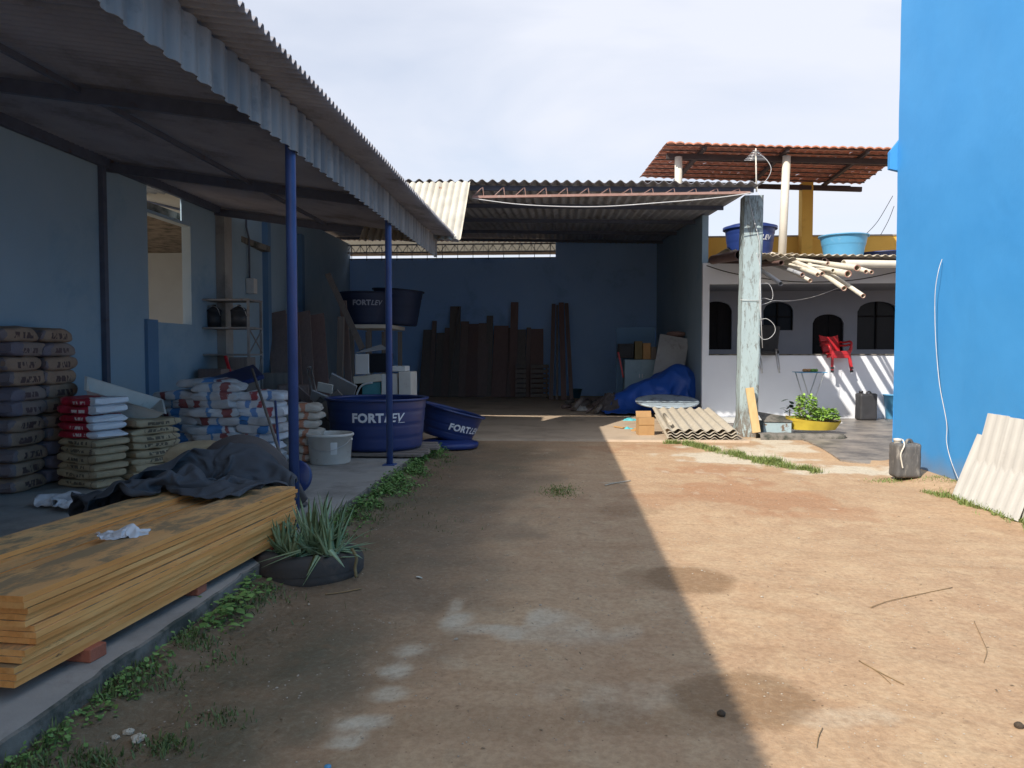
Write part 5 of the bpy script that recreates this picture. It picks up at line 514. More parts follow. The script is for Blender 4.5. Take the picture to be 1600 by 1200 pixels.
[1,0,10,-10,3,-3,9,-9,9,-7,5,-7,1,-1,0,0,0,0,0,0,0,3,8,1,-7,2,-4,1,5,0,-9,0,9,4,-8,3,-4,-4,0,5,-6,15,-3,-1,-5,-1,1,8,-4,8,7,6,3,1,0,-7,8,-25,-10,9,-5,-1,-3,7,-6,19,-4,-11,-5,14,-14,0,12,9,8,-5,1,4,0,-5,15,8,3,7,-4,2,0,-1,-27,-8,11,-18,-11,18,-19,4,18,-11,-3,1,10,-15,7,29,-5,11,3,-1,2,5,-6,1,6,-1,12,10,4,3,-7,-18,-7,-20,-13,-19,9,-1,13,4,-16,4,20,-12,16,-9,11,10,13,11,5,2,2,-10,-11,5,6,11,13,5,-2,-5,-22,-21,-14,-11,-20,-6,6,-3,6,16,6,12,6,6,-11,8,5,20,14,9,3,-2,-6,-8,-5,9,13,12,-1,-3,-9,-11,-25,-13,-21,-10,-16,-7,3,17,13,12,20,4,6,-10,6,13,17,4,5,-4,3,7,-1,-8,2,11,6,5,2,-7,-14,-19,-21,-17,-12,-38,2,16,11,21,10,12,5,12,-4,12,10,10,1,2,5,3,-2,4,0,5,1,2,2,-2,-2,-6,-23,-22,-15,-15,-61,7,21,23,17,17,3,12,-1,11,18,2,2,6,7,5,0,3,5,7,-1,3,0,-5,3,-5,-7,-25,-26,-20,-8,-72,12,16,25,15,20,5,7,6,7,19,16,1,8,-6,16,7,5,2,6,3,0,-11,-1,2,-7,-9,-29,-16,-21,-5,-75,16,15,6,15,12,12,4,10,16,18,2,16,-2,11,4,-1,12,18,0,12,-17,3,0,-2,-16,-10,-20,-17,-10,-22,-80,15,4,11,9,12,15,11,1,33,12,6,5,12,-1,4,5,13,8,17,3,-4,6,6,-6,-33,-4,-17,-32,-7,-13,-101,13,8,13,13,10,6,15,26,15,0,23,11,9,-7,8,5,13,16,11,11,7,-3,-3,-4,-20,-20,-26,-26,-25,-5,-108,10,21,15,7,7,10,8,14,19,11,25,14,-4,7,14,11,7,12,17,13,13,-4,-6,-6,-20,-18,-26,-38,-31,-8,-94,5,18,8,16,11,3,1,26,14,9,14,20,10,22,3,15,8,2,13,13,18,-4,-4,-11,-12,-17,-17,-38,-43,-9,-93,6,12,8,8,6,4,9,26,5,18,2,20,16,17,9,12,10,2,12,8,16,8,0,-12,-16,-19,-15,-23,-32,-31,-87,3,-2,4,8,6,17,13,13,15,9,7,9,14,11,20,5,17,0,10,19,21,2,5,-20,-16,-20,1,-26,-36,-31,-61,-13,7,-7,2,3,11,9,15,15,9,13,9,11,26,10,5,10,5,-2,29,22,-11,6,-20,-8,-11,-13,-16,-46,-26,-34,-27,6,-3,10,19,-2,8,5,-7,16,16,12,11,8,20,6,4,5,14,29,16,-4,-8,-13,-27,-10,-6,-18,-32,-32,-17,-20,0,-6,10,15,14,-8,-8,0,17,11,7,8,23,12,11,1,10,19,27,3,-7,-4,-24,-14,-13,-15,-13,-19,-20,-40,1,-2,13,6,0,-7,-13,6,5,5,9,11,11,21,20,7,1,12,15,27,5,-9,-11,-1,-25,-15,-12,-21,-10,-21,-28,3,4,-8,-2,13,-7,3,1,-6,-2,1,15,17,34,2,2,12,13,14,19,6,-11,-9,0,-9,-18,-15,-21,-21,-13,-20,3,-1,3,6,-10,-1,17,1,-15,-4,11,5,14,15,15,2,8,13,16,11,1,-15,0,-4,-5,-2,-21,-20,-26,-15,-2,2,-2,11,-2,2,-8,9,-6,-1,3,-7,-1,29,22,8,14,0,-5,3,29,-6,-16,-4,-1,-6,-6,-9,-23,-19,-1]),
'film': (22, 11, [-4.5901, 5.2787, 0.1478],
[47,5,0,6,2,10,4,-5,-8,8,5,9,12,3,6,10,10,8,-3,9,9,11,12,-124,1,5,3,6,4,7,-7,3,4,6,6,9,7,6,9,6,8,6,9,9,9,12,-136,8,3,5,6,0,5,6,2,5,6,3,8,6,5,6,6,10,12,8,9,9,11,-138,2,3,4,6,6,3,9,7,-3,10,4,4,9,9,2,10,8,12,5,11,5,12,-148,3,8,3,8,2,10,4,6,10,0,4,8,7,8,10,2,12,7,12,11,6,7,-153,4,8,3,5,10,8,8,10,5,1,6,6,7,8,6,10,9,5,13,10,10,7,-163,4,4,4,9,5,11,12,10,2,7,6,10,3,7,6,10,8,9,9,16,8,6,-170,5,3,8,2,11,10,13,10,6,9,5,8,6,5,4,11,9,10,11,10,10,11,-178,2,4,3,7,14,12,8,13,6,10,4,10,8,7,6,5,10,10,12,9,9,11,-186,3,6,1,10,14,11,8,12,10,9,8,9,8,8,4,8,10,11,11,10,10,11,-197,6,2,6,11,13,13,7,12,6,12,13,8,8,9,6,6,10,10,12,11,11,12,-208,1,5,10,12,13,10,9,8,12,12,12,12,9,6,7,10,6,10,14,12,12,12],
[77,0,-7,-9,-13,0,8,-2,-3,-3,-11,-7,-6,0,1,-2,-1,7,-2,-8,-8,-5,-6,68,-3,-3,-4,-5,3,8,-2,-3,-11,-5,-8,-2,0,0,-2,3,0,3,-9,-7,-5,-7,51,-7,1,3,1,6,4,1,-5,-10,-8,0,-2,-1,-1,-2,4,2,-7,-6,-5,-7,-3,31,6,2,6,5,5,5,1,-7,-10,-4,-6,-1,-3,-1,2,3,2,-4,-10,-8,-2,-2,26,7,3,6,4,4,10,-8,-2,-6,-6,-5,-5,0,-2,0,7,-2,-5,-5,-8,-6,-1,25,6,5,4,7,6,7,-5,-3,-5,-6,-4,-7,0,-5,3,-2,5,-7,-6,-7,-3,-4,26,4,3,9,6,11,0,1,-5,-3,-6,-6,-6,-3,0,1,-2,2,-7,-7,-2,-8,-4,24,8,6,7,8,11,-2,3,-6,-4,-6,-2,-8,-3,0,-2,0,-3,-3,-8,-6,-4,-6,26,6,6,8,6,7,3,-6,1,0,-3,-5,-5,-1,-5,0,-1,-2,-6,-5,-3,-7,-6,25,7,6,9,1,2,8,-3,1,2,-2,-4,-4,-2,-3,-1,-2,-4,-6,-5,-5,-6,-6,24,5,7,7,5,2,0,6,2,-4,-2,-1,-2,-1,-2,0,-4,-5,-4,-6,-6,-5,-6,22,4,8,8,4,0,2,2,2,2,-1,-3,0,-3,-2,-2,0,-4,-5,-6,-5,-5,-7],
[14,6,3,-3,-4,4,-5,-6,-7,6,4,-4,4,-2,-3,1,5,-5,-6,3,-4,0,0,10,7,-5,1,-6,10,2,-9,-10,3,7,-4,8,-8,7,-6,3,4,-11,-2,0,-1,-1,10,3,-4,-2,-6,12,3,-4,-2,0,-7,4,7,-7,3,-5,7,8,-6,-4,-4,0,-5,2,3,-6,3,-3,11,7,-4,-5,-7,0,10,-1,-7,-1,9,-5,9,-3,-10,3,-1,-3,1,3,-2,-4,6,6,4,-10,-5,0,9,8,-6,-9,1,1,9,3,-11,-6,2,7,-5,2,-2,5,-2,3,0,2,-5,-7,7,4,5,-6,-4,0,0,-1,6,-6,-2,6,3,-10,-1,7,4,-7,-4,7,-6,0,-2,11,5,-7,2,1,-2,-6,-3,6,1,-1,-1,6,-9,4,-3,9,-2,-11,2,3,-2,3,5,0,-1,2,-5,5,-6,-1,0,-5,1,9,-1,-3,8,-2,-7,6,-1,-1,0,4,1,2,1,-8,-3,3,-5,4,-7,0,3,2,2,-6,-2,15,-3,-1,-3,4,6,-5,7,2,-4,-5,-10,-1,5,-2,2,-6,5,-5,0,4,0,-4,12,6,-7,1,2,3,3,-3,4,-12,-4,0,0,-5,-1,4,4,-4,0,1,-4,0,0,10,8,-2,0,0,-2,8,-1,-3,-7,-6,-4,0,0,5,-6,4,-3,-1,0,1,-1,0]),
'scrap': (26, 18, [-0.8905, -0.5486, 0.0207],
[106,3,10,10,8,5,10,10,13,15,11,5,5,-1,12,0,2,6,9,11,7,4,0,-7,8,16,11,-193,8,8,14,10,9,6,9,11,13,10,4,6,2,8,2,2,10,8,13,5,-4,6,-2,3,17,12,-195,7,6,17,11,6,6,10,11,13,11,2,7,4,6,1,9,11,9,8,5,1,-4,12,4,11,5,-192,7,9,16,9,7,4,12,13,11,12,-3,1,10,4,8,11,10,9,6,0,2,4,6,10,13,2,-193,6,10,7,10,11,10,10,13,9,9,15,-1,-7,11,7,11,10,8,7,4,8,6,5,5,3,10,-201,6,5,13,6,9,8,15,12,8,6,5,11,7,4,5,14,12,8,2,10,6,1,4,6,11,3,-205,5,5,12,9,8,7,7,13,10,6,6,15,7,0,11,17,10,9,9,6,3,-3,1,8,9,4,-202,8,8,9,5,8,-1,9,10,12,12,10,11,6,4,9,15,11,10,12,2,2,4,-5,5,13,-4,-191,6,8,6,10,11,0,7,7,13,9,11,7,5,4,4,19,11,11,11,12,7,2,1,-4,12,14,-208,8,2,8,4,16,7,6,0,0,19,9,7,7,9,11,16,8,5,10,10,10,2,3,11,4,14,-215,3,8,7,11,12,14,13,8,2,-15,12,14,4,13,14,15,7,5,7,11,8,0,7,13,9,11,-220,2,9,9,14,12,14,17,15,3,-21,6,12,4,11,15,16,7,7,8,8,7,7,-1,14,2,12,-198,-16,9,10,16,10,11,23,15,-10,-9,8,14,3,9,11,13,10,10,10,7,5,5,11,-4,18,15,-212,-13,2,17,15,8,10,26,10,-12,8,7,11,-2,9,12,13,7,15,11,7,5,9,2,8,19,7,-225,-6,1,16,21,11,6,21,15,-10,7,7,6,4,8,10,13,4,13,12,7,9,15,17,4,3,10,-240,-3,9,19,20,10,4,16,12,12,0,7,4,4,7,11,8,12,6,7,8,7,14,17,8,17,-4,-247,11,16,19,13,9,0,12,19,8,8,8,11,-3,6,9,9,4,5,6,12,10,6,12,25,19,2,-254,15,17,12,15,2,8,7,19,9,9,9,12,4,3,10,11,-12,2,10,6,12,4,18,29,16,-3,-240,15,13,9,8,13,7,9,9,11,15,5,6,9,12,11,0,-6,-2,7,5,11,5,12,35,12,9],
[6,-6,2,0,0,5,-2,2,2,2,21,20,8,-14,-4,11,4,-14,10,2,5,6,15,19,14,10,11,-129,0,2,1,0,1,2,3,-1,6,16,17,11,-12,-6,10,1,3,8,0,2,4,10,20,13,12,6,-128,4,1,6,0,4,2,3,2,8,11,12,8,-10,-5,8,5,4,10,3,3,4,2,12,17,9,10,-132,7,7,6,6,4,3,2,8,3,-7,10,9,5,-7,10,4,4,8,0,3,3,4,8,12,5,17,-128,10,7,11,9,2,-1,-8,3,0,-2,5,10,17,-1,7,5,5,3,2,4,2,2,4,8,9,11,-114,10,8,6,12,-4,-6,4,-5,1,6,4,1,14,8,9,6,3,5,2,4,1,0,3,6,0,21,-109,10,9,3,9,4,1,-9,3,-2,6,8,2,8,4,9,11,4,3,1,2,2,-4,0,2,9,15,-101,8,9,9,8,3,-2,0,-8,3,4,10,6,0,6,9,12,5,-3,4,-1,5,-1,-3,3,4,14,-99,14,10,6,8,6,-2,-4,0,-5,5,2,10,2,6,7,12,6,1,-3,2,5,3,-2,3,6,8,-95,9,12,7,5,6,0,-4,0,-4,-3,11,5,7,5,7,18,3,-4,3,-8,6,-1,3,2,14,10,-116,13,15,9,6,8,2,-5,-3,1,4,4,4,8,7,5,11,4,1,1,-5,-7,7,4,5,20,10,-122,7,17,12,5,7,3,-2,-1,0,-1,8,5,7,4,6,10,2,-1,-2,0,-1,0,8,10,20,-5,-97,-7,14,15,4,8,6,-1,-2,-4,6,7,4,6,4,3,8,5,-4,-4,-1,1,5,9,10,20,-2,-104,-3,10,15,2,7,9,2,-1,-4,6,9,4,3,5,6,8,8,-6,-6,-1,2,5,11,13,10,4,-116,5,8,11,9,1,12,2,-6,4,9,-5,6,9,11,3,10,7,2,-8,-6,3,4,12,11,3,3,-112,3,10,11,8,2,10,6,-5,-5,11,-1,12,8,2,8,8,-1,12,-13,4,4,-2,12,9,2,1,-111,11,9,4,8,4,10,5,1,-10,5,4,10,8,6,8,-6,12,12,-11,2,-5,6,13,11,0,-4,-98,9,3,4,0,10,4,8,-4,9,-2,5,2,5,5,-4,14,14,11,-2,-15,1,10,13,10,3,-11,-85,3,-3,5,6,0,4,5,9,6,-11,7,5,-2,1,2,23,15,5,-1,-13,3,9,15,9,3,-4],
[1,0,7,-6,-1,0,3,-3,0,5,4,-9,5,2,5,3,-8,-7,0,1,-2,1,0,1,-2,2,4,3,-6,2,-4,9,1,-3,-7,4,1,3,3,-1,2,5,0,-12,-1,12,-4,0,-3,-3,1,-7,0,-1,20,-10,-9,1,12,-8,-4,-1,0,0,1,12,1,4,5,-8,-8,8,4,2,4,-3,-11,-1,0,-2,-8,15,-15,0,10,-8,6,-8,0,0,2,15,10,-2,-1,7,-5,-8,1,9,7,-8,-4,-7,-3,2,-6,-3,-6,0,8,-5,-2,0,3,5,0,7,15,8,-2,-4,1,13,-11,-5,10,-2,-8,0,-4,-4,-1,-9,-3,-10,0,7,5,-6,4,2,3,6,8,2,8,9,-3,3,3,8,-12,0,-8,-3,-8,-7,1,7,-8,-6,-9,-6,0,13,4,2,-3,7,-2,11,-2,2,6,5,8,6,9,-8,-9,-6,-11,-11,0,-6,-1,9,-9,1,-2,0,-3,10,3,-9,5,8,-2,3,-2,7,13,5,8,7,-3,-21,2,-16,-13,-5,-2,-8,0,5,-3,1,1,9,6,-4,-9,-2,8,23,-9,7,3,10,3,3,2,-2,-2,-7,0,-20,-8,-7,-9,0,1,0,13,-2,-3,11,-1,-15,-4,9,13,12,-7,13,-1,1,2,9,-1,-8,1,-5,-10,-14,-6,5,-12,0,7,-6,6,1,6,4,-13,0,-4,10,14,-5,5,10,1,-2,4,1,-2,-1,-5,-12,5,2,-3,-14,-9,9,-10,9,7,-4,4,-1,-15,1,7,8,14,-6,9,-3,0,4,-4,-4,-6,0,0,-6,11,4,-28,11,3,-13,1,10,-2,2,3,-16,3,5,12,8,-6,10,-2,-5,1,1,-7,-12,-7,1,6,5,15,-18,-9,22,-16,-6,5,17,7,-17,-12,7,2,5,7,-3,7,-1,-5,2,11,-8,-7,-4,-4,-7,11,4,0,-14,18,-12,-9,4,20,-3,3,-24,-1,10,7,-3,-1,5,3,-7,6,17,-3,-14,-10,-2,-7,4,6,8,-11,7,-11,-4,11,10,-4,3,-1,-17,4,5,-3,4,6,-4,-4,12,4,4,-16,2,0,-15,3,9,5,-18,5,-5,5,3,8,-5,5,-3,-1,-10,1,1,7,-3,-1,-1,5,10,3,-13,-1,-5,-4,5,5,3,-10,-3,1,-2,6,2,3,-1,-3,-3,6,-3,0,-2,1,-6,6,0,7,6,-7,-6,-5,4,-4,2,7,-6,-3,0,6,-6,0,0,2,-2,1,4,-6,1,2,-3,1,-1,0,8,5,-4,-4,1,-5,0,0,9,-9]),
'wrap': (18, 15, [-5.5434, 9.3587, 0.2605],
[34,12,12,7,5,15,1,-9,9,12,12,3,5,17,0,8,17,8,-6,-129,9,10,12,6,5,7,0,7,10,5,7,14,2,13,14,12,0,8,-138,4,4,10,10,-1,10,7,15,8,8,6,7,12,13,7,13,9,6,-154,7,4,3,8,8,9,20,9,11,5,10,12,6,11,15,3,0,12,-164,7,9,6,5,11,11,19,13,8,11,11,13,14,7,8,-6,11,13,-180,8,7,8,11,6,13,17,18,11,10,14,22,11,6,-8,6,10,5,-165,-4,5,3,12,11,12,13,18,15,14,16,27,6,-8,0,12,0,10,-168,5,-1,2,8,14,12,14,15,21,18,14,18,5,-1,4,8,3,9,-178,9,7,2,3,10,14,15,15,23,21,11,11,9,6,4,2,7,9,-180,4,10,-1,3,10,16,18,16,22,18,16,10,7,6,4,9,10,4,-175,5,6,6,1,9,12,14,16,20,16,14,14,12,2,8,4,6,8,-158,-1,8,-1,6,0,14,12,17,14,16,16,9,10,6,1,7,5,2,-134,3,-3,-5,0,7,18,13,20,6,18,11,13,8,4,10,4,-4,5,-136,-7,5,5,9,8,13,12,13,7,13,15,5,9,9,5,6,5,7,-148,-2,8,13,9,10,6,12,5,7,18,5,8,7,8,7,7,2,4,-139,3,13,10,13,10,6,12,11,-1,4,3,11,11,3,5,10,5,5],
[30,-8,4,-6,-2,7,-5,-6,-9,-3,6,10,7,7,11,-11,-6,16,1,-1,-11,-7,10,-8,-2,8,-9,-6,-3,10,11,-3,11,-6,-10,9,14,2,2,-15,-7,0,5,-8,7,-6,-8,2,6,5,5,6,-7,7,4,6,6,-8,-3,-6,-7,3,-1,-4,-1,-4,-2,9,6,-3,9,-3,1,11,11,6,-28,6,0,-6,-6,3,-1,-2,-5,6,-2,5,5,-3,3,7,11,7,-2,-13,-5,-6,0,1,-2,1,0,-5,6,-4,4,5,1,4,2,8,7,6,-12,-8,-7,-5,1,3,2,1,-6,-1,0,2,2,8,0,8,6,7,3,-7,-7,-4,-4,-3,0,3,1,-1,-6,0,0,8,-1,5,9,6,1,7,-8,-1,0,-2,-4,-3,1,2,-2,-7,-7,3,8,7,5,7,3,-1,8,-8,2,-1,2,-3,-6,2,1,-5,-8,-4,-1,9,6,6,7,1,0,8,-6,0,4,0,-2,-3,4,-5,-5,-1,0,2,2,2,-2,4,7,0,5,-6,5,1,2,-1,1,-2,-2,-6,2,2,4,-2,0,-2,-4,-2,3,7,5,5,2,-6,4,1,-6,3,-3,2,2,-1,3,-3,-5,1,-4,-4,-9,24,0,5,2,-2,-3,-3,10,-2,4,-7,6,-5,1,1,-8,-3,3,-5,18,2,-1,-4,-8,5,7,3,2,-5,6,-1,1,-10,-2,2,-7,-5,-5,32,3,-10,-10,1,10,8,-1,-2,-3,-5,-1,2,1,-5,-3,-4,-4,-4],
[0,12,9,13,12,10,9,5,2,4,-7,-15,-9,-4,-9,-5,-3,-3,-11,2,13,12,7,12,14,7,9,1,1,-11,-10,-3,-9,-9,-4,-4,-8,-15,9,13,11,10,8,12,11,11,-1,-3,-8,-7,-4,-6,-11,-12,-2,-11,-16,14,12,10,14,9,12,17,3,0,-4,-7,-13,-4,-5,-11,-11,-10,-9,-10,16,12,9,15,14,11,11,7,4,-11,-7,-11,-9,-6,-11,-10,-9,-3,-12,10,15,13,13,9,14,13,7,2,-7,-10,-11,-8,-9,-9,-12,-4,-4,-13,3,15,14,14,9,16,13,9,2,-5,-11,-11,-7,-12,-13,-11,-6,-8,-7,3,14,16,12,12,14,14,10,3,-3,-10,-12,-10,-14,-11,-11,-8,-8,-6,2,14,15,9,12,18,15,9,4,-4,-8,-15,-11,-11,-10,-11,-12,-10,-10,8,15,11,12,10,21,15,5,7,-2,-8,-10,-14,-12,-9,-13,-12,-11,-15,13,9,14,15,10,9,18,8,9,1,-6,-9,-12,-12,-10,-11,-14,-16,-10,0,18,14,13,7,16,6,13,5,-1,-5,-8,-16,-9,-7,-12,-10,-16,-13,2,21,15,11,12,14,-2,10,6,1,-5,-14,-10,-12,-8,-9,-11,-13,-15,6,19,16,13,7,7,2,6,8,3,-9,-4,-16,-14,-7,-13,-11,-7,-14,12,19,11,8,5,3,6,5,9,8,-8,-6,-11,-21,-10,-8,-11,-11,-13,23,16,0,6,5,6,9,5,3,10,0,-3,-16,-18,-12,-9,-12,-18,-6]),
}
def cloth(key, name, mt, label, cat, scale=1.0, move=(0, 0, 0), th=.004):
    nx, ny, lo, *ax_ = CL[key]; ax = []
    for a in range(3):
        t = 0; l = []
        for v in ax_[a]: t += v; l.append(t * .005 + lo[a])
        ax.append(l)
    n = (nx + 1) * (ny + 1)
    b = MB(); b.add([Vector((ax[0][i], ax[1][i], ax[2][i])) * scale + Vector(move) for i in range(n)], [(j * (nx + 1) + i, j * (nx + 1) + i + 1, (j + 1) * (nx + 1) + i + 1, (j + 1) * (nx + 1) + i) for j in range(ny) for i in range(nx)], True)
    o = b.build(name, mt); m = o.modifiers.new('sub', 'SUBSURF'); m.levels = 2; m.render_levels = 2; s_ = o.modifiers.new('sol', 'SOLIDIFY'); s_.thickness = th
    return tag(o, label, cat)

# ---------------------------------------------------------------- left shed wall, canopy
WX = -6.1; WZ = 4.16
y0, y1 = 10.79, 12.08; sill = 2.07; lint = 3.69
b = MB()
b.box((WX - .15, -8, 0), (WX, y0, WZ)); b.box((WX - .15, y0, 0), (WX, y1, sill)); b.box((WX - .15, y1, 0), (WX, 13.15, WZ))
b.box((WX - .15, y0, lint - .02), (WX - .004, y1, lint + .03))
b.box((WX - .02, 11.80, lint + .03), (WX - .001, y1 - .001, WZ))
w = thing('shed_wall', (WX, 6, 0), 'pale blue plastered side wall of the left shed with a tall unglazed opening', 'wall')
b.build('masonry', 'inwall', w)
part('pilaster', 'dark_steel', w, 'box', (WX, 9.62, .1), (WX + .07, 9.70, WZ))
part('pilaster', 'conc', w, 'box', (WX - .02, 12.98, .1), (WX + .16, 13.28, WZ))
part('low_pilaster', 'inwall3', w, 'box', (WX, 10.66, .1), (WX + .05, 10.95, 2.1))
# angled wall continuing to the back shed
A = Vector((-6.13, 13.15, 0)); B = Vector((-8.02, 28.2, 0)); d = (B - A).normalized(); nrm = Vector((d.y, -d.x, 0))
b = MB(); t = nrm * .15
vs = [A, B, B - t, A - t]; za, zb = 4.72, 5.7
b.add([Vector((p.x, p.y, 0)) for p in vs] + [Vector((A.x, A.y, za)), Vector((B.x, B.y, zb)), Vector((B.x - t.x, B.y - t.y, zb)), Vector((A.x - t.x, A.y - t.y, za))],
      [(3, 2, 1, 0), (4, 5, 6, 7), (0, 1, 5, 4), (1, 2, 6, 5), (2, 3, 7, 6), (3, 0, 4, 7)])
w = thing('rear_wall', A, 'blue side wall slanting away deep inside the dark back shed', 'wall'); b.build('masonry', 'inwall', w)
def onwall(s, off=0.0, z=0.0): return A + d * s + nrm * off + Vector((0, 0, z))
for sdist, wd in ((3.0, .26), (6.4, .3)):
    part('pilaster', 'inwall3', w, 'beam', onwall(sdist, .06, .05), onwall(sdist, .06, 4.7), wd, .12, tuple(nrm))
bx = thing('electrical_box', onwall(1.72, .09, 2.95), 'small pale electrical box with conduit on the wall behind the near blue post', 'electrical box')
p0 = onwall(1.72, .09, 2.95)
part('box', 'white_metal', bx, 'beam', p0 - d * .12, p0 + d * .12, .16, .30, (0, 0, 1), .01)
part('conduit', 'dark_steel', bx, 'tube', [onwall(1.72, .05, 3.1), onwall(1.72, .05, 3.9), onwall(1.55, .05, 4.1), onwall(1.55, .05, 4.6)], .02, 6)
# what is behind the opening
nb = thing('neighbour_house', (-10.2, 16, 0), 'beige plastered house seen through the opening in the shed wall', 'house')
b = MB(); b.box((-14.5, 16, 3.85), (-6.72, 16.25, 6.3)); b.box((-14.5, 16.25, 0), (-7.7, 20, 6.3)); b.build('wall', 'beige', nb)
b = MB(); b.box((-14.5, 16, 0), (-6.72, 16.24, 3.849)); b.build('lower_wall', 'beige_shaded', nb)
b = MB(); b.box((-14.5, 8.6, 3.78), (-6.3, 15.99, 3.90)); b.build('shading_slab', 'conc_edge', nb)  # slab stretched forward out of view to keep sun off the opening
b = MB(); b.tube([(-9.9, 15.97, 5.1), (-7.2, 15.97, 4.45)], .025, 6); b.build('cable', 'dark_steel', nb)
s = NT('strip_glow'); s.b.inputs['Emission Color'].default_value = (1, .95, .78, 1); s.b.inputs['Emission Strength'].default_value = .75; M['glow'] = s.m  # glowing tube added in place of a bright strip on the wall
lp = thing('glowing_strip', (-8.2, 15.9, 3.3), 'added tube lamp on the beige wall seen through the shed opening', 'glow')
q0 = aY(264, 379.5, 15.9); q1 = aY(301, 379.5, 15.9)
part('tube', 'glow', lp, 'tube', [q0, q1], .045, 8); part('strip_backing', 'white_metal', lp, 'beam', q0 + Vector((-.05, .06, .03)), q1 + Vector((.05, .06, .03)), .05, .08)

def rz(x): return 3.60 - 0.146 * (x + 2.2)          # roof underside height of the canopy
cp = thing('lean_to_canopy', (-2.25, 6.2, .14), 'long corrugated lean-to canopy on blue posts along the left shed', 'canopy')
YE = 13.3; YS = -8.0
b = MB()
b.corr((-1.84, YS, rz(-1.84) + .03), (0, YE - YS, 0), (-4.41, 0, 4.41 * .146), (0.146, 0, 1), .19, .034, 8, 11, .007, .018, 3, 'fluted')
b.corr((-3.3, 13.15, rz(-3.3) + .085), (0, 1.5, 0), (-2.85, 0, 2.85 * .146), (0.146, 0, 1), .19, .030, 8, 1, .007, .0, 4, 'fluted')  # hidden extra sheet, added to stop sun reaching the shed floor
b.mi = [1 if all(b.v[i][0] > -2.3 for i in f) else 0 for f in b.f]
b.build('roof', ['galv_under', 'galv_lit'], cp, auto=50)
b = MB(); b.corr((-2.19, YS, 3.245), (0, 12.98 - YS, 0), (0, 0, .35), (1, 0, 0), .19, .014, 8, 1, .005, .014, 5, 'trap')
b.build('fascia', 'fascia', cp, auto=40)
for y in (-.75, 2.73, 6.19, 9.70, 12.9):
    part('rafter', 'dark_steel', cp, 'beam', (-6.1, y + .07, rz(-6.1) - .09), (-2.22, y + .07, rz(-2.22) - .075), .06, .12)
for x in (-2.26, -4.1, -6.02):
    part('purlin', 'dark_steel', cp, 'beam', (x, YS, rz(x) - .05), (x, 13.2, rz(x) - .05), .06 if x != -4.1 else .035, .13 if x < -6 else (.05 if x == -4.1 else .09))
for y in (6.19, 9.70):
    po = MB(); po.tube([(-2.26, y, .14), (-2.26, y, 3.27), (-2.26, y, 3.54)], .043, 20); po = po.build('post', 'steel_blue', cp)
    part('base_plate', 'steel_blue', po, 'box', (-2.34, y - .08, .141), (-2.18, y + .08, .153))

# ---------------------------------------------------------------- back shed
sh = thing('open_shed', (0, 14.2, 0), 'tall open-fronted storage shed with corrugated roof and dark blue inside walls', 'shed')
Zf = 4.80; slp = (5.74 - 4.80) / (28.2 - 14.05)
def sz(y): return Zf + (y - 14.05) * slp
b = MB(); tilt = -0.022
o_ = Vector((-9.2, 14.05, Zf + .16)); U = Vector((12.82, 0, 12.82 * tilt)); V = Vector((0, 14.25, 14.25 * slp)); N = Vector((-tilt, -slp, 1))
b.corr(o_, U, V * 1, N, .196, .028, 8, 4, .007, .02, 11, 'sine'); b.build('roof', 'galv', sh, auto=60)
def shz(x, y): return sz(y) + .16 + (x + 9.2) * tilt
for y in (14.35, 17.0, 20.0, 23.2, 26.4):
    part('purlin', 'dark_steel', sh, 'beam', (-8, y, shz(-8, y) - .09), (3.5, y, shz(3.5, y) - .09), .05, .09)
b = MB()      # back wall, taller on the right of the slit
xs_ = -.29
b.box((-8.1, 28.0, 0), (xs_, 28.2, 5.11)); b.box((xs_, 28.0, 0), (3.5, 28.2, 5.4))
za_, zb_ = shz(xs_, 28) + .0, shz(3.5, 28) + .0; b.add([(xs_, 28, 5.4), (3.5, 28, 5.4), (3.5, 28, zb_), (xs_, 28, za_), (xs_, 28.2, 5.4), (3.5, 28.2, 5.4), (3.5, 28.2, zb_), (xs_, 28.2, za_)], [(0, 1, 2, 3), (7, 6, 5, 4), (0, 3, 7, 4), (3, 2, 6, 7)]); b.build('back_wall', 'inwall2', sh)
b = MB(); za_, zb_ = shz(3.4, 18.95) - .02, shz(3.4, 28) - .02
b.add([(x, y, z) for x in (3.4, 3.55) for (y, z) in ((18.95, 0), (28, 0), (28, zb_), (18.95, za_))], [(3, 2, 1, 0), (4, 5, 6, 7), (0, 4, 7, 3), (3, 7, 6, 2), (2, 6, 5, 1)])
b.build('side_wall', 'inwall', sh)
b = MB()      # mesh bars in the slit
x = -7.9
while x < xs_: b.beam((x, 27.95, 5.05), (x, 27.95, 5.62), .02, .02, (0, 1, 0)); x += .57
b.beam((-8, 27.95, 5.28), (xs_, 27.95, 5.28), .02, .02); b.beam((-8, 27.95, 5.115), (xs_, 27.95, 5.115), .04, .04)
b.build('slit_bars', 'dark_steel', sh)
def truss(x0, x1, y, zlo, zhi_fn, mt, n, name='truss', rr=.012):
    b = MB(); pts0 = Vector((x0, y, zlo)); pts1 = Vector((x1, y, zlo))
    b.beam(pts0, pts1, .05, .05)
    for i in range(n):
        xa = x0 + (x1 - x0) * i / n; xb = x0 + (x1 - x0) * (i + .5) / n; xc = x0 + (x1 - x0) * (i + 1) / n
        b.beam((xa, y, zlo), (xb, y, zhi_fn(xb)), .02, .02, (0, 1, 0)); b.beam((xb, y, zhi_fn(xb)), (xb, y, zlo), .014, .014, (0, 1, 0))
        b.beam((xb, y, zhi_fn(xb)), (xc, y, zlo), .02, .02, (0, 1, 0))
    return b.build(name, mt, sh)
truss(-8, xs_, 27.6, 5.30, lambda x: 5.56, 'galv', 22)
part('top_chord', 'galv', sh, 'beam', (-8, 27.6, 5.58), (xs_, 27.6, 5.58), .05, .05)
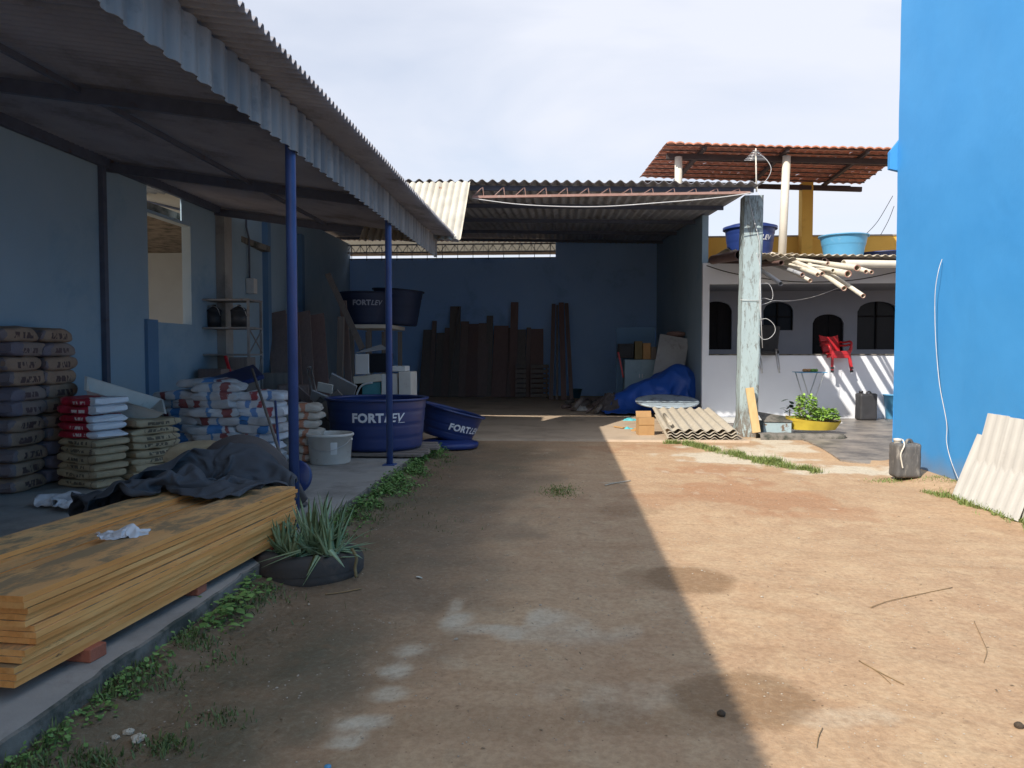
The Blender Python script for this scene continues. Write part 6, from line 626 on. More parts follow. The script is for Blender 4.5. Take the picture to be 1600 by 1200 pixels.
b = MB(); c0 = aY(738, 308, 14.15); c1 = aY(1172, 301, 14.15)
b.beam(c0, c1, .045, .045); n = 13
for i in range(n):
    p = c0.lerp(c1, i / n); q = c0.lerp(c1, (i + .5) / n); r_ = c0.lerp(c1, (i + .42) / n)
    q.z = shz(q.x, 14.2) - .1; b.beam(p, q, .012, .012, (0, 1, 0)); b.beam(q, Vector((q.x + .02, q.y, r_.z)), .012, .012, (0, 1, 0))
b.build('front_girder', 'rust', sh)
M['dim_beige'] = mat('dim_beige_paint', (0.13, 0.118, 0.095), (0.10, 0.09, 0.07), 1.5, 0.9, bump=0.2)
# beige band of a building beyond the slit
nb2 = thing('far_roof', (-4, 31, 0), 'beige eaves of a building glimpsed through the slit in the back shed', 'building')
zb2 = aY(700, 394.5, 31).z
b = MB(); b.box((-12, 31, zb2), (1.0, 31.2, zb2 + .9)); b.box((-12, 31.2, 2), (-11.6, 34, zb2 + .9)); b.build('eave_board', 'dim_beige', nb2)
b = MB(); b.box((-12, 31.2, zb2 + .4), (1.0, 35, zb2 + .6)); b.build('roof', 'conc_edge', nb2)
# sunlit sheets sloping down at the end of the canopy
pz = aY(735, 284, 14.02); q = aX(720, 374, pz.x)
aw = MB(); L = 1.75
aw.corr((pz.x - L, q.y, q.z), (L, 0, 0), (0, pz.y - q.y, pz.z - q.z), (0, -(pz.z - q.z), (pz.y - q.y)), .245, .022, 8, 1, .006, .0, 5, 'fluted')
o = aw.build('sloping_sheets', 'panel', auto=50); tag(o, 'sunlit pale corrugated sheets with rust patch sloping between canopy end and shed roof', 'roof panel')
# dangling cable under the girder
o = MB().tube(spline([aY(738, 310, 14.1), aY(820, 320, 14.1), aY(930, 323, 14.1), aY(1040, 316, 14.1), aY(1120, 309, 14.1), aY(1176, 301, 14.1)], 6), .009, 6).build('cable', 'wire_w')
tag(o, 'white cable sagging under the shed front girder', 'cable')
# concrete pillar
pl = thing('concrete_pillar', (3.68, 15.0, 0), 'peeling pale blue concrete pillar at the right corner of the open shed', 'pillar')
b = MB()
pa = aY(1155, 676, 14.75).x; pb = aY(1184, 676, 14.75).x
def pil(u, v):
    z = -.02 + 4.62 * v; k = u * 4; c = [(pa, 14.75), (pb, 14.75), (pb, 15.1), (pa, 15.1), (pa, 14.75)]; i = min(3, int(k)); f = k - i
    x = c[i][0] + (c[i + 1][0] - c[i][0]) * f; y = c[i][1] + (c[i + 1][1] - c[i][1]) * f
    w_ = .012 * fbm(x * 3, y * 3 + 7, z * 2.2, 4); grow = .06 * ss(.35, 0, z)
    cx = (pa + pb) / 2; cy = 14.92
    return (x + (x - cx) / .18 * (w_ + grow) + 0.05 * (z / 4.6), y + (y - cy) / .18 * (w_ + grow), z)
b.grid(pil, 32, 60); tp = pil(0, 1)
b.add([(pa + .05, 14.75, 4.6), (pb + .05, 14.75, 4.6), (pb + .05, 15.1, 4.6), (pa + .05, 15.1, 4.6)], [(0, 1, 2, 3)]); b.build('shaft', 'pillar', pl)
b = MB(); gx = (pa + pb) / 2
b.tube([(pa - .02, 14.72, 2.62), (pb + .04, 14.72, 2.60)], .006, 5); b.tube([(pa + .1, 14.70, 4.55), (pb - .02, 14.70, 3.7), (pb + .02, 14.71, 2.3), (pb + .06, 14.72, 1.7)], .008, 5); b.build('tie_wire', 'wire_w', pl)
o = MB(); o.beam(aY(1182, 676, 14.45) + Vector((0, 0, 0)), aY(1171, 606, 14.62), .15, .045, (0, 1, 0), .003)
tag(o.build('timber_offcut', 'newwood'), 'short raw pine plank leaning upright against the pillar foot', 'plank')

# ---------------------------------------------------------------- house on the right
hs = thing('grey_house', (6, 18.8, 0), 'low grey-white house with wide porch opening behind the terrace', 'house')
HX0, HX1 = 3.4, 13.0; ox0 = 3.56; oz0, oz1 = 1.55, 3.29; Yh = 18.8
b = MB()
b.box((HX0, Yh, 0), (ox0, Yh + .15, 3.80)); b.box((ox0, Yh, 0), (HX1, Yh + .15, oz0)); b.box((ox0, Yh, oz1), (HX1, Yh + .15, 3.80))
b.build('front_wall', 'housewall', hs)
b = MB(); b.box((ox0, Yh - .02, oz0 + .001), (HX1, Yh + .17, oz0 + .035)); b.build('sill', 'conc_edge', hs)
YP = 21.2
ops = []
for (a_, c_, t_, b_) in ((1095, 1143, 471, 546), (1193, 1239, 472, 516), (1270, 1317, 491, 580), (1340, 1402, 471, 546), (1420, 1470, 471, 580)):
    l_ = aY(a_, t_, YP); r_ = aY(c_, b_, YP); ops.append((l_.x, r_.x, max(.2, r_.z), l_.z))
b = MB(); N_ = 14
x = HX0 + .15; segs = []
for (xa, xb, zl, zt) in ops: segs.append((x, xa, None)); segs.append((xa, xb, (zl, zt))); x = xb
segs.append((x, HX1, None))
for (xa, xb, op) in segs:
    if op is None: b.box((xa, YP, .0), (xb, YP + .15, 3.5)); continue
    zl, zt = op; rise = min(.28, (xb - xa) * .3); wd = xb - xa
    for k in range(N_):
        a_ = xa + wd * k / N_; c_ = xa + wd * (k + 1) / N_
        ar = lambda x_: zt - rise * (1 - math.sqrt(max(0, 1 - ((x_ - (xa + xb) / 2) / (wd / 2)) ** 2)))
        vs = [(a_, YP, ar(a_)), (c_, YP, ar(c_)), (c_, YP, 3.5), (a_, YP, 3.5)]; vs += [(p[0], YP + .15, p[2]) for p in vs]
        b.add(vs, [(0, 1, 2, 3), (7, 6, 5, 4), (0, 4, 5, 1), (3, 2, 6, 7)])
    if zl > .3: b.box((xa, YP, 0), (xb, YP + .15, zl))
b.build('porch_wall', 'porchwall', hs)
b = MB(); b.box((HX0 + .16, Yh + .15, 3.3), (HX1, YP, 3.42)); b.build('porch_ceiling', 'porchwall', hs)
b = MB(); b.box((HX0 + .16, Yh + .16, 0), (HX1, YP + 1.1, .15)); b.build('porch_floor', 'tiles', hs); b = MB(); b.box((HX0 + .16, 22.35, 0), (HX1, 22.45, 3.5)); b.build('inner_wall', 'dark_wood', hs)
for i, (xa, xb, zl, zt) in enumerate(ops):
    wd = xb - xa; f = MB()
    if i == 1 or i == 3:
        for k in range(3): xx = xa + wd * k / 2; f.box((xx - .02, YP + .06, zl), (xx + .02, YP + .1, zt - (.2 if k != 1 else 0)))
        f.box((xa, YP + .06, zt - .42), (xb, YP + .1, zt - .38)); fr = f.build('window', 'dark_wood', hs)
        g = MB(); g.box((xa, YP + .11, zl), (xb, YP + .12, zt)); g.build('pane', 'glass_dark', fr)
    else:
        f.box((xa, YP + .09, .15), (xb, YP + .13, zt)); 
        for k in range(2):
            for m_ in range(3): f.box((xa + wd * (.08 + .47 * k), YP + .07, zl + .1 + m_ * .62), (xa + wd * (.45 + .47 * k), YP + .092, zl + .62 + m_ * .62))
        dr = f.build('door', 'dark_wood', hs); part('handle', 'chrome', dr, 'box', (xb - .14, YP + .03, 1.1), (xb - .11, YP + .07, 1.22))
# house roof: fibre cement sheets, ragged front edge
b = MB(); hy0 = 17.55; hz0 = 3.86; hy1 = 22.4; hsl = .045
b.corr((3.62, hy0, hz0), (9.4, 0, -.02 * 9.4), (0, hy1 - hy0, (hy1 - hy0) * hsl), (0.02, -hsl, 1), .177, .024, 8, 3, .008, .03, 21, 'sine')
b.build('roof', 'fibre', hs, auto=60)
for y in (17.9, 18.6): part('roof_beam', 'roof_timber', hs, 'beam', (3.66, y, hz0 - .09 + (y - hy0) * hsl), (12.9, y, hz0 - .28 + (y - hy0) * hsl), .06, .1)
b = MB(); b.corr((3.5, 16.75, 3.86), (1.55, 0, -.22), (.1, 2.0, .08), (0.12, -.05, 1), .177, .022, 8, 2, .007, .02, 23, 'sine')
o = b.build('roof_sheet', 'fibre', auto=60); tag(o, 'loose grey roof sheet tilting down at the left end of the house roof', 'roof sheet')
def hz(x, y): return hz0 + .03 - .02 * (x - 3.62) + (y - hy0) * hsl
# parapet
pp = thing('yellow_parapet', (7, 22.5, 3.9), 'mustard yellow parapet wall rising behind the house roof', 'parapet')
b = MB(); b.box((4.12, 22.5, 3.4), (13, 22.65, 4.97)); b.build('wall', 'yellow', pp)
b = MB(); b.box((4.12 - .02, 22.47, 4.972), (13, 22.68, 5.01)); b.build('coping', 'conc', pp)
cA = aY(1250, 372, 22.3); cB = aY(1267, 372, 22.3)
part('column', 'yellow', pp, 'box', (cA.x, 22.15, 3.5), (cB.x, 22.47, 6.45)); part('corner_column', 'yellow', pp, 'box', (3.96, 22.2, 3.4), (4.10, 22.5, 5.55))
# terracotta roof on posts
tr = thing('tiled_roof', (5.3, 20.3, 3.9), 'terracotta tiled open roof on cream posts above the house', 'roof')
P00 = Vector((2.42, 18.2, 6.56)); P10 = Vector((8.15, 18.6, 6.42)); P01 = Vector((2.17, 22.0, 6.62)); P11 = Vector((8.45, 22.4, 6.42))
b = MB(); rows = 8; per = .235
for j in range(rows):
    v0 = j / rows; v1 = (j + 1.18) / rows
    n = 27 * 8
    top = []; bot = []
    for v, dz in ((v0, -.030), (v0, .0), (min(v1, 1.02), .022)):
        for i in range(n + 1):
            u = i / n; p = P00.lerp(P10, u).lerp(P01.lerp(P11, u), v)
            ph = u * 27; hgt = .035 * abs(math.sin(math.pi * ph)) + .008 * fbm(int(ph) * 3.3, j * 2.7, 0, 2)
            p = p + Vector((0, .05 * fbm(int(ph) * 1.7, j * 5.1, 2, 2), dz + hgt - .02 * math.sin(math.pi * u))); top.append(p); bot.append(p - Vector((0, 0, .014)))
    k = 3 * (n + 1); fs = []
    for i in range(n):
        for q in (0, n + 1):
            a_, b_, c_, d_ = q + i, q + i + 1, q + n + 2 + i, q + n + 1 + i
            fs.append((a_, b_, c_, d_))
            if q: fs += [(k + a_, k + d_, k + c_, k + b_), (d_, c_, k + c_, k + d_)]
    b.add(top + bot, fs, False)
b.build('tiles', 'terracotta', tr)
def trp(u, v, dz): p = P00.lerp(P10, u).lerp(P01.lerp(P11, u), v); p.z += dz - .02 * math.sin(math.pi * u); return p
for v in (.16, .97): part('beam', 'roof_timber', tr, 'beam', trp(.02, v, -.17), trp(1.0, v, -.17), .09, .13)
for u in (.16, .5, .83): part('rafter', 'roof_timber', tr, 'beam', trp(u, 0.02, -.07), trp(u, 1, -.07), .09, .08)
b = MB()
for k in range(8): b.beam(trp(.0, (k + .2) / 8, -.035), trp(1, (k + .2) / 8, -.035), .035, .022)
b.build('battens', 'roof_timber', tr)
lb0 = aY(1183, 291, 22.2); lb1 = aY(1328, 294, 22.2)
part('tie_beam', 'roof_timber', tr, 'beam', lb0, lb1, .1, .12)
c1 = aY(1223.5, 404, 18.75)
part('post', 'white_post', tr, 'tube', [(c1.x - .03, 18.75, hz(c1.x, 18.75) - .06), (c1.x + .06, 18.78, 6.34)], .095, 20)
c2 = aY(1060, 300, 18.75); part('post', 'white_post', tr, 'tube', [(c2.x, 18.75, 5.12), (c2.x, 18.78, 6.36)], .09, 20)
# blue building on the right
bb = thing('blue_building', (4.7, 5, 0), 'tall bright sky-blue painted building filling the right edge', 'building')
b = MB(); b.grid(lambda u, v: (4.7 + .012 * fbm(u * 12, v * 8, 3, 4), 11.1 - 19.1 * u, 9.5 * v - .1), 120, 60)
b.add([(4.7, 11.1, -.1), (9.5, 11.1, -.1), (9.5, 11.1, 9.4), (4.7, 11.1, 9.4), (4.7, -8, -.1), (9.5, -8, -.1), (9.5, -8, 9.4), (4.7, -8, 9.4)], [(0, 1, 2, 3), (1, 5, 6, 2), (3, 2, 6, 7), (4, 7, 6, 5)])
b.build('wall', 'bluewall', bb)
c_ = aY(1389, 240, 11.15)
b = MB(); b.add([(c_.x, 11.11, c_.z - .22), (4.75, 11.11, c_.z - .26), (4.75, 11.11, c_.z + .22), (c_.x, 11.11, c_.z + .02)] + [(c_.x, 11.19, c_.z - .22), (4.75, 11.19, c_.z - .26), (4.75, 11.19, c_.z + .22), (c_.x, 11.19, c_.z + .02)],
    [(0, 1, 2, 3), (7, 6, 5, 4), (0, 4, 5, 1), (3, 2, 6, 7), (0, 3, 7, 4)]); b.build('bracket', 'bluewall', bb)
hb = MB(); hb.tube(spline([aX(1472, 405, 4.68), aX(1466, 425, 4.62), aX(1461, 462, 4.61), aX(1462, 530, 4.62), aX(1468, 600, 4.62), aX(1479, 660, 4.62), aX(1479, 690, 4.6), aX(1486, 720, 4.6), aX(1497, 748, 4.55)], 6), .0045, 6)
tag(hb.build('hanging_cable', 'wire_w'), 'white cable hanging down the blue building wall', 'cable')
for k, pts in enumerate(([(1354, 365), (1372, 345), (1395, 306)], [(1376, 367), (1388, 345), (1397, 322)])):
    o = MB().tube(spline([aY(*p, 21) for p in pts], 5), .008, 5).build('stay_wire', 'wire_d')
    tag(o, ['thin dark wire slanting up from the light blue tank to the blue building', 'shorter thin wire slanting up nearest the blue building edge'][k], 'wire')
# antenna
an = thing('antenna', aY(1182, 292, 14.9), 'small yagi television antenna on a white mast above the pillar', 'antenna')
m0 = aY(1182, 300, 14.9); m1 = aY(1181, 232, 14.9)
part('mast', 'white_post', an, 'tube', [m0, m1], .014, 8)
b = MB(); bt = aY(1181, 236, 14.5); bt2 = aY(1181, 250, 15.6)
b.tube([bt, bt2], .008, 6)
for k in range(7):
    p = bt.lerp(bt2, k / 6); wd = .06 + .028 * k; b.tube([p - Vector((wd, 0, 0.0)), p + Vector((wd, 0, 0.0))], .006, 5)
b.build('elements', 'chrome', an)
part('coax', 'wire_w', an, 'tube', spline([aY(1183, 238, 14.9), aY(1198, 250, 14.9), aY(1205, 265, 14.9), aY(1197, 282, 14.9), aY(1184, 290, 14.9), aY(1186, 302, 14.8), aY(1192, 312, 14.7)], 5), .006, 5)

# ---------------------------------------------------------------- water tanks
def lettering(parts, size, rad_fn, zc, ang, root_m, parent, mt, extra=None):
    """words laid round a cylinder: parts = [(text, shear, thickness)]; root_m maps the tank's local frame to world"""
    b = MB(); x = 0.0; glyph = []
    for (txt, shear, fat) in parts:
        cu = bpy.data.curves.new('tmp', 'FONT'); cu.body = txt; cu.size = size; cu.shear = shear; cu.offset = fat * size; cu.resolution_u = 3
        cu.space_character = 1.0 + fat * 1.6
        to = bpy.data.objects.new('tmp', cu); C.objects.link(to)
        dg = bpy.context.evaluated_depsgraph_get(); me = to.evaluated_get(dg).to_mesh()
        bm = bmesh.new(); bm.from_mesh(me); bmesh.ops.subdivide_edges(bm, edges=[e for e in bm.edges if e.calc_length() > size * .25], cuts=2); bmesh.ops.triangulate(bm, faces=bm.faces)
        bm.verts.index_update()
        vs = [(v.co.x + x, v.co.y) for v in bm.verts]; fs = [[v.index for v in f.verts] for f in bm.faces]
        glyph.append((vs, fs)); x = max(v[0] for v in vs) - size * .02
        bm.free(); to.evaluated_get(dg).to_mesh_clear(); bpy.data.objects.remove(to); bpy.data.curves.remove(cu)
    if extra: glyph.append(([(x * .86, -size * .1), (x, -size * .1), (x, -size * .06), (x * .86, -size * .06)], [(0, 1, 2, 3)]))
    w = x
    for vs, fs in glyph:
        out_ = []
        for (u, v) in vs:
            z = zc + v - size * .35; r_ = rad_fn(z) + .021; a = ang + (u - w / 2) / r_
            out_.append(root_m @ Vector((r_ * math.cos(a), r_ * math.sin(a), z)))
        b.add(out_, fs, False)
    return b.build('lettering', mt, parent)
def tank(loc, rt, rb, h, label, m=None, mt='tank', lid=False, text=None, size=.14, tang=-math.pi / 2, tz=.62, tmt='logo', group=None, ribs=3, extra=False, name='water_tank'):
    m = m or Matrix(); m3 = m.to_3x3(); loc = Vector(loc)
    t = thing(name, loc, label, 'water tank', group)
    def rad(z): return rb + (rt - rb) * max(0, min(1, z / h))
    prof = [(0, .0), (rb * .94, 0), (rb, .03)]; n = 26
    for i in range(1, n + 1):
        z = .03 + (h - .05) * i / n; r_ = rad(z)
        st = .018 * (math.floor(z / h * (ribs + 1)) ) / (ribs + 1)
        ph = (z / h * (ribs + 1)) % 1; r_ += st - .012 * math.exp(-((ph - .06) / .06) ** 2); prof.append((r_, z))
    prof += [(rt + .02, h - .03), (rt + .05, h - .03), (rt + .05, h), (rt + .0, h), (rt - .03, h - .02)]
    for i in range(12, -1, -1): z = .03 + (h - .06) * i / 12; prof.append((rad(z) - .02, z))
    prof.append((0, .02))
    part('body', mt, t, 'lathe', prof, loc, 64, True, m3)
    if lid:
        lp_ = [(rt + .065, h - .05), (rt + .065, h + .012), (rt + .0, h + .03), (rt * .8, h + .07), (rt * .3, h + .10), (rt * .28, h + .115), (0, h + .12)]
        part('lid', mt, t, 'lathe', lp_, loc, 64, True, m3)
    if text: lettering(text, size, rad, h * tz, tang, Matrix.Translation(loc) @ m, t, tmt, extra)
    return t
FL = [('FORT', 0.0, .045), ('LEV', .32, .018)]
def facing(x, y, off=0.0): return math.atan2(-y, -x) + off
# big tank on planks
TC = Vector((-2.76, 11.05, .205))
tank(TC, .715, .66, .745, 'large open dark blue water tank with white lettering behind the second blue post', text=FL, size=.172, tang=facing(TC.x, TC.y, .03), tz=.66, extra=True)
o = thing('plank_platform', (-2.7, 11, .14), 'low platform of weathered planks under the big blue tank', 'platform')
for k in range(6):
    y = 10.3 + k * .26; part('plank', 'board_grey', o, 'box', (-3.5 + .05 * (k % 2), y, .165), (-1.95 - .06 * (k % 3) + (.1 if k else 0), y + .2, .2), .003, Matrix.Rotation(.02 * (k % 3 - 1), 3, 'Z'))
for x in (-3.4, -2.3): part('joist', 'board_grey', o, 'box', (x, 10.36, .1405), (x + .08, 11.8, .164))
# tilted tank by its lid
tm = Matrix.Rotation(R(15), 4, 'Y') @ Matrix.Rotation(R(-3), 4, 'X')
T2 = Vector((-2.02, 12.85, .16))
tank(T2, .53, .44, .50, 'smaller dark blue water tank tipped to the right beside the large one', m=tm, text=FL, size=.15, tang=facing(T2.x, T2.y, .66), tz=.48)
o = thing('round_cover', (-1.82, 12.75, 0), 'blue round tank lid lying flat under the tipped tank', 'lid')
part('disc', 'tank_blue', o, 'lathe', [(0, .02), (.48, .02), (.50, .05), (.50, .10), (.45, .115), (.3, .15), (0, .16)], (-1.93, 12.65, 0), 56, True, Matrix.Rotation(R(1), 3, 'Y'))
# lid by the first post
b = MB(); m3 = Matrix.Rotation(R(-68), 3, 'Y') @ Matrix.Rotation(R(10), 3, 'Z')
lc = aY(462, 738, 7.6)
b.lathe([(0, .0), (.20, 0), (.215, .015), (.215, .035), (.2, .045), (0, .05)], lc, 36, True, Matrix.Rotation(R(70), 3, 'X') @ Matrix.Rotation(R(-8), 3, 'Y'))
b = MB(); b.lathe([(0, .0), (.165, 0), (.18, .015), (.18, .035), (.16, .05), (0, .055)], (lc.x, lc.y, .14 + .175), 36, True, Matrix.Rotation(R(72), 3, 'X'))
tag(b.build('round_cover', 'tank'), 'dark blue round lid propped upright behind the first blue post', 'lid')
M['tank_dim'] = mat('shaded_dark_blue_polyethylene', (0.013, 0.024, 0.06), (0.016, 0.028, 0.07), 3, 0.6, bump=0.04)  # tank plastic painted darker for the gloom of the back shed
# inside tanks on a rack
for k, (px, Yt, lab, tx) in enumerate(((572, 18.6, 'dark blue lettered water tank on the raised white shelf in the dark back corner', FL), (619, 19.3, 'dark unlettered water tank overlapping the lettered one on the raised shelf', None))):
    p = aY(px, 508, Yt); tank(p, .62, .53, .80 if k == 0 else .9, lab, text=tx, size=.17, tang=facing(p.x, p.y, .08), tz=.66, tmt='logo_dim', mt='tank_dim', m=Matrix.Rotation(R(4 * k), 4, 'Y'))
rk = thing('tank_shelf', aY(590, 600, 19) * 1, 'white painted platform on legs holding the tanks at the back', 'platform'); rk.location.z = .03
z_ = aY(572, 508, 18.6).z; xa = aY(548, 508, 18.4).x; xb = aY(614, 508, 18.4).x
part('deck', 'white_post', rk, 'box', (xa, 18.0, z_ - .10), (xb, 19.8, z_ - .005), .005)
for x in (xa + .1, (xa + xb) / 2, xb - .1):
    for y in (18.1, 19.6): part('leg', 'board_grey' if True else "white_post", rk, 'box', (x - .05, y, .03), (x + .05, y + .09, z_ - .135))
# roof tanks
p = aY(1177.5, 396, 19.2); zb = hz(p.x, 19.2) + .02
tank((p.x, 19.6, zb), .60, .52, .80, 'dark blue lidded water tank on the roof behind the concrete pillar', text=FL, size=.17, tang=facing(p.x, 19.6, .36), tz=.62, lid=True, mt='tank_blue')
for k in range(3):
    o = MB(); o.corr((p.x - .75 + .05 * k, 18.72 + .03 * k, zb - .02 + .035 * k), (1.5, 0, 0), (0, 1.7, .05), (0, 0, 1), .177, .02, 8, 1, .006, 0, k, 'sine')
    tag(o.build('sheet_offcut', 'fibre', auto=60), 'corrugated sheet offcut under the lidded roof tank, %s' % ['bottom one', 'middle one', 'top one'][k], 'roof sheet', 'sheet offcuts under the roof tank')
p = aY(1320, 402, 19.2); tank((p.x, 19.3, hz(p.x, 19.3) + .03), .54, .44, .56, 'open light blue water tank standing on the house roof', mt='tank_lt', ribs=1)
p = aY(1390, 404, 19.2); tank((p.x + .4, 20.3, hz(p.x, 20.3) + .0), .95, .85, .22, 'shallow dark blue tank partly hidden by the blue building on the house roof', ribs=0)

# ---------------------------------------------------------------- pipes on the house roof
def pipe(a, b_, r_, mt, label, ring=None, sag=0.0):
    a = Vector(a); b_ = Vector(b_); t = thing('plastic_pipe', b_, label, 'pipe', 'pipes piled on the edge of the house roof')
    mid = a.lerp(b_, .5) + Vector((0, 0, sag))
    pts = [a, a.lerp(b_, .25) + Vector((0, 0, sag * .75)), mid, a.lerp(b_, .75) + Vector((0, 0, sag * .75)), b_]
    d_ = (b_ - a).normalized()
    m = MB(); m.tube(pts, r_, 14, False); m.tube(pts, r_ * .86, 14, False); 
    a_ = d_.orthogonal().normalized(); c_ = d_.cross(a_); n = 14
    vs = [b_ + (a_ * math.cos(2 * math.pi * k / n) + c_ * math.sin(2 * math.pi * k / n)) * q for q in (r_, r_ * .86) for k in range(n)]
    m.add(vs, [(k, (k + 1) % n, n + (k + 1) % n, n + k) for k in range(n)], False); m.build('tube', mt, t)
    if ring:
        g = MB(); vs = [b_ + d_ * .003 + (a_ * math.cos(2 * math.pi * k / n) + c_ * math.sin(2 * math.pi * k / n)) * q for q in (r_ * 1.05, r_ * .80) for k in range(n)]
        g.add(vs, [(k, (k + 1) % n, n + (k + 1) % n, n + k) for k in range(n)], False); g.build('socket_ring', 'pink', t)
    g = MB(); g.add([a + d_ * .4 + (a_ * math.cos(2 * math.pi * k / n) + c_ * math.sin(2 * math.pi * k / n)) * r_ * .85 for k in range(n)], [tuple(range(n))], False); g.build('shadowed_bore', 'black', t)
PX = lambda x, y: (1080 + x / 5, 380 + y / 5)
PIPES = [((380, 92), 15.9, (180, 128), 17.8, .105, 'pvc_brown', 'thick dark brown pipe stub beside the pillar at the left end of the pile', 0),
 ((704, 153), 16.4, (500, 172), 18.4, .055, 'pvc_brown', 'medium grey-brown pipe just right of the pillar top', 0),
 ((700, 316), 16.1, (470, 175), 17.8, .047, 'pvc_grey', 'grey pipe drooping lowest beside the pillar', 0),
 ((868, 246), 16.2, (600, 165), 18.4, .042, 'pvc_grey', 'pale pipe second from the pillar pointing down to the right', 1),
 ((930, 292), 16.0, (640, 172), 18.2, .040, 'pvc', 'cream pipe whose end shows just below the second pale one', 1),
 ((990, 245), 16.0, (700, 158), 18.4, .044, 'pvc', 'cream pipe ending under the light blue tank, left of its neighbour', 1),
 ((1025, 238), 15.9, (700, 112), 18.6, .046, 'pvc', 'long cream pipe crossing over the others from the tank post', 1),
 ((1068, 158), 16.2, (680, 124), 18.6, .036, 'pvc', 'thin cream pipe lying nearly level on top of the pile', 1),
 ((1108, 214), 16.0, (820, 190), 18.2, .040, 'pvc', 'short-looking cream pipe with dark bore in the middle of the pile', 0),
 ((1226, 240), 15.6, (860, 168), 18.3, .068, 'pvc', 'fat cream pipe with pink socket ring, lower of the two fat ones', 1),
 ((1298, 193), 15.8, (960, 150), 18.5, .064, 'pvc', 'fat cream pipe with pink socket ring, upper of the two fat ones', 1),
 ((1366, 222), 15.9, (1100, 165), 18.2, .040, 'pvc', 'thin cream pipe in the right pair, left of the two ends', 1),
 ((1410, 226), 15.8, (1150, 170), 18.3, .040, 'pvc', 'thin cream pipe in the right pair, rightmost of the small ends', 1),
 ((1195, 353), 15.4, (930, 170), 17.7, .050, 'pvc', 'cream pipe hanging low with pink ring, shorter of the drooping pair', 1),
 ((1344, 412), 15.2, (1000, 200), 17.7, .044, 'pvc', 'longest drooping cream pipe hanging lowest of all on the right', 1)]
for (e, ye, st, ys_, r_, mt, lab, ring) in PIPES:
    b1 = aY(*PX(*e), ye); a1 = aY(*PX(*st), ys_); a1 = a1 + (a1 - b1) * (.35 if r_ < .1 else .05)
    pipe(a1, b1, r_, mt, lab, ring, .03 if r_ < .05 else 0)
b1 = aY(*PX(1190, 160), 17.0); a1 = aY(*PX(1600, 165), 17.4); pipe(a1 + (a1 - b1) * 1.2, b1, .085, 'pvc', 'thick cream pipe lying along the roof edge to the blue building', 0)
b1 = aY(*PX(1040, 132), 17.2); pipe(b1 + Vector((.7, 1.5, .05)), b1, .05, 'pvc_brown', 'short brown pipe piece lying behind the fat pipes', 0)
o = MB().tube(spline([aY(1104, 415, 18.7), aY(1150, 428, 18.7), aY(1240, 440, 18.7), aY(1330, 438, 18.7), aY(1400, 425, 18.7)], 6), .012, 6).build('cable', 'wire_d')
tag(o, 'dark cable sagging along the house wall under the pipes', 'cable')
o = MB(); o.tube(spline([aY(1185, 445, 14.8), aY(1200, 443, 14.9), aY(1207, 455, 14.9), aY(1206, 468, 14.9), aY(1195, 466, 14.9), aY(1183, 468, 14.9)], 6), .005, 5)
o.tube(spline([aY(1184, 478, 14.8), aY(1200, 473, 14.9), aY(1209, 470, 15), aY(1235, 470, 16), aY(1270, 464, 17), aY(1310, 450, 18)], 6), .005, 5)
o.tube(spline([aY(1185, 521, 14.7), aY(1192, 530, 14.7), aY(1203, 528, 14.7), aY(1211, 518, 14.7), aY(1209, 507, 14.7), aY(1198, 498, 14.7), aY(1186, 500, 14.7)], 6), .005, 5)
tag(o.build('loose_wire', 'wire_w'), 'loops of loose white wire hanging from the concrete pillar', 'wire')
o = MB().tube(spline([aY(1182, 395, 14.7), aY(1188, 420, 14.7), aY(1186, 460, 14.7), aY(1189, 500, 14.7)], 6), .006, 5).build('loose_wire', 'wire_w')
tag(o, 'thin pale wire running down the right edge of the pillar', 'wire')

# ---------------------------------------------------------------- red chairs, black chair, table on the porch ledge
def chair_at(base, rot, label, k):
    t = thing('plastic_chair', base, label, 'chair', 'stacked red chairs on the porch ledge')
    m = rot.to_3x3(); bs = Vector(base)
    def T(vs): return [bs + m @ Vector(v) for v in vs]
    def bld(name, b, mt='redplastic', par=None): b.v = T(b.v); return b.build(name, mt, par or t)
    b = MB(); b.grid(lambda u, v: ((u - .5) * (.46 - .04 * v), -.24 + .46 * v, .43 - .03 * math.sin(math.pi * v) * math.sin(math.pi * u) - .05 * ss(.12, 0, v)), 12, 12)
    b.grid(lambda u, v: ((u - .5) * (.46 - .04 * v), -.24 + .46 * v, .41 - .03 * math.sin(math.pi * v) * math.sin(math.pi * u) - .05 * ss(.12, 0, v)), 12, 12); bld('seat', b)
    b = MB()
    for q in (0, .012): b.grid(lambda u, v: ((u - .5) * (.42 + .06 * v), .20 + .16 * v - .05 * math.cos((u - .5) * 2.6) + q, .42 + .40 * v + .05 * (2 * u - 1) ** 2 * v), 14, 12)
    bld('backrest', b)
    b = MB(); b.box((-.20, -.255, .33), (.20, -.235, .42), .004); b.box((-.2, -.2, .36), (-.18, .2, .42)); b.box((.18, -.2, .36), (.2, .2, .42)); bld('apron', b)
    for sx in (-1, 1):
        b = MB(); b.beam((sx * .24, -.27, 0), (sx * .20, -.22, .44), .055, .045, (0, 1, 0), .006); lg = bld('leg', b)
        b = MB(); b.beam((sx * .243, -.273, -.012), (sx * .238, -.268, .035), .06, .05, (0, 1, 0)); bld('foot_cap', b, 'black', lg)
        b = MB(); b.beam((sx * .23, .30, 0), (sx * .19, .22, .44), .055, .045, (0, 1, 0), .006); bld('leg', b)
        b = MB(); b.tube(spline([(sx * .22, -.22, .42), (sx * .27, -.24, .58), (sx * .275, -.16, .655), (sx * .27, .05, .66), (sx * .24, .26, .68)], 5), .026, 8); bld('armrest', b)
    return t
cp_ = aY(1311, 588, 18.55)
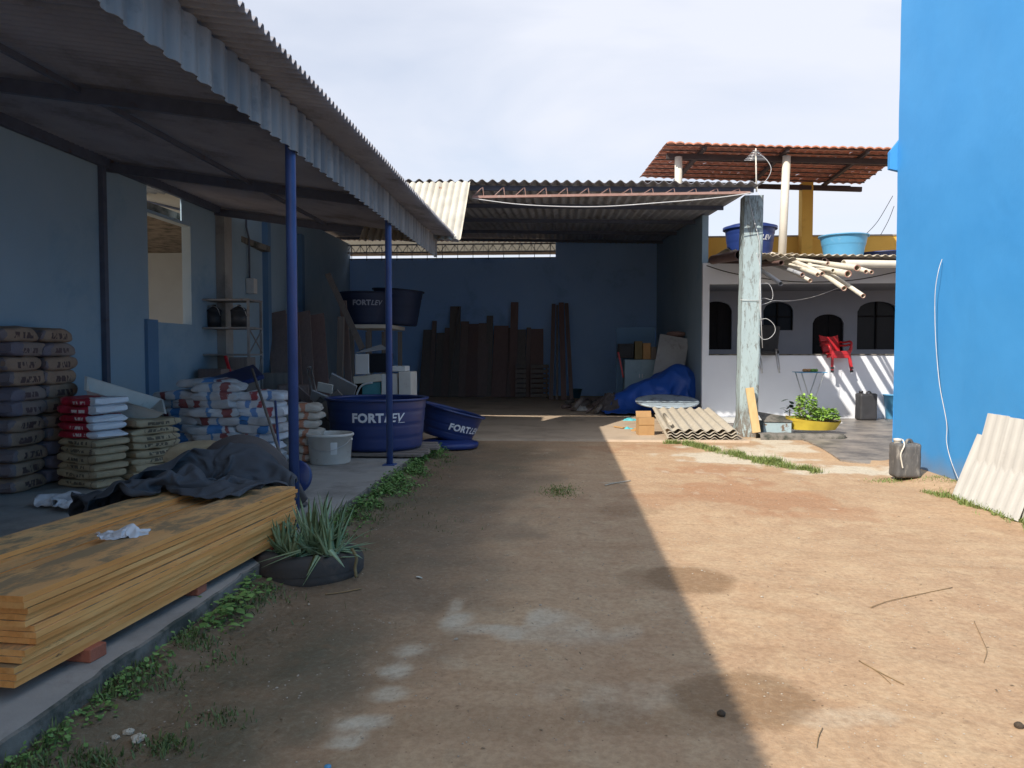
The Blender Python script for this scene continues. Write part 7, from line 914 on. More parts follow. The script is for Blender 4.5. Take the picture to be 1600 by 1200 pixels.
for k in range(2):
    mm = Matrix.Rotation(R(5), 4, 'Z') @ Matrix.Rotation(R(-24), 4, 'X')
    mm = Matrix.Rotation(R(8), 4, 'Z') @ Matrix.Rotation(R(-5), 4, 'X')
    chair_at((cp_.x, 18.74, 1.135 + .08 * k), mm, ['red plastic armchair hooked on the porch ledge, lower of the stacked pair', 'red plastic armchair nested on top of the stacked pair'][k], k)
# black chair with metal legs
p = aY(1199, 556, 18.6)
bc = thing('black_chair', (p.x, 18.6, 1.1), 'black padded chair with bare metal legs hung over the porch ledge behind the pillar', 'chair')
b = MB(); b.box((p.x - .30, 18.62, oz0 + .03), (p.x + .28, 18.7, 2.28), .035, Matrix.Rotation(R(5), 3, 'Y')); b.build('backrest', 'black', bc)
b = MB(); b.box((p.x - .26, 18.5, oz0 + .04), (p.x + .26, 18.95, oz0 + .12), .03); b.build('seat', 'black', bc)
for (xt, xb_) in ((1184, 1191), (1212, 1218)):
    part('leg', 'chrome', bc, 'tube', [aY(xt, 545, 18.5), aY(xb_ - 2, 575, 18.5), aY(xb_, 583, 18.5)], .022, 8)
    part('leg', 'chrome', bc, 'tube', [aY(xt + 3, 545, 18.55), aY(xb_, 578, 18.55)], .018, 8)
# folding table
tz_ = aY(1264, 581, 17.9); ft = thing('folding_table', (tz_.x, 17.9, .02), 'small folding table with crossed pale metal legs by the house wall', 'table')
xa = aY(1249, 581, 17.7).x; xb = aY(1292, 581, 17.7).x
part('tabletop', 'tank_lt', ft, 'box', (xa, 17.65, tz_.z - .02), (xb, 18.25, tz_.z), .004)
for y in (17.72, 18.18):
    for s_ in (-1, 1): part('leg', 'white_metal', ft, 'tube', [((xa + xb) / 2 + s_ * .25, y, tz_.z - .02), ((xa + xb) / 2 + s_ * .02, y, .42), ((xa + xb) / 2 - s_ * .2, y, .03)], .013, 6)
o = thing('vegetable_heap', (tz_.x, 17.85, tz_.z), 'green and reddish fruit lying on the folding table', 'fruit')
for k in range(7):
    b = MB(); b.lathe([(0, 0), (.03, .008), (.045, .035), (.03, .065), (0, .075)], (tz_.x - .14 + .045 * k, 17.8 + .03 * (k % 2), tz_.z), 12); b.build('fruit', 'herbfruit' if k > 3 else 'card', o)
# ---------------------------------------------------------------- jerrycans, buckets
def jerry(c, w, dd, h, mt, label, rotz=0, cap='white_plastic', cord=False):
    c = Vector(c); t = thing('jerrycan', c, label, 'jerrycan'); m = Matrix.Rotation(rotz, 3, 'Z')
    bm = bmesh.new(); bmesh.ops.create_cube(bm, size=1); 
    for v in bm.verts: v.co = Vector((v.co.x * w, v.co.y * dd, (v.co.z + .5) * h))
    bmesh.ops.bevel(bm, geom=list(bm.edges), offset=min(w, dd) * .17, segments=4, affect='EDGES', profile=.5); 
    bmesh.ops.subdivide_edges(bm, edges=[e for e in bm.edges if e.calc_length() > .1], cuts=9, use_grid_fill=True)
    for v in bm.verts:
        z = v.co.z / h
        if .1 < z < .9: k = 1 - .012 * (math.sin(z * 28) > 0) - .02 * math.sin(math.pi * z); v.co.x *= k; v.co.y *= k
        v.co.x += .006 * fbm(v.co.x * 6, v.co.y * 6, v.co.z * 6, 2)
        if z > .93: v.co.z -= .035 * h * math.exp(-(v.co.x / (w * .22)) ** 2)
    bm.verts.index_update(); b = MB(); b.add([c + m @ v.co for v in bm.verts], [[v.index for v in f.verts] for f in bm.faces], True); bm.free(); b.build('body', mt, t, auto=45)
    b = MB(); b.tube([c + m @ Vector(q) for q in spline([(-.0 * w, 0, h - .03), (-.0 * w + .02, 0, h + .02), (.2 * w, 0, h + .028), (.3 * w, 0, h - .03)], 5)], .02, 8); b.build('handle', mt, t)
    b = MB(); b.lathe([(0.045, -.03), (.045, .02), (.05, .022), (.05, .05), (.0, .055)], c + m @ Vector((-w * .30, 0, h)), 16); b.build('cap', cap, t)
    if cord: part('cord', 'white_post', t, 'tube', spline([c + m @ Vector(q) for q in ((-w * .18, -dd * .2, h + .04), (-w * .25, -dd * .56, h - .02), (-w * .38, -dd * .56, h * .7), (-w * .32, -dd * .54, h * .42), (-w * .28, -dd * .54, h * .30))], 6), .009, 6)
    return t
p = aZ(1419, 747, .05); jerry((p.x + .01, p.y + .12, .045), .315, .24, .435, 'jerry_old', 'weathered grey jerrycan with cord standing against the blue building corner', 0.05, cord=True)
p = aZ(1356, 657, .022); jerry((p.x, p.y + .12, .022), .42, .32, .64, 'jerry', 'tall dark grey jerrycan on the terrace by the house wall', .05, 'jerry')
def bucket(c, rt, rb, h, mt, label, nm='bucket', lidrim=None, extra=True):
    c = Vector(c); t = thing(nm, c, label, 'bucket')
    prof = [(0, 0), (rb * .97, 0), (rb, .015), (rt, h - .035), (rt + .018, h - .035), (rt + .02, h - .012), (rt + .008, h), (rt - .008, h), (rt - .012, h - .03), (rb - .012, .03), (0, .025)]
    part('body', mt, t, 'lathe', prof, c, 48)
    if extra:
        part('handle', 'chrome', t, 'tube', spline([c + Vector((rt * math.cos(a), rt * math.sin(a) * 1.03, h - .05 - .16 * math.sin((a + math.pi) ))) for a in (-math.pi * .95, -math.pi * .8, -math.pi * .6, -math.pi * .4, -math.pi * .2, -.05 * math.pi)], 5), .004, 5)
        for a in (-.97, -.03): part('lug', mt, t, 'lathe', [(.02, 0), (.02, .03), (0, .03)], c + Vector((rt * math.cos(a * math.pi), rt * math.sin(a * math.pi), h - .09)), 10)
        a0, a1 = -1.25, -.95
        part('label', 'white_metal', t, 'grid', lambda u, v: (c.x + (rb + (rt - rb) * (.35 + .4 * v) + .004) * math.cos(a0 + (a1 - a0) * u), c.y + (rb + (rt - rb) * (.35 + .4 * v) + .004) * math.sin(a0 + (a1 - a0) * u), h * (.35 + .4 * v) + c.z), 8, 2)
    return t
bucket((-3.10, 9.85, .141), .295, .265, .40, 'white_plastic', 'large dirty white bucket on the slab beside the big blue tank')
p = aZ(1392, 655, .022); bucket((p.x + .12, p.y + .1, .022), .24, .19, .60, 'tank_lt', 'pale blue bin half hidden by the blue building edge', 'bin', extra=False)

# ---------------------------------------------------------------- planter, rusty box, plants
def leaf(b, base, dirv, L, W, up=Vector((0, 0, 1)), curl=.3, c=0.5, n=4, thick=0):
    """one tapered leaf blade"""
    dirv = Vector(dirv).normalized(); sd = dirv.cross(up)
    if sd.length < 1e-3: sd = Vector((1, 0, 0))
    sd.normalize(); vs = []; 
    for i in range(n + 1):
        t = i / n; w = W * (math.sin(math.pi * min(1, .18 + .82 * t)) if not thick else (1 - t) ** .75) / 2
        p = Vector(base) + dirv * L * t - Vector((0, 0, 1)) * curl * L * t * t
        nn = sd.cross(dirv) * (thick * (1 - t) * .5)
        if thick: vs += [p - sd * w + nn, p - nn * 1.0, p + sd * w + nn]
        else: vs += [p - sd * w, p + sd * w]
    k = 3 if thick else 2; fs = []
    for i in range(n):
        for j in range(k - 1): fs.append((k * i + j, k * i + j + 1, k * (i + 1) + j + 1, k * (i + 1) + j))
        if thick: fs.append((k * i + 2, k * i, k * (i + 1), k * (i + 1) + 2))
    b.add(vs, fs, bool(thick)); b.vc += [(c, 0, 0)] * len(vs)
def bushy(b, c, rx, ry, h, nl, L, W, rg, up=.4):
    c = Vector(c)
    for _ in range(nl):
        a = rg.uniform(0, 2 * math.pi); q = math.sqrt(rg.random()); z = rg.random()
        p = c + Vector((rx * q * math.cos(a) * (1 - .4 * z), ry * q * math.sin(a) * (1 - .4 * z), h * z))
        d_ = Vector((math.cos(a) * rg.uniform(.3, 1) + rg.uniform(-.5, .5), math.sin(a) * rg.uniform(.3, 1) + rg.uniform(-.5, .5), rg.uniform(-.2, up + .3)))
        leaf(b, p, d_, L * rg.uniform(.6, 1.2), W * rg.uniform(.7, 1.2), Vector((rg.uniform(-.5, .5), rg.uniform(-.5, .5), 1)), .25, rg.random() * .6 + .4 * z, 3)
pa_ = aZ(1240, 668, .12); pl_ = Vector((4.68 + .1, 15.0, 0))
planter = thing('planter', (4.9, 15.0, .03), 'cracked yellow plastic basin full of soil on the terrace kerb', 'planter')
pc = aY(1272, 660, 15.0); 
def bas(u, v):
    a = 2 * math.pi * u; r_ = (.40 + .10 * v) * (1 + .02 * math.sin(9 * a)); x = pc.x + r_ * math.cos(a) * 1.05; y = 15.05 + r_ * .62 * math.sin(a)
    z = .12 + .20 * v + .05 * math.cos(a - 2.7) * v; return (x, y, z)
b = MB(); b.grid(bas, 40, 6); b.grid(lambda u, v: (bas(u, 1)[0] + (pc.x - bas(u, 1)[0]) * .05 * v, bas(u, 1)[1] + (15.05 - bas(u, 1)[1]) * .05 * v, bas(u, 1)[2] + .02), 40, 1); b.build('basin', 'planter', planter)
b = MB(); b.grid(lambda u, v: (pc.x + (bas(u, .8)[0] - pc.x) * v, 15.05 + (bas(u, .8)[1] - 15.05) * v, .28 + .02 * fbm(u * 6, v * 4, 0, 2)), 30, 5); b.build('soil', 'soil', planter)
rg = random.Random(3)
hp = thing('leafy_herb', (pc.x, 15, .3), 'bright green bushy herb growing in the yellow basin', 'plant'); 
b = MB(); b.vc = []; bushy(b, (pc.x - .13, 15.05, .32), .25, .2, .46, 520, .085, .045, rg); bushy(b, (pc.x + .22, 15.0, .32), .28, .2, .20, 420, .085, .045, rg); b.build('leaves', 'herb', hp)
b = MB()
for k in range(9): b.tube([(pc.x - .13 + rg.uniform(-.06, .06), 15.05, .28), (pc.x - .13 + rg.uniform(-.22, .22), 15.05 + rg.uniform(-.12, .12), .6)], .006, 5)
b.build('stems', 'dry_stem', hp)
dp = thing('dark_plant', (pc.x - .4, 15.2, .1), 'dark broad-leaved plant left of the yellow basin', 'plant')
b = MB(); b.vc = []
xd = aY(1234, 640, 15.2).x
for k in range(14): leaf(b, (xd + rg.uniform(-.1, .1), 15.2, .35 + .04 * k % .35 + rg.uniform(0, .1)), (rg.uniform(-1, .8), rg.uniform(-.6, .3), rg.uniform(-.1, .3)), .16, .09, c=.0, n=4)
b.build('leaves', 'aloe_dark', dp); b = MB(); b.tube([(xd, 15.2, .02), (xd, 15.2, .5)], .01, 6); b.build('stem', 'dry_stem', dp)
xa = aY(1192, 660, 14.9).x; xb = aY(1236, 660, 14.9).x
rb_ = thing('junction_box', ((xa + xb) / 2, 15, 0), 'pale blue concrete box with rust stained lid behind the kerb', 'concrete box')
b = MB(); b.box((xa, 14.85, -.02), (xb, 15.3, .27), .01); b.build('body', 'cab_rust', rb_)
b = MB(); b.add([(xa - .01, 14.83, .272), (xb + .01, 14.83, .272), (xb + .01, 15.33, .33), (xa - .01, 15.33, .42), (xa - .01, 14.83, .29), (xb + .01, 14.83, .29), (xb + .01, 15.33, .35), (xa - .01, 15.33, .44)], [(0, 1, 5, 4), (4, 5, 6, 7), (0, 4, 7, 3), (1, 2, 6, 5), (0, 3, 2, 1)]); b.build('lid', 'conc_edge', rb_)
# ---------------------------------------------------------------- fibre cement sheets on the ground, cardboard
for k in range(4):
    a_ = aZ(1038 + 1.5 * k, 674, .10); z0 = .055 + .052 * k
    cor = Vector((1.86 + .012 * rnd.uniform(-1, 1) + (.04 if k < 3 else 0), 13.86 + .04 * rnd.uniform(-1, 1) - (.06 if k == 4 else 0), z0))
    b = MB(); b.corr(cor, (1.30, .06, -.012), (.16, 3.3, .16), (0, -.06, 1), .2, .026, 12, 2, .009, .006, 40 + k, 'sine', 0)
    tag(b.build('corrugated_sheet', 'fibre', auto=60), 'corrugated fibre cement sheet, %s in the sunlit stack beside the pillar' % ORD[3 - k], 'roof sheet', 'corrugated sheets stacked by the pillar')
for x_ in (2.0, 3.0):
    o = MB(); o.box((x_, 14.0, .0), (x_ + .1, 16.9, .022)); tag(o.build('bearer', 'board_grey'), 'thin batten under the stack of corrugated sheets, %s end' % ('left' if x_ < 2.5 else 'right'), 'batten', 'battens under the corrugated sheets')
o = MB(); o.tube([aZ(1038, 648, .33), aZ(1048, 662, .30)], .035, 8); tag(o.build('broken_roll', 'fibre'), 'short concrete fragment lying on the corrugated stack', 'rubble')
def cbox(c, w, dd, h, m, label, open_=True):
    c = Vector(c); t = thing('cardboard_box', c, label, 'box'); th = .004; b = MB()
    def rb(a, b_): 
        q = MB(); q.box(a, b_); b.add([c + m @ Vector(v) for v in q.v], q.f)
    rb((-w / 2, -dd / 2, 0), (w / 2, dd / 2, th)); rb((-w / 2, -dd / 2, th), (w / 2, -dd / 2 + th, h)); rb((-w / 2, dd / 2 - th, th), (w / 2, dd / 2, h)); rb((-w / 2, -dd / 2 + th, th), (-w / 2 + th, dd / 2 - th, h)); rb((w / 2 - th, -dd / 2 + th, th), (w / 2, dd / 2 - th, h))
    b.build('walls', 'card', t)
    for s_ in (-1, 1):
        q = MB(); q.box((-w / 2, 0, 0), (w / 2, dd * .5, th)); f = MB()
        f.add([c + m @ (Vector((v[0], -dd / 2 + v[1], h + v[2] + .002)) if s_ < 0 else Vector((v[0], dd / 2 + v[1] * .35, h + v[1] * .9 + v[2]))) for v in q.v], q.f)
        f.build('flap', 'card', t)
    q = MB(); q.box((-w / 2 - .0, -dd / 2 - .003, h * .60), (w / 2, -dd / 2 - .001, h * .64)); f = MB(); f.add([c + m @ Vector(v) for v in q.v], q.f); f.build('tape', 'card_dark', t)
    return t
M['card_dark'] = mat('packing_tape', (0.32, 0.17, 0.06), None, 8, 0.4, bump=0)
p = aZ(1009, 680, .03); cbox((p.x, p.y + .12, .0), .30, .25, .36, Matrix.Rotation(.12, 3, 'Z'), 'upright tan cardboard box in the sun beside the corrugated sheets')
o = MB(); p = aZ(976, 672, .0); o.box((p.x - .16, p.y, .02), (p.x + .12, p.y + .3, .05), .003, Matrix.Rotation(.6, 3, 'Z') @ Matrix.Rotation(.15, 3, 'Y')); tag(o.build('flattened_box', 'card'), 'flattened cardboard piece left of the upright box', 'cardboard')
o = MB(); p = aZ(990, 676, .0); o.box((p.x - .02, p.y - .05, .04), (p.x + .16, p.y + .2, .10), .003, Matrix.Rotation(-.3, 3, 'Z') @ Matrix.Rotation(-.4, 3, 'Y')); tag(o.build('flattened_box', 'card'), 'small folded cardboard scrap against the upright box', 'cardboard')
def rag(name, c, rx, ry, h, mt, label, cat, seed, n=28, sharp=1.0, rot=0):
    c = Vector(c); m = Matrix.Rotation(rot, 3, 'Z')
    def f(u, v):
        a = 2 * math.pi * u; q = v; x = math.cos(a) * q; y = math.sin(a) * q
        e = 1 + .28 * fbm(math.cos(a) * 1.6, math.sin(a) * 1.6, seed, 3)
        rd = abs(fbm(x * 2.2 + seed, y * 2.2, seed * 3, 4)); z = h * ((1 - q ** 2.2) * (.65 + .5 * fbm(x * 1.8, y * 1.8, seed, 3)) + .5 * (.35 - rd) * sharp * (1 - q ** 4)); 
        return c + m @ Vector((x * rx * e, y * ry * e, max(.0, z)))
    b = MB(); b.grid(lambda u, v: f(u, 1 - v), n * 2, n)
    return tag(b.build(name, mt), label, cat)
rag('cyan_rag', aZ(985, 659, .0) + Vector((0, .05, 0)), .24, .2, .10, 'cyan', 'crumpled cyan plastic bag behind the flattened cardboard', 'rag', 5.1)
rag('cyan_rag', aZ(978, 672, .0) + Vector((.05, 0, 0)), .16, .12, .07, 'cyan', 'smaller cyan scrap in front of the cardboard', 'rag', 8.7)

# ---------------------------------------------------------------- bags
def bag_mat(name, base, base2, zones=(), rough=.75, ink=None):
    """zones: (lo, hi, colour) bands along the bag's length; ink: faint printed block on the side"""
    s = NT(name); x = s.xyz(); nn = s.noise(5, 5, .6)
    c = s.mix(s.rng(nn, .35, .65), base, base2)
    for (lo, hi, col) in zones:
        xx = s.math('ADD', x[0], s.math('MULTIPLY', s.math('SUBTRACT', nn, .5), .30))
        m = s.math('MULTIPLY', s.rng(xx, lo, lo + .006), s.rng(xx, hi, hi - .006)); c = s.mix(m, c, col)
    if ink:
        (x0, x1, z0, z1, col, sc) = ink
        m = s.math('MULTIPLY', s.math('MULTIPLY', s.rng(x[0], x0, x0 + .004), s.rng(x[0], x1, x1 - .004)), s.math('MULTIPLY', s.rng(x[2], z0, z0 + .004), s.rng(x[2], z1, z1 - .004)))
        st = s.rng(s.noise(1, 2, .5, s.map((sc, 3, sc * .35))), .47, .50)
        c = s.mix(s.math('MULTIPLY', m, st), c, col)
    c = s.mix(s.rng(s.noise(9, 6, .7), .58, .75, 0, .5), c, tuple(v * .45 for v in base))
    s.col(c); s.bump(s.noise(14, 5, .6, dist=.6), .5, .02); return s.set(rough)
M['bag_kraft'] = bag_mat('kraft_cement_bag', (0.34, 0.225, 0.15), (0.27, 0.175, 0.12), ((-.40, -.22, (0.18, 0.145, 0.15)),), ink=(-.13, .17, .035, .105, (0.09, 0.05, 0.045), 30))
M['bag_lilac'] = bag_mat('greyish_cement_bag', (0.28, 0.205, 0.165), (0.22, 0.16, 0.135), ((-.5, -.1, (0.165, 0.14, 0.165)),), ink=(-.1, .15, .04, .10, (0.10, 0.06, 0.06), 30))
M['bag_red'] = bag_mat('red_and_white_bag', (0.42, 0.020, 0.045), (0.36, 0.018, 0.038), ((.20, .5, (0.66, 0.68, 0.72)), (-.5, -.27, (0.40, 0.10, 0.13))), rough=.45, ink=(-.04, .15, .022, .06, (0.75, 0.66, 0.62), 42))
M['bag_tan'] = bag_mat('tan_bag', (0.42, 0.34, 0.22), (0.35, 0.28, 0.175), ((.22, .24, (.15, .11, .08)),), ink=(-.16, .16, .03, .07, (0.09, 0.075, 0.05), 34))
M['bag_blue'] = bag_mat('white_and_blue_bag', (0.52, 0.52, 0.53), (0.43, 0.435, 0.45), ((-.03, .13, (0.06, 0.19, 0.42)), (.17, .24, (0.22, 0.06, 0.06))), rough=.5)
M['bag_blue2'] = bag_mat('white_bag_red_band', (0.52, 0.52, 0.53), (0.43, 0.435, 0.45), ((-.20, -.09, (0.24, 0.07, 0.07)), (.02, .07, (0.10, 0.22, 0.42))), rough=.5)
M['bag_white'] = bag_mat('bright_white_bag', (0.64, 0.66, 0.70), (0.56, 0.58, 0.62), ((-.12, -.05, (0.36, 0.07, 0.08)), (.05, .12, (0.16, 0.29, 0.55))), rough=.5)
M['bag_orange'] = bag_mat('pale_bag_orange_print', (0.50, 0.455, 0.39), (0.43, 0.39, 0.34), ((.02, .09, (0.40, 0.17, 0.10)),), rough=.6)
_bagc = {}
def bag_mesh(L, W, H, seed, pinch=.7):
    k = (L, W, H, seed)
    if k in _bagc: return _bagc[k]
    b = MB(); nu, nv = 22, 20
    def f(u, v):
        # pillow: u round the girth, v along the length
        a = 2 * math.pi * u; x = (v * 2 - 1); ex = 1 - abs(x) ** 5
        hh = H * .5 * (.50 + .50 * max(0, ex) ** .5); ww = W * .5 * (1 - .06 * abs(x) ** 6)
        cx, sx_ = math.cos(a), math.sin(a); q = .30
        y = ww * math.copysign(abs(cx) ** q, cx); z = hh * math.copysign(abs(sx_) ** (q + .15), sx_)
        p = Vector((x * L / 2 * (1 - .03 * abs(sx_)), y, z + H * .5))
        n_ = fbm(p.x * 5 + seed * 7, p.y * 5, p.z * 9 + seed, 4)
        p.z += .016 * n_ * (.5 if z < 0 else 1) - .02 * (seed % 3 - 1) * x * x * (1 if z > 0 else .4) ; p.y += .022 * n_; p.x += .022 * fbm(p.y * 9, p.z * 12, seed * 3, 3)
        return p
    b.grid(f, nu, nv); vs0 = [f(i / nu, 0) for i in range(nu)]; 
    b.add(vs0, [tuple(range(nu))], False); b.add([f(i / nu, 1) for i in range(nu)], [tuple(reversed(range(nu)))], False)
    me = bpy.data.meshes.new('bag'); me.from_pydata(b.v, [], b.f); me.polygons.foreach_set('use_smooth', b.sm); me.update(); _bagc[k] = me; return me
def bag(x, y, z, L, W, H, mt, rz, name, label, cat, group, seed=None, tilt=0.0):
    seed = seed if seed is not None else rnd.randrange(7); key = (L, W, H, seed, mt)
    if key not in _bagc: me = bag_mesh(L, W, H, seed).copy(); me.materials.append(M[mt]); me.name = name; _bagc[key] = me
    o = bpy.data.objects.new(name, _bagc[key]); C.objects.link(o); o.location = (x, y, z); o.rotation_euler = (rnd.uniform(-.02, .02) + 0, tilt + rnd.uniform(-.015, .015), rz)
    return tag(o, label, cat, group)
# kraft cement bags at the left edge: two visible columns, ends and sides towards the yard
rows = 11; bh = .158
for c_, (xc, cn, top) in enumerate(((8.17, 'right', 0), (7.64, 'left', 0))):
    for r_ in range(rows):
        off = rnd.uniform(-.03, .03) - (.07 * (r_ == rows - 1)) + (.04 if r_ < 4 else 0) * (c_ == 0)
        ang = rnd.uniform(-.06, .06) + .03
        bag(-5.86 + rnd.uniform(-.02, .02), xc + off, .141 + r_ * bh, .54, .42, bh * 1.04, 'bag_kraft' if rnd.random() > .15 else 'bag_lilac', R(90) + ang * .5, 'cement_bag',
            'brown cement bag, %s in the %s column of the tall stack' % (ORD[rows - 1 - r_], 'right-hand' if c_ == 0 else 'left-hand'), 'cement bag', 'cement bags in the tall stack')
# tan bags with red bags on top
for r_ in range(6):
    bag(-5.20 + rnd.uniform(-.02, .02), 8.0 + rnd.uniform(-.02, .02), .141 + r_ * .088, .62, .42, .094, 'bag_tan', R(-22) + rnd.uniform(-.05, .05), 'mortar_bag', 'tan paper bag, %s of the six under the red bags' % ORD[5 - r_], 'mortar bag', 'tan bags under the red ones')
for r_ in range(5):
    bag(-5.20 + rnd.uniform(-.02, .02), 8.0 + rnd.uniform(-.02, .02), .141 + .53 + r_ * .088, .62, .42, .094, 'bag_red', R(-22) + rnd.uniform(-.06, .06), 'grout_bag', 'red and white bag, %s of the five stacked on tan bags' % ORD[4 - r_], 'grout bag', 'red and white bags')
for r_ in range(8):
    bag(-4.90 + .03 * (r_ % 2), 8.52 + rnd.uniform(-.02, .02), .141 + r_ * .086, .62, .42, .092, 'bag_tan', R(68) + rnd.uniform(-.05, .05), 'mortar_bag', 'tan paper bag, %s in the slanting stack right of the red bags' % ORD[7 - r_], 'mortar bag', 'tan bags in the slanting stack')
# white and blue bags
cols = [(-4.92, 9.5, 9, 'bag_blue', .0), (-4.38, 9.42, 10, 'bag_blue2', .04), (-3.86, 9.5, 9, 'bag_white', -.1)]
cn = ['left-hand', 'middle', 'right-hand']
for ci, (xc, yc, nr, mt, a0) in enumerate(cols):
    for r_ in range(nr):
        m_ = mt if rnd.random() > .3 else ('bag_blue' if mt != 'bag_blue' else 'bag_blue2')
        bag(xc + rnd.uniform(-.08, .08), yc + rnd.uniform(-.05, .05), .141 + r_ * .107, .60, .44, .128, m_, a0 + rnd.uniform(-.20, .20) + (R(180) if rnd.random() > .5 else 0), 'mortar_bag', 'white bag with blue and red print, %s in the %s column' % (ORD[nr - 1 - r_], cn[ci]), 'mortar bag', 'white and blue printed bags')
for r_ in range(7):
    bag(-3.52 + rnd.uniform(-.03, .03), 10.0 + rnd.uniform(-.03, .03), .141 + r_ * .112, .52, .38, .118, 'bag_orange', .15 + rnd.uniform(-.1, .1), 'mortar_bag', 'pale bag with orange print, %s, beside the near blue post' % ORD[6 - r_], 'mortar bag', 'pale bags with orange print')
bag(-4.62, 9.6, .141 + 9 * .105 + .07, .7, .5, .12, 'bag_blue', .1, 'mortar_bag', 'flatter white bag lying across the tops of the left and middle columns', 'mortar bag', 'white and blue printed bags', tilt=.02)
# white tub on the tan bags
def tub(c, L, W, h, m, label):
    c = Vector(c); t = thing('mixing_tub', c, label, 'tub'); b = MB()
    def ring(k, z, ins=0): return [c + m @ Vector((sx * (L / 2 - (1 - k) * .10 - ins), sy * (W / 2 - (1 - k) * .08 - ins), z)) for sx, sy in ((-1, -1), (1, -1), (1, 1), (-1, 1))]
    r0, r1, r2, r3, r4 = ring(0, 0), ring(1, h), ring(1.25, h), ring(1, h - .01, .008), ring(0, .012, .008)
    vs = r0 + r1 + r2 + r3 + r4; fs = [(3, 2, 1, 0)]
    for a in range(4):
        for k in range(4):
            i0 = 4 * a + k; i1 = 4 * a + (k + 1) % 4; fs.append((i0, i1, i1 + 4, i0 + 4))
    fs.append((16, 17, 18, 19)); b.add(vs, fs); b.build('shell', 'white_plastic', t)
    q = MB(); 
    for k, (x0, x1) in enumerate(((-.14, -.10), (-.08, -.03), (-.01, .03), (.05, .08))):
        q.add([c + m @ Vector((L / 2 + .001 - .05, y, z)) for y, z in ((x0, .07), (x1, .07), (x1, .12), (x0, .12))], [(0, 1, 2, 3)])
    q.build('print', 'polytext', t); return t
tub((-5.22, 8.55, .93), .85, .52, .2, Matrix.Rotation(R(38), 3, 'Z') @ Matrix.Rotation(R(20), 3, 'Y') @ Matrix.Rotation(R(16), 3, 'X') , 'empty off-white mixing tub tilted on the tan bags')
cloth('wrap', 'plastic_wrap', 'wrap', 'heap of clear crinkled plastic-wrapped packs behind the white tub', 'plastic wrap', 1.0, (.05, -.1, .05), .001)
for k in range(6): bag(-5.12, 9.95, .141 + k * .12, .6, .4, .125, 'bag_orange', .1, 'wrapped_pack', 'pale pack, %s of the pile under the clear plastic wrap' % ORD[5 - k], 'pack', 'packs under the plastic wrap')

# ---------------------------------------------------------------- lumber
LA = Vector((-2.27, 3.02, 0)); LB = Vector((-2.06, 5.66, 0)); ld = (LB - LA).normalized(); ls = Vector((-ld.y, ld.x, 0)); rzl = math.atan2(ld.y, ld.x); LL = (LB - LA).length
def plank(off, wd, z, th, e0, e1, label):
    c = LA + ls * (off + wd / 2) + ld * (LL + e0 + e1) / 2 - ld * e0; L = LL + e0 + e1
    b = MB(); n = 10; 
    wob = rnd.random() * 50
    vs = []
    for i in range(n + 1):
        x = -L / 2 + L * i / n; bow = .004 * fbm(x * .7, wob, 0, 2)
        for (sy, sz_) in ((-1, -1), (1, -1), (1, 1), (-1, 1)):
            ch = .002; vs.append((x + .0, sy * wd / 2 + bow, th / 2 + sz_ * th / 2 + .0015 * fbm(x * 2, sy, sz_ + wob, 2)))
    fs = [(3, 2, 1, 0)] + [(4 * i + k, 4 * i + (k + 1) % 4, 4 * (i + 1) + (k + 1) % 4, 4 * (i + 1) + k) for i in range(n) for k in range(4)] + [(4 * n, 4 * n + 1, 4 * n + 2, 4 * n + 3)]
    b.add(vs, fs); o = b.build('plank', 'pine', origin=(0, 0, 0)); o.location = (c.x, c.y, z); o.rotation_euler = (0, 0, rzl)
    return tag(o, label, 'plank', 'orange planks in the lumber pile')
th_ = .0262; nl = 13
base = .200
names = ['outer row', 'middle row', 'inner row']
for ci, (off, wd, n_, zoff) in enumerate(((0, .30, 13, 0), (.305, .30, 11, 0), (.625, .31, 13, .0))):
    z = base; sh_ = 0
    for k in range(n_):
        grp = [0, 0, 0, 1, 1, 2, 2, 2, 3, 3, 3, 4, 4][k]
        e0 = [.06, .02, -.03, .0, .03][grp] + rnd.uniform(-.006, .006) - .03 * (ci == 1); e1 = rnd.uniform(-.03, .04) + (.0, -.06, .03)[ci]
        of = off + [.012, .002, -.008, .0, -.006][grp] * (1 if ci == 0 else .3) + rnd.uniform(-.008, .008)
        nm = 'orange sawn plank, %s in the %s of the lumber pile' % (ORD[n_ - 1 - k], names[ci])
        plank(of, wd - .006, z, th_, e0, e1, nm); z += th_ + (.0015 if k not in (2, 4, 7, 10) else .006)
# loose narrower boards on top of the middle row
for k, (of, wd, dz) in enumerate(((.33, .12, 0), (.47, .13, .0))):
    plank(of, wd, base + 11 * th_ + .026, .026, -.05 * k, -.05 * k, 'narrow orange strip %s on top of the lumber pile' % ('nearer the yard' if k == 0 else 'farther from the yard'))
for k, (px, py, ln) in enumerate(((135, 1030, .0), (300, 928, .0))):
    p = aZ(px, py, .142); o = MB(); o.box((p.x - .16, p.y - .03, .1405), (p.x + .055, p.y + .08, .2035), .004, Matrix.Rotation(-.12 + .1 * k, 3, 'Z'))
    tag(o.build('brick', 'brick'), ['red brick under the near end of the lumber pile', 'red brick under the middle of the lumber pile'][k], 'brick', 'bricks propping the lumber')
o = MB(); o.box((-2.3, 5.3, .1405), (-2.1, 5.4, .2035), .004); tag(o.build('brick', 'brick'), 'red brick under the far end of the lumber pile', 'brick', 'bricks propping the lumber')
M['plastic_film'] = mat('white_plastic_film', (0.66, 0.67, 0.70), (0.56, 0.57, 0.60), 9, 0.35, bump=0.3, bscale=18)
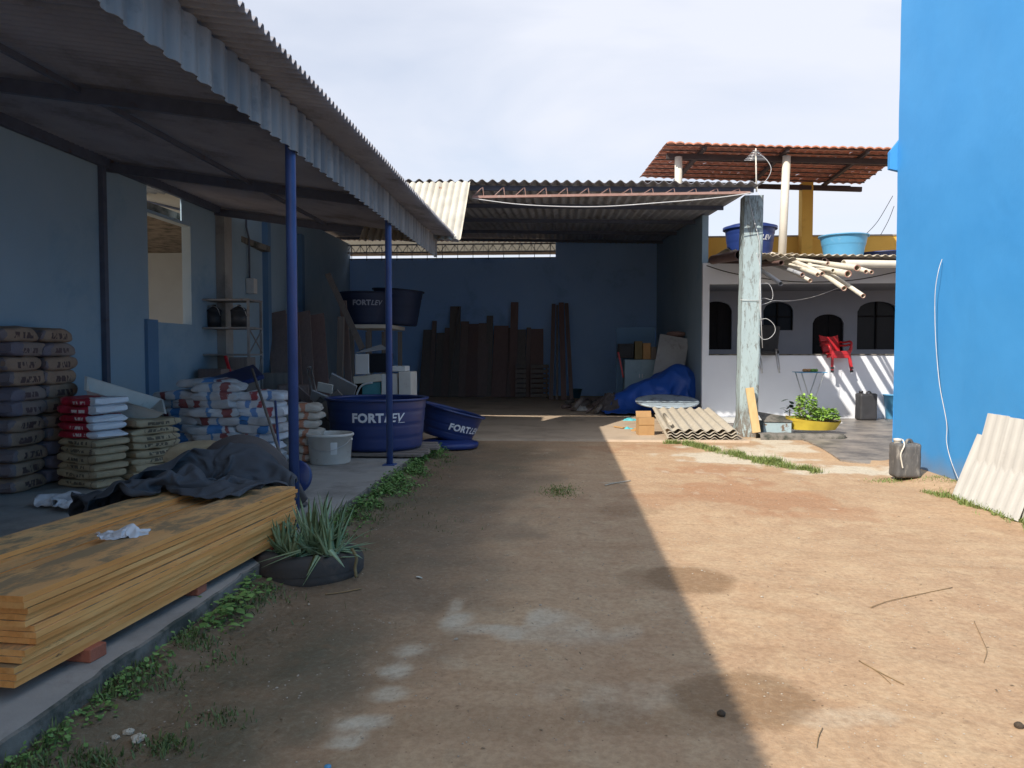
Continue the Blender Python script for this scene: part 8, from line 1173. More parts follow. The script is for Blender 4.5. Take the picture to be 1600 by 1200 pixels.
def crumple(name, c, rx, ry, h, mt, label, cat, seed, rot=0, n=60, fold=1.0, fs=1.0, lift=None, amp=.2, drop=None):
    """cloth heap: height field with warped creases, thick underneath"""
    c = Vector(c); m = Matrix.Rotation(rot, 3, 'Z')
    def f(u, v):
        a = 2 * math.pi * u; q = v ** .8
        e = 1 + amp * fbm(math.cos(a) * 1.3 + seed, math.sin(a) * 1.3, seed, 3)
        x = math.cos(a) * q * e; y = math.sin(a) * q * e
        wx = x + .35 * fbm(x * 1.2, y * 1.2, seed + 5, 3); wy = y + .35 * fbm(x * 1.2 + 9, y * 1.2, seed + 7, 3)
        cr = sum((1 - abs(math.sin((wx * ca + wy * sa) * fr + ph))) ** 2.5 * w_ for ca, sa, fr, ph, w_ in ((.9, .4, 5.5, seed, .5), (.3, .95, 4.2, seed * 2, .35), (-.7, .7, 8.5, seed * 3, .22), (.5, -.8, 13, seed * 5, .14), (.8, .6, 19, seed * 7, .09), (-.2, .98, 27, seed, .06)))
        jx = .05 * fold * fbm(x * 5, y * 5, seed + 2, 3); jy = .05 * fold * fbm(x * 5, y * 5, seed + 12, 3); x += jx; y += jy; z_add = .035 * fold * (.5 - abs(fbm(x * 4.5, y * 4.5, seed + 31, 4)) * 2)
        base_ = lift(x, y) if lift else (1 - q ** 2.6) * (.8 + .35 * fbm(x, y, seed, 2))
        z = h * base_ + ((cr - .35) * .13 * fs * fold + z_add) * (1 - q ** 7)
        p = c + m @ Vector((x * rx, y * ry, max(-.0, z)))
        if drop: p.z -= drop(p.x, p.y)
        return p
    b = MB(); b.grid(lambda u, v: f(u, 1 - v), n * 2, n)
    return tag(b.build(name, mt), label, cat)
M['tarp_dark'] = mat('dark_grey_cloth', (0.072, 0.08, 0.095), (0.052, 0.058, 0.07), 3, 0.85, bump=0.5, bscale=12, stain=(0.12, 0.12, 0.13), sscale=3, slo=.6, shi=.8)
M['tarp_brown'] = mat('grey_brown_cloth', (0.10, 0.088, 0.088), (0.075, 0.066, 0.066), 3, 0.85, bump=0.4, bscale=12)
M['tarp_blue'] = mat('blue_tarpaulin', (0.020, 0.095, 0.44), (0.016, 0.08, 0.38), 3, 0.45, bump=0.3, bscale=20)
zt = base + 13 * (th_ + .0012) + .012
cloth('dark', 'dark_sheet', 'tarp_dark', 'crumpled dark grey sheet thrown over the far end of the lumber pile', 'cloth')
cloth('brown', 'covered_sacks', 'tarp_brown', 'grey-brown cloth mound behind the lumber beside the near blue post', 'cloth', 1.0, (-.14, .02, 0))
o = MB(); p = aY(312, 706, 6.5)
for rr_, zz in ((.23, 0), (.235, .035), (.23, .07)):
    pass
bag(p.x, 6.5, p.z - .11, .50, .34, .20, 'bag_tan', .15, 'tied_sack', 'brown-beige sack poking out above the dark sheet', 'sack', None)
cloth('film', 'clear_wrap', 'plastic_film', 'translucent white plastic film lying on the slab behind the lumber', 'plastic film', 1.0, (-.48, 1.15, .0), .001)
p = aZ(198, 840, .565)
cloth('scrap', 'plastic_scrap', 'plastic_film', 'torn white plastic scrap lying on top of the lumber', 'plastic film', .21, p + Vector((0, .0, .008)), .001)
p1 = aY(396, 576, 8.9); p2 = aZ(440, 705, .15)
o = MB().tube([aY(394, 577, 9.2), aY(446, 735, 7.6)], .017, 8).build('pole', 'board_grey'); tag(o, 'thin wooden pole leaning across the white bags', 'pole')
o = MB().tube([aY(430, 627, 8.8), aY(438, 735, 7.8)], .015, 8).build('pole', 'steel_blue'); tag(o, 'short dark blue rod leaning beside the wooden pole', 'pole')
# ---------------------------------------------------------------- aloe in a tyre
TCX, TCY = -1.86, 5.36
ty = thing('tyre_planter', (TCX, TCY, 0), 'old black tyre half sunk in the dirt holding the aloe', 'tyre')
def tyre(u, v):
    a = 2 * math.pi * u; c_ = 2 * math.pi * v; R0 = .285 + .010 * fbm(math.cos(a), math.sin(a), 2, 3); rx = .095; rzz = .105
    k = math.copysign(abs(math.cos(c_)) ** .6, math.cos(c_)); l = math.copysign(abs(math.sin(c_)) ** .75, math.sin(c_))
    gro = .006 * (abs(math.sin(v * 36)) > .93) * (math.cos(c_) > .5)
    r_ = R0 + (rx - gro) * k; z = .062 + rzz * l * (1 + .12 * math.cos(a + 2)) + .006 * fbm(math.cos(a) * 3, math.sin(a) * 3, v * 3, 3)
    return (TCX + r_ * math.cos(a) * 1.05, TCY + r_ * math.sin(a), z)
b = MB(); b.grid(tyre, 90, 36); b.build('tyre', 'tyre', ty)
b = MB(); b.grid(lambda u, v: (TCX + .23 * v * math.cos(6.2832 * u), TCY + .23 * v * math.sin(6.2832 * u), .14 + .015 * fbm(u * 9, v * 5, 1, 3)), 30, 6); b.build('soil', 'soil', ty)
part('root', 'dry_stem', ty, 'tube', spline([(TCX + .36, TCY - .12, .21), (TCX + .40, TCY - .14, .15), (TCX + .395, TCY - .16, .08), (TCX + .41, TCY - .18, .02)], 5), .012, 6)
al = thing('aloe_plant', (TCX, TCY, .14), 'spiky green aloe clump with many pointed leaves growing in the tyre', 'plant')
rg = random.Random(11); b = MB(); b.vc = []
for (dx, dy, n_, Lm, wm) in ((.05, -.02, 38, .50, .062), (-.17, -.02, 34, .38, .052), (.17, .03, 34, .50, .046), (.0, .10, 26, .46, .050), (-.06, -.12, 18, .30, .05), (.20, -.10, 16, .36, .046), (-.24, .06, 16, .36, .045)):
    for k in range(n_):
        a = rg.uniform(0, 6.283); q = rg.random(); el = R(84 - 74 * q ** 1.15)
        d_ = (math.cos(a) * math.cos(el), math.sin(a) * math.cos(el), math.sin(el))
        leaf(b, (TCX + dx + .03 * math.cos(a), TCY + dy + .03 * math.sin(a), .14), d_, Lm * rg.uniform(.6, 1.05) * (1 - .25 * q), wm * rg.uniform(.95, 1.5), curl=rg.uniform(-.05, .32) * (.4 + q), c=rg.random(), n=7, thick=.013)
for (px, py, qx, qy) in ((500, 870, 478, 905), (495, 868, 482, 893), (515, 860, 534, 880), (470, 862, 420, 880), (470, 860, 412, 874)):
    a_ = aY(px, py, 5.05); b_ = aY(qx, qy, 4.98); dd_ = b_ - a_
    leaf(b, a_, dd_, dd_.length * 1.25, .05, curl=.05, c=.9, n=6, thick=.012)
b.build('leaves', 'aloe', al)
o = MB().tube([aY(386, 832, 5.4), aY(420, 838, 5.35)], .016, 7).build('stick', 'board_grey'); tag(o, 'short grey stick poking left out of the aloe', 'stick')

# ---------------------------------------------------------------- inside the dark sheds
def lean(name, p_foot, p_top, w, th, mt, label, cat, group=None, up=(1, 0, 0)):
    o = MB(); o.beam(p_foot, p_top, th, w, up, .002); return tag(o.build(name, mt), label, cat, group)
BWX = 0
# boards against the back wall: (px left, px right, y top, material)
BW = [(658, 671, 515, 'board_grey'), (673, 677, 501, 'board'), (680, 690, 520, 'board_grey'), (692, 700, 512, 'board'), (702, 716, 478, 'board_grey'), (718, 728, 502, 'board'), (730, 745, 506, 'board_red'), (746, 760, 505, 'board'), (761, 768, 493, 'board_grey'), (770, 790, 509, 'board_red'), (791, 797, 512, 'board'), (797, 806, 472, 'board_red'), (808, 820, 515, 'board_grey'), (822, 826, 512, 'board'), (828, 848, 514, 'board_red')]
lab = ['dull %s board leaning on the back wall, %s counted from the left of the row']
CN = ['first', 'second', 'third', 'fourth', 'fifth', 'sixth', 'seventh', 'eighth', 'ninth', 'tenth', 'eleventh', 'twelfth', 'thirteenth', 'fourteenth', 'fifteenth']
for k, (l, r_, t, mt) in enumerate(BW):
    yy = 26.9 + .06 * (k % 3); xm = aY((l + r_) / 2, 560, yy + .3).x; w_ = (r_ - l + 3) / FPX * 27.2
    zt_ = aY(800, t, 27.7).z
    lean('board', (xm, yy, .035), (xm + .03 * math.sin(k * 3), 27.9 - .06 * (k % 2), zt_), w_, .05, mt, 'dull %s board leaning on the back wall, %s from the left in the row' % ({'board': 'brown', 'board_red': 'red-brown', 'board_grey': 'grey-brown'}[mt], CN[k]), 'board', 'boards leaning on the back wall')
for k, (l, r_, t) in enumerate(((862, 868, 474), (869, 872, 476), (873, 881, 472), (882, 888, 473))):
    yy = 25.4; xm = aY((l + r_) / 2, 560, 25.8).x; zt_ = aY(800, t, 27.2).z; xt = aY((l + r_) / 2, t, 27.6).x
    lean('board', (aY((l + r_) / 2 + 4 * k - 4, 630, yy).x, yy, .035), (xt, 27.8, zt_), (r_ - l) / FPX * 27, .06, ['board', 'board_grey', 'board_red', 'board'][k], 'tall brown timber in the upright bundle by the slatted pallets, %s from the left' % CN[k], 'board', 'tall timbers right of the pallets')
o = MB().tube([aY(702, 620, 26.2), aY(716, 480, 27.8)], .03, 7).build('pole', 'board_grey'); tag(o, 'slim pale pole slanting against the boards on the back wall', 'pole')
for k, (l, r_) in enumerate(((805, 822), (829, 857))):
    pt = thing('pallet', (aY((l + r_) / 2, 600, 26.6).x, 26.6, .03), ['narrow slatted pallet standing on edge, left of the pair at the back wall', 'wider slatted pallet standing on edge, right of the pair at the back wall'][k], 'pallet', 'pallets at the back wall')
    xa = aY(l, 600, 26.6).x; xb = aY(r_, 600, 26.6).x
    for q in range(7): part('slat', 'board_grey', pt, 'box', (xa, 26.55 + .02 * q, .06 + .17 * q), (xb, 26.58 + .02 * q, .06 + .17 * q + .12), .003)
    for q in (xa + .03, xb - .07): part('runner', 'board', pt, 'beam', (q, 26.65, .035), (q, 26.80, 1.2), .05, .08, (0, 1, 0))
# left: brown panels
BL = [(418, 470, 432, 488, 'board'), (440, 480, 452, 490, 'board_red'), (462, 496, 470, 488, 'board'), (484, 520, 492, 492, 'board_red'), (405, 436, 414, 486, 'board_red')]
for k, (fx, fx2, tx, tyy, mt) in enumerate(BL):
    f_ = aY((fx + fx2) / 2, 612, 15.4 + .1 * k); f_.z = .16; t_ = aY(tx, tyy, 16.6 + .1 * k)
    lean('door_panel', f_, t_, .42, .04, mt, 'dark red-brown wooden panel leaning behind the near blue post, %s from the back' % CN[k], 'panel', 'panels leaning at the left wall')
lean('timber', aY(566, 545, 17.2), aY(512, 428, 17.9), .14, .06, 'board_grey', 'long grey plank slanting down in front of the raised tanks', 'plank')
lean('timber', aY(530, 640, 17.0), aY(533, 495, 17.0), .14, .09, 'board_grey', 'upright grey post left of the raised tanks', 'post')
lean('timber', aY(548, 640, 17.6), aY(536, 470, 17.8), .16, .06, 'board', 'dark upright plank beside the grey post', 'plank')
lean('timber', aY(470, 600, 16.2) + Vector((0, 0, .0)), aY(520, 596, 16.6), .1, .05, 'board_grey', 'low horizontal grey batten behind the near blue post', 'batten', up=(0, 0, 1))
# metal rack with buckets
rkx0 = aY(306, 500, 12.45).x; rkx1 = aY(388, 500, 12.45).x; ry0, ry1 = 12.45, 12.98
rk = thing('metal_rack', ((rkx0 + rkx1) / 2, 12.7, .14), 'pale metal shelving rack with crossed side braces against the left wall', 'rack')
zs = [aY(344, 553, 12.45).z, aY(344, 511, 12.45).z, aY(344, 467, 12.45).z]
for x in (rkx0, rkx1):
    for y in (ry0, ry1): part('upright', 'rackpaint', rk, 'box', (x - .02, y - .015, .141), (x + .02, y + .015, zs[2]))
for z in [.5] + zs: part('shelf', 'rackpaint', rk, 'box', (rkx0 - .025, ry0 - .02, z - .03), (rkx1 + .025, ry1 + .02, z + .002), .003)
for z0, z1 in ((zs[0], zs[1]), (.5, zs[0])):
    part('brace', 'rackpaint', rk, 'beam', (rkx1 + .012, ry0, z0 + .02), (rkx1 + .012, ry1, z1 - .05), .012, .02, (1, 0, 0)); part('brace', 'rackpaint', rk, 'beam', (rkx1 + .022, ry1, z0 + .02), (rkx1 + .022, ry0, z1 - .05), .012, .02, (1, 0, 0))
for k, px in enumerate((312, 335, 374)):
    x = aY(px, 500, 12.7).x; r_ = .115 if k < 2 else .135
    t = thing('lidded_can', (x, 12.7, zs[1] + .004), ['dark metal can with domed lid on the rack top shelf, nearest the wall opening', 'dark metal can with domed lid in the middle of the rack top shelf', 'widest dark metal can with domed lid on the rack top shelf, nearest the crossed braces'][k], 'can', 'lidded cans on the rack')
    part('body', 'jerry', t, 'lathe', [(0, 0), (r_, 0), (r_, .28), (0, .28)], (x, 12.7, zs[1] + .004), 24); part('lid', 'jerry', t, 'lathe', [(r_ + .01, .27), (r_ + .01, .29), (r_ * .6, .34), (.03, .36), (.03, .385), (0, .39)], (x, 12.7, zs[1] + .004), 24)
    part('handle', 'chrome', t, 'tube', spline([(x - r_, 12.68, zs[1] + .2), (x - r_ * .8, 12.62, zs[1] + .33), (x, 12.6, zs[1] + .37), (x + r_ * .8, 12.62, zs[1] + .33), (x + r_, 12.68, zs[1] + .2)], 4), .006, 5)
# dark trough / wheelbarrow like sheet above the bags
a_ = aY(320, 607, 11.2); b_ = aY(405, 580, 11.6)
o = MB(); o.beam(a_, b_, .75, .07, (0, -.25, 1), .01); tag(o.build('dark_trough', 'tank'), 'dark blue plastic tray tilted on the pile behind the white bags', 'tray')
o = MB(); o.beam(aY(352, 556, 12.2), aY(362, 590, 12.2), .04, .04); tag(o.build('red_bar', 'redplastic'), 'short red bar leaning under the rack shelf', 'bar')
for k, (px, py, Y_, w_, h_, mt, lb) in enumerate(((330, 590, 12.0, .45, .28, 'board', 'brown carton on the pile under the rack'), (372, 578, 12.3, .32, .42, 'board_grey', 'grey box standing under the rack shelf'), (430, 598, 13.2, .5, .35, 'board_grey', 'grey-brown carton behind the thin wooden pole'), (452, 612, 12.6, .5, .22, 'board', 'low brown carton behind the near blue post'))):
    p = aY(px, py, Y_); o = MB(); z0_ = .145; o.box((p.x - w_ / 2, Y_, z0_), (p.x + w_ / 2, Y_ + .35, p.z + h_ / 2), .01, Matrix.Rotation(.2 * (k - 1), 3, 'Z')); tag(o.build('carton', mt), lb, 'box')
# appliances behind the big tank
ap = thing('small_fridge', aY(600, 600, 13.2), 'white cabinet appliance with teal glass door lying among the junk behind the big tank', 'appliance')
def bx2(name, l, t, r_, b_, Y0, Y1, mt, par, rot=None):
    a = aY(l, b_, Y0); c = aY(r_, t, Y0); q = MB(); q.box((a.x, Y0, a.z), (c.x, Y1, c.z), .008, rot); return q.build(name, mt, par)
bx2('side_panel', 596, 584, 621, 640, 13.2, 13.7, 'white_metal', ap); bx2('door', 623, 581, 642, 640, 13.15, 13.7, 'white_plastic', ap); bx2('glass_door', 566, 597, 595, 640, 13.25, 13.7, 'teal_glass', ap); bx2('top_panel', 552, 586, 596, 598, 13.2, 13.75, 'beige', ap, Matrix.Rotation(R(-6), 3, 'Y'))
bx2('back_panel', 554, 596, 566, 640, 13.4, 13.7, 'dark_wood', ap)
part('hose', 'white_metal', ap, 'tube', spline([aY(556, 620, 13.1), aY(562, 606, 13.1), aY(570, 600, 13.1), aY(582, 598, 13.1)], 5), .018, 6)
a2 = thing('microwave', aY(590, 570, 13.1), 'white box appliance with a dark open front and papers on top', 'appliance')
bx2('side_panel', 555, 553, 576, 585, 13.15, 13.5, 'white_metal', a2); bx2('dark_front', 576.5, 552, 606, 582, 13.18, 13.6, 'glass_dark', a2)
q = MB(); q.add([aY(556, 551.5, 13.14), aY(606, 546, 13.2), aY(598, 540, 13.6), aY(578, 546, 13.5)] + [aY(556, 550.5, 13.14), aY(606, 545, 13.2), aY(595, 538, 13.6), aY(578, 545, 13.5)], [(0, 1, 2, 3), (4, 5, 6, 7), (0, 1, 5, 4)]); q.build('papers', 'tile_pale', a2)
a3 = thing('white_carton', aY(625, 577, 13.2), 'small white carton on top of the appliance right of the second blue post', 'box'); bx2('carton', 610, 572, 633, 580.5, 13.2, 13.6, 'white_metal', a3)
# hand truck and junk left of the big tank
ht = thing('hand_truck', (aY(487, 600, 12.6).x, 12.6, .14), 'thin chrome hand truck handle standing among scrap behind the near blue post', 'hand truck')
for d0, d1 in (((480, 577), (488, 612)), ((486, 574), (494, 612))): part('rail', 'chrome', ht, 'tube', [aY(*d0, 12.7), aY(*d1, 12.5), aY(d1[0] + 3, 636, 12.4)], .014, 6)
part('crossbar', 'chrome', ht, 'tube', [aY(480, 577, 12.7), aY(483, 573, 12.7), aY(486, 574, 12.7)], .014, 6); part('wheel', 'black', ht, 'lathe', [(0, -.03), (.1, -.03), (.12, 0), (.1, .03), (0, .03)], (aY(490, 636, 12.4).x, 12.4, .27), 20, True, Matrix.Rotation(R(90), 3, 'Y'))
rgj = random.Random(5)
for k, (px, py, Y_, s_, mt, lb) in enumerate(((508, 606, 12.4, .13, 'white_plastic', 'pale crumpled scrap behind the white bucket'), (535, 603, 13.0, .25, 'tile_pale', 'grey sheet scrap tilted up behind the big tank'), (500, 622, 12.2, .16, 'tile_pale', 'pale broken panel in the scrap heap left of the big tank'), (520, 632, 11.9, .22, 'board_grey', 'grey board scrap left of the big tank rim'), (470, 620, 12.5, .2, 'board', 'brown board scrap next to the near blue post'), (508, 640, 12.1, .2, 'black', 'black rubbish piece low in the scrap heap'))):
    p = aY(px, py, Y_); o = MB(); o.box((p.x - s_, Y_ - .02, p.z - s_ * .6), (p.x + s_, Y_ + .02, p.z + s_ * .6), .004, Matrix.Rotation(rgj.uniform(-.8, .8), 3, 'Y') @ Matrix.Rotation(rgj.uniform(-.6, .6), 3, 'X')); tag(o.build('scrap_panel', mt), lb, 'scrap')
crumple('rubble_sack', (aY(500, 650, 12.4).x, 12.6, .14), .8, .45, .75, 'tarp_brown', 'dark heap of covered scrap between the white bags and the big tank', 'scrap heap', 9.2, n=40, fold=1.2)
# right side of the back shed: cabinet, tarp, table
cb = thing('cabinet', (aY(1005, 600, 21.6).x, 21.6, .03), 'pale blue two-door metal cabinet behind the blue tarpaulin', 'cabinet')
a = aY(976, 562, 21.6); c = aY(1027, 562, 21.6)
part('body', 'cab', cb, 'box', (a.x, 21.6, .04), (c.x, 22.1, a.z), .008)
for k in range(2): 
    dr = part('door', 'cab', cb, 'box', (a.x + .01 + k * (c.x - a.x) / 2, 21.585, .08), (a.x - .015 + (k + 1) * (c.x - a.x) / 2, 21.598, a.z - .04), .003)
    part('handle', 'chrome', dr, 'box', ((a.x + c.x) / 2 - .05 + .08 * k, 21.56, .9), ((a.x + c.x) / 2 - .03 + .08 * k, 21.584, 1.02))
q = aY(963, 512, 22.3); q2 = aY(1022, 640, 22.3); o = MB(); o.box((q.x, 22.3, .04), (q2.x, 22.36, q.z), .004); tag(o.build('backboard', 'inwall3'), 'large dull blue panel standing behind the cabinet', 'panel')
for k, (l, t, r_, b_, mt, nm, lb, ct) in enumerate(((966, 537, 990, 559.5, 'black', 'old_monitor', 'dark boxy television on top of the pale blue cabinet', 'television'), (992, 533, 1004, 561.5, 'dry_stem', 'tool_box', 'dark brown box with yellowish top on the cabinet', 'box'), (1004.6, 536, 1017, 561.5, 'card', 'carton', 'small yellowish brown carton on the cabinet', 'box'), (1017.6, 542, 1026, 561.5, 'board_grey', 'board', 'small grey board propped on the cabinet', 'board'))):
    t_ = thing(nm, aY((l + r_) / 2, b_, 21.65), lb, ct); bx2('casing', l, t, r_, b_, 21.62, 22.0, mt, t_)
    if k == 0: bx2('screen', l + 2, t + 3, r_ - 3, b_ - 3, 21.6, 21.619, 'glass_dark', t_)
lean('leaning_sheet', aY(1040, 610, 20.4) , aY(1054, 526, 21.1), .80, .03, 'tile_pale', 'pale grey flat panel leaning upright behind the blue tarpaulin', 'panel')
bb2 = thing('brown_bundle', aY(1056, 524, 21.5), 'rounded reddish brown bundle on top of the leaning grey panel', 'bundle')
part('roll', 'board_red', bb2, 'lathe', [(0, 0), (.22, .02), (.27, .08), (.24, .14), (.1, .17), (0, .17)], aY(1056, 527, 21.5), 22); part('stand', 'board', bb2, 'box', (aY(1048, 527, 21.5).x, 21.4, .04), (aY(1066, 527, 21.5).x, 21.8, aY(1056, 527, 21.5).z))
lean('red_pole', aY(974, 590, 21.3), aY(966, 550, 21.3), .04, .04, 'redplastic', 'thin red pole leaning left of the cabinet', 'pole')
def tarpl(x, y):
    q = math.hypot(x, y); e = 1 - min(1, q) ** 3
    return e * (.42 + .56 * ss(-.6, .45, x + .15 * y))
cloth('tarp', 'blue_tarpaulin', 'tarp_blue', 'crumpled bright blue tarpaulin heaped inside the shed on the right', 'tarpaulin', 1.0, (.06, .05, .03))
tb = thing('round_table', (2.52, 18.9, .03), 'round worn pale grey-blue tabletop on a low base in front of the blue tarpaulin', 'table')
mt3 = Matrix.Rotation(R(8), 3, 'X') 
part('tabletop', 'tabletop', tb, 'lathe', [(0, -.06), (.55, -.06), (.60, -.04), (.745, -.03), (.765, 0), (.755, .025), (.70, .012), (.60, .01), (.3, .012), (0, .012)], (2.52, 18.55, .43), 56, True, mt3)
part('foot', 'black', tb, 'lathe', [(0, -.38), (.36, -.38), (.36, -.30), (.2, -.25), (.2, -.06), (0, -.06)], (2.52, 18.55, .43), 24)
# logs and scraps on the floor at the foot of the tall boards
for k in range(16):
    px = 884 + 6.2 * k; py = 636 - 6 * math.sin(k * 1.9); p = aZ(px, py + 4, .04); a = rgj.uniform(-.9, .5)
    o = MB(); L_ = rgj.uniform(.35, .8); p.y += rgj.uniform(0, .9); r_ = rgj.uniform(.03, .07); o.tube([p + Vector((-.2 * L_, -L_ * .3, r_)), p + Vector((.3 * L_ * math.cos(a), L_ * .4, r_ + rgj.uniform(0, .30)))], r_, 9)
    tag(o.build('log', 'board_grey' if k % 2 else 'board'), 'rough log in the floor heap beside the blue tarpaulin, %s from the left' % (CN + ['sixteenth'])[k], 'log', 'logs heaped on the shed floor')
crumple('dirty_sack', (1.35, 19.9, .03), .55, .4, .62, 'tarp_brown', 'dark dirty sack slumped left of the blue tarpaulin', 'sack', 7.2, n=40, fold=1.0)
b_ = bucket(aZ(901, 628, .03) + Vector((0, 2.2, 0)), .22, .16, .32, 'teal_plastic', 'dark teal bucket beside the tall timbers', extra=False)
crumple('pale_bag', aZ(905, 641, .035), .24, .16, .16, 'white_plastic', 'pale crumpled bag on the floor by the logs', 'bag', 5.5, n=24, fold=.5)
# ---------------------------------------------------------------- sheets leaning on the blue building
for k, (yn, yf, zt_, xo) in enumerate(((7.35, 8.62, .66, .0), (7.0, 8.48, .90, .07), (6.6, 7.25, .75, -.04))):
    F0 = Vector((4.27 + xo, yn, .02)); F1 = Vector((4.30 + xo, yf, .02)); T = Vector((.36 - xo * .6, .20 if k < 2 else .1, zt_)); Nn = (F1 - F0).cross(T).normalized() * -1
    if Nn.x > 0: Nn = -Nn
    b = MB(); b.corr(F0, F1 - F0, T, Nn, .17, .0025, 10, 1, .01, .02, 60 + k, 'trap')
    tag(b.build('leaning_sheet', 'fibre_pale', auto=40), ['pale ribbed sheet leaning on the blue wall, frontmost', 'taller pale ribbed sheet leaning behind the frontmost one', 'pale ribbed sheet cut off by the right edge of the photo'][k], 'roof sheet', 'ribbed sheets leaning on the blue building')
# ---------------------------------------------------------------- grass, weeds, litter
def gblade(b, x, y, h, rg, z=None):
    a = rg.uniform(0, 6.283); t = rg.uniform(.1, .8); leaf(b, (x, y, (gz(x, y) if z is None else z) - .004), (math.cos(a) * t, math.sin(a) * t, 1), h, rg.uniform(.004, .009), curl=rg.uniform(.1, .5), c=rg.random(), n=3)
rg = random.Random(21); b = MB(); b.vc = []
pts = [aZ(*p) for p in ((1040, 692), (1075, 695), (1110, 703), (1150, 712), (1190, 722), (1230, 730), (1275, 738))]
wid = [.14, .16, .26, .42, .34, .20, .10]
for _ in range(9000):
    k = rg.random() * (len(pts) - 1.001); i = int(k); f = k - i; p = pts[i].lerp(pts[i + 1], f); w_ = wid[i] * (1 - f) + wid[i + 1] * f
    x = p.x + rg.gauss(0, .05); y = p.y + rg.gauss(0, w_ * .55)
    nn_ = fbm(x * 3.2, y * 3.2, 4, 4)
    if nn_ < -.26 + .12 * rg.random(): continue
    gblade(b, x, y, rg.uniform(.03, .12) + .14 * max(0, nn_), rg)
tag(b.build('grass_strip', 'grass'), 'strip of short grass along the pale path by the corrugated sheets', 'grass', kind='stuff')
b = MB(); b.vc = []
for _ in range(2600):
    y = rg.uniform(7.0, 9.0); x = 4.27 + rg.gauss(-.03, .05)
    if fbm(x * 4, y * 2.5, 4, 3) < -.1: continue
    gblade(b, x, y, rg.uniform(.02, .10), rg)
for _ in range(700):
    q = rg.choice(((1385, 752, .12), (1400, 750, .12), (1470, 756, .15), (1500, 762, .12))); p = aZ(q[0], q[1]); gblade(b, p.x + rg.gauss(0, q[2]), p.y + rg.gauss(0, q[2] * .5), rg.uniform(.015, .06), rg)
tag(b.build('grass_tufts', 'grass'), 'thin dry-green grass at the foot of the leaning sheets and blue wall', 'grass', kind='stuff')
b = MB(); b.vc = []
for _ in range(900):
    p = aZ(875 + rg.gauss(0, 14), 768 + rg.gauss(0, 5)); gblade(b, p.x, p.y, rg.uniform(.01, .05), rg)
tag(b.build('grass_patch', 'grass'), 'small grass patch in the middle of the yard', 'grass', kind='stuff')
# weeds along the slab
b = MB(); b.vc = []
for _ in range(8500):
    y = rg.uniform(2.0, 12.2) if rg.random() > .3 else rg.uniform(6.5, 11.8); dn = fbm(y * 1.1, 2, 7, 3); hh = .055 + .05 * dn
    if 4.9 < y < 5.6 : continue
    far_ = ss(6, 8.5, y)
    if far_ < .5 and rg.random() < .15: continue
    x = edge(y) + .02 + abs(rg.gauss(0, .10 + .05 * far_ + .04 * dn))
    if fbm(x * 3, y * 3, 14, 3) < -.15 + .1 * (x + 2.1): continue
    a = rg.uniform(0, 6.283); t = rg.uniform(.3, 1); L_ = rg.uniform(.012, .034) + .012 * far_
    leaf(b, (x, y, gz(x, y) + rg.random() ** 1.5 * (hh + .09 * far_) * (1 - min(1, (x + 2.1) * 2.2))), (math.cos(a) * t, math.sin(a) * t, rg.uniform(-.1, .7)), L_, L_ * rg.uniform(.4, .8), Vector((rg.uniform(-.4, .4), rg.uniform(-.4, .4), 1)), .25, rg.random(), 3)
for (px, py) in ((345, 985), (372, 960), (385, 940), (330, 965), (360, 975), (395, 925)):
    p = aZ(px, py)
    for _ in range(26):
        a = rg.uniform(0, 6.283); L_ = rg.uniform(.025, .065); leaf(b, (p.x + rg.gauss(0, .07), p.y + rg.gauss(0, .09), gz(p.x, p.y) + rg.uniform(.0, .09)), (math.cos(a), math.sin(a), rg.uniform(.0, .6)), L_, L_ * .75, curl=.3, c=rg.random(), n=4)
tag(b.build('weeds', 'weed'), 'green weeds growing along the concrete slab edge', 'weeds', kind='stuff')
b = MB(); b.vc = []
for _ in range(11000):
    y = rg.uniform(2.0, 11.5); x = edge(y) + .01 + abs(rg.gauss(0, .16)); 
    if fbm(x * 2.5, y * 2.5, 24, 3) < 0: continue
    if 4.9 < y < 5.6 and x < -1.6: continue
    gblade(b, x, y, rg.uniform(.02, .09), rg)
for (px, py, n_) in ((260, 1165, 260), (345, 1125, 120), (150, 1190, 300), (340, 1030, 60), (640, 800, 40), (700, 820, 30)):
    for _ in range(n_):
        p = aZ(px + rg.gauss(0, 22), py + rg.gauss(0, 9)); gblade(b, p.x, p.y, rg.uniform(.015, .06), rg)
tag(b.build('slab_grass', 'grass_dark'), 'darker grass mixed with the weeds along the slab', 'grass', kind='stuff')
# dry straw and litter, pebbles
b = MB(); b.vc = []
for _ in range(2400):
    y = rg.uniform(2.0, 6.5); x = -1.75 + .03 * y + rg.gauss(0, .24)
    if x < -2.08 or fbm(x * 2, y * 2, 31, 3) < -.05: continue
    a = rg.uniform(0, 6.283); leaf(b, (x, y, gz(x, y) + .003 + rg.random() * .006), (math.cos(a), math.sin(a), rg.uniform(0, .25)), rg.uniform(.01, .05), rg.uniform(.002, .005), c=rg.random(), n=2)
for _ in range(1500):
    p = aZ(rg.gauss(660, 40), rg.gauss(745, 22)); a = rg.uniform(0, 6.283); leaf(b, (p.x, p.y, gz(p.x, p.y) + .006), (math.cos(a), math.sin(a), .1), rg.uniform(.01, .035), rg.uniform(.006, .015), c=rg.random(), n=2)
for _ in range(500):
    x = rg.uniform(-1.8, 4.2); y = rg.uniform(2.2, 12); a = rg.uniform(0, 6.283); leaf(b, (x, y, gz(x, y) + .004), (math.cos(a), math.sin(a), .1), rg.uniform(.01, .03), rg.uniform(.004, .012), c=rg.random(), n=2)
tag(b.build('litter', 'dry'), 'dry leaf and straw litter scattered over the dirt', 'litter', kind='stuff')
b = MB()
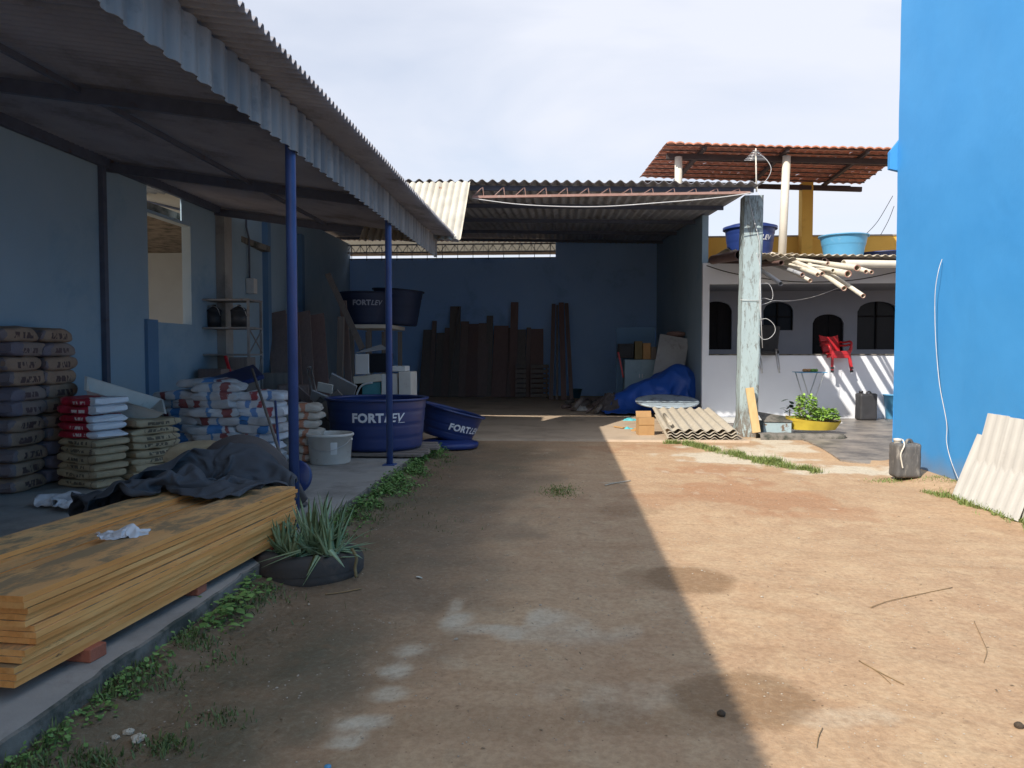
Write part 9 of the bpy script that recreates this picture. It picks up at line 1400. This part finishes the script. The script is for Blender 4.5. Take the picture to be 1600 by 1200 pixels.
oc = [(1, 0, 0), (0, 1, 0), (-1, 0, 0), (0, -1, 0), (0, 0, 1), (0, 0, -1)]; of_ = [(0, 1, 4), (1, 2, 4), (2, 3, 4), (3, 0, 4), (1, 0, 5), (2, 1, 5), (3, 2, 5), (0, 3, 5)]
for _ in range(4200):
    x = rg.uniform(-1.9, 4.3); y = 2.0 + 11 * rg.random() ** 1.5; r_ = rg.uniform(.0025, .007) * (1 if rg.random() < .97 else 2.0)
    if fbm(x * 1.2, y * 1.2, 51, 3) < -.1 and rg.random() < .7: continue
    m = Matrix.Rotation(rg.uniform(0, 6.28), 3, 'Z'); b.add([Vector((x, y, gz(x, y) + r_ * .3)) + m @ Vector((q[0] * r_ * rg.uniform(.7, 1.3), q[1] * r_, q[2] * r_ * .6)) for q in oc], of_)
tag(b.build('pebbles', 'pebble'), 'tiny pale pebbles scattered over the yard', 'pebbles', kind='stuff')
# single twigs and bits
def twig(pts, r_, lb, mt='twig', nm='twig', cat='twig'):
    o = MB(); P = [aZ(*p) for p in pts]; P = [Vector((p.x, p.y, gz(p.x, p.y) + .004 + r_)) for p in P]; o.tube(spline(P, 5), r_, 5); tag(o.build(nm, mt), lb, cat)
twig(((1360, 950), (1385, 941), (1430, 931), (1488, 920)), .0026, 'long dry palm strand lying on the sunlit dirt', cat='twig')
twig(((1342, 1035), (1375, 1054), (1412, 1074)), .0026, 'straight dry twig lying near the front of the sunlit dirt'); twig(((1345, 1037), (1370, 1052), (1392, 1072)), .0018, 'thinner twig crossing the straight one')
twig(((1522, 970), (1535, 1000), (1542, 1020), (1537, 1038)), .0018, 'thin curved straw at the right of the sunlit dirt'); twig(((1285, 1142), (1279, 1155), (1276, 1172)), .002, 'short dark twig near the bottom of the sunlit dirt')
twig(((508, 930), (535, 926), (565, 921)), .005, 'dry leaf stalk in front of the tyre')
twig(((945, 760), (960, 757), (985, 753)), .008, 'pale stick fragment at the shadow edge', 'fibre')
o = MB(); o.vc = []; p = aZ(650, 903); leaf(o, (p.x, p.y, gz(p.x, p.y) + .012), (1, .1, .05), .05, .024, c=.2, n=6); leaf(o, (p.x, p.y, gz(p.x, p.y) + .006), (1, .1, .05), .05, .024, c=.2, n=6); tag(o.build('fallen_leaf', 'pale_leaf'), 'single pale fallen leaf on the shaded dirt', 'leaf')
p = aZ(512, 1197); o = MB(); o.lathe([(0, 0), (.013, 0), (.014, .008), (.012, .010), (0, .011)], (p.x, p.y, gz(p.x, p.y) + .002), 16); tag(o.build('bottle_cap', 'tank_lt'), 'small light blue bottle cap at the bottom edge', 'bottle cap')
for (px, py, lb) in ((1592, 1140, 'dark clod near the right edge of the dirt'), (1127, 1119, 'dark clod at the bottom shadow edge')):
    p = aZ(px, py); o = MB(); o.lathe([(0, 0), (.018, .002), (.02, .012), (.01, .022), (0, .024)], (p.x, p.y, gz(p.x, p.y)), 9, False); tag(o.build('clod', 'soil'), lb, 'clod')
p = aZ(180, 1155); 
for k in range(3):
    o = MB(); c3 = Vector((p.x + .05 * k - (.02 if k == 1 else 0), p.y + .05 * (k % 2), gz(p.x, p.y) + .004)); o.grid(lambda u, v: c3 + Vector((math.cos(6.283 * u) * math.sin(math.pi * v), math.sin(6.283 * u) * math.sin(math.pi * v), .55 * math.cos(math.pi * v))) * (.016 + .006 * k) * (1 + .5 * fbm(math.cos(6.283 * u) * 1.5 + k * 9, math.sin(6.283 * u) * 1.5, v * 3, 3)), 14, 9, False); tag(o.build('rubble_piece', 'fibre'), 'pale rubble piece in the grass by the slab, %s' % ['left of three', 'middle of three', 'right of three'][k], 'rubble', 'rubble in the grass by the slab')
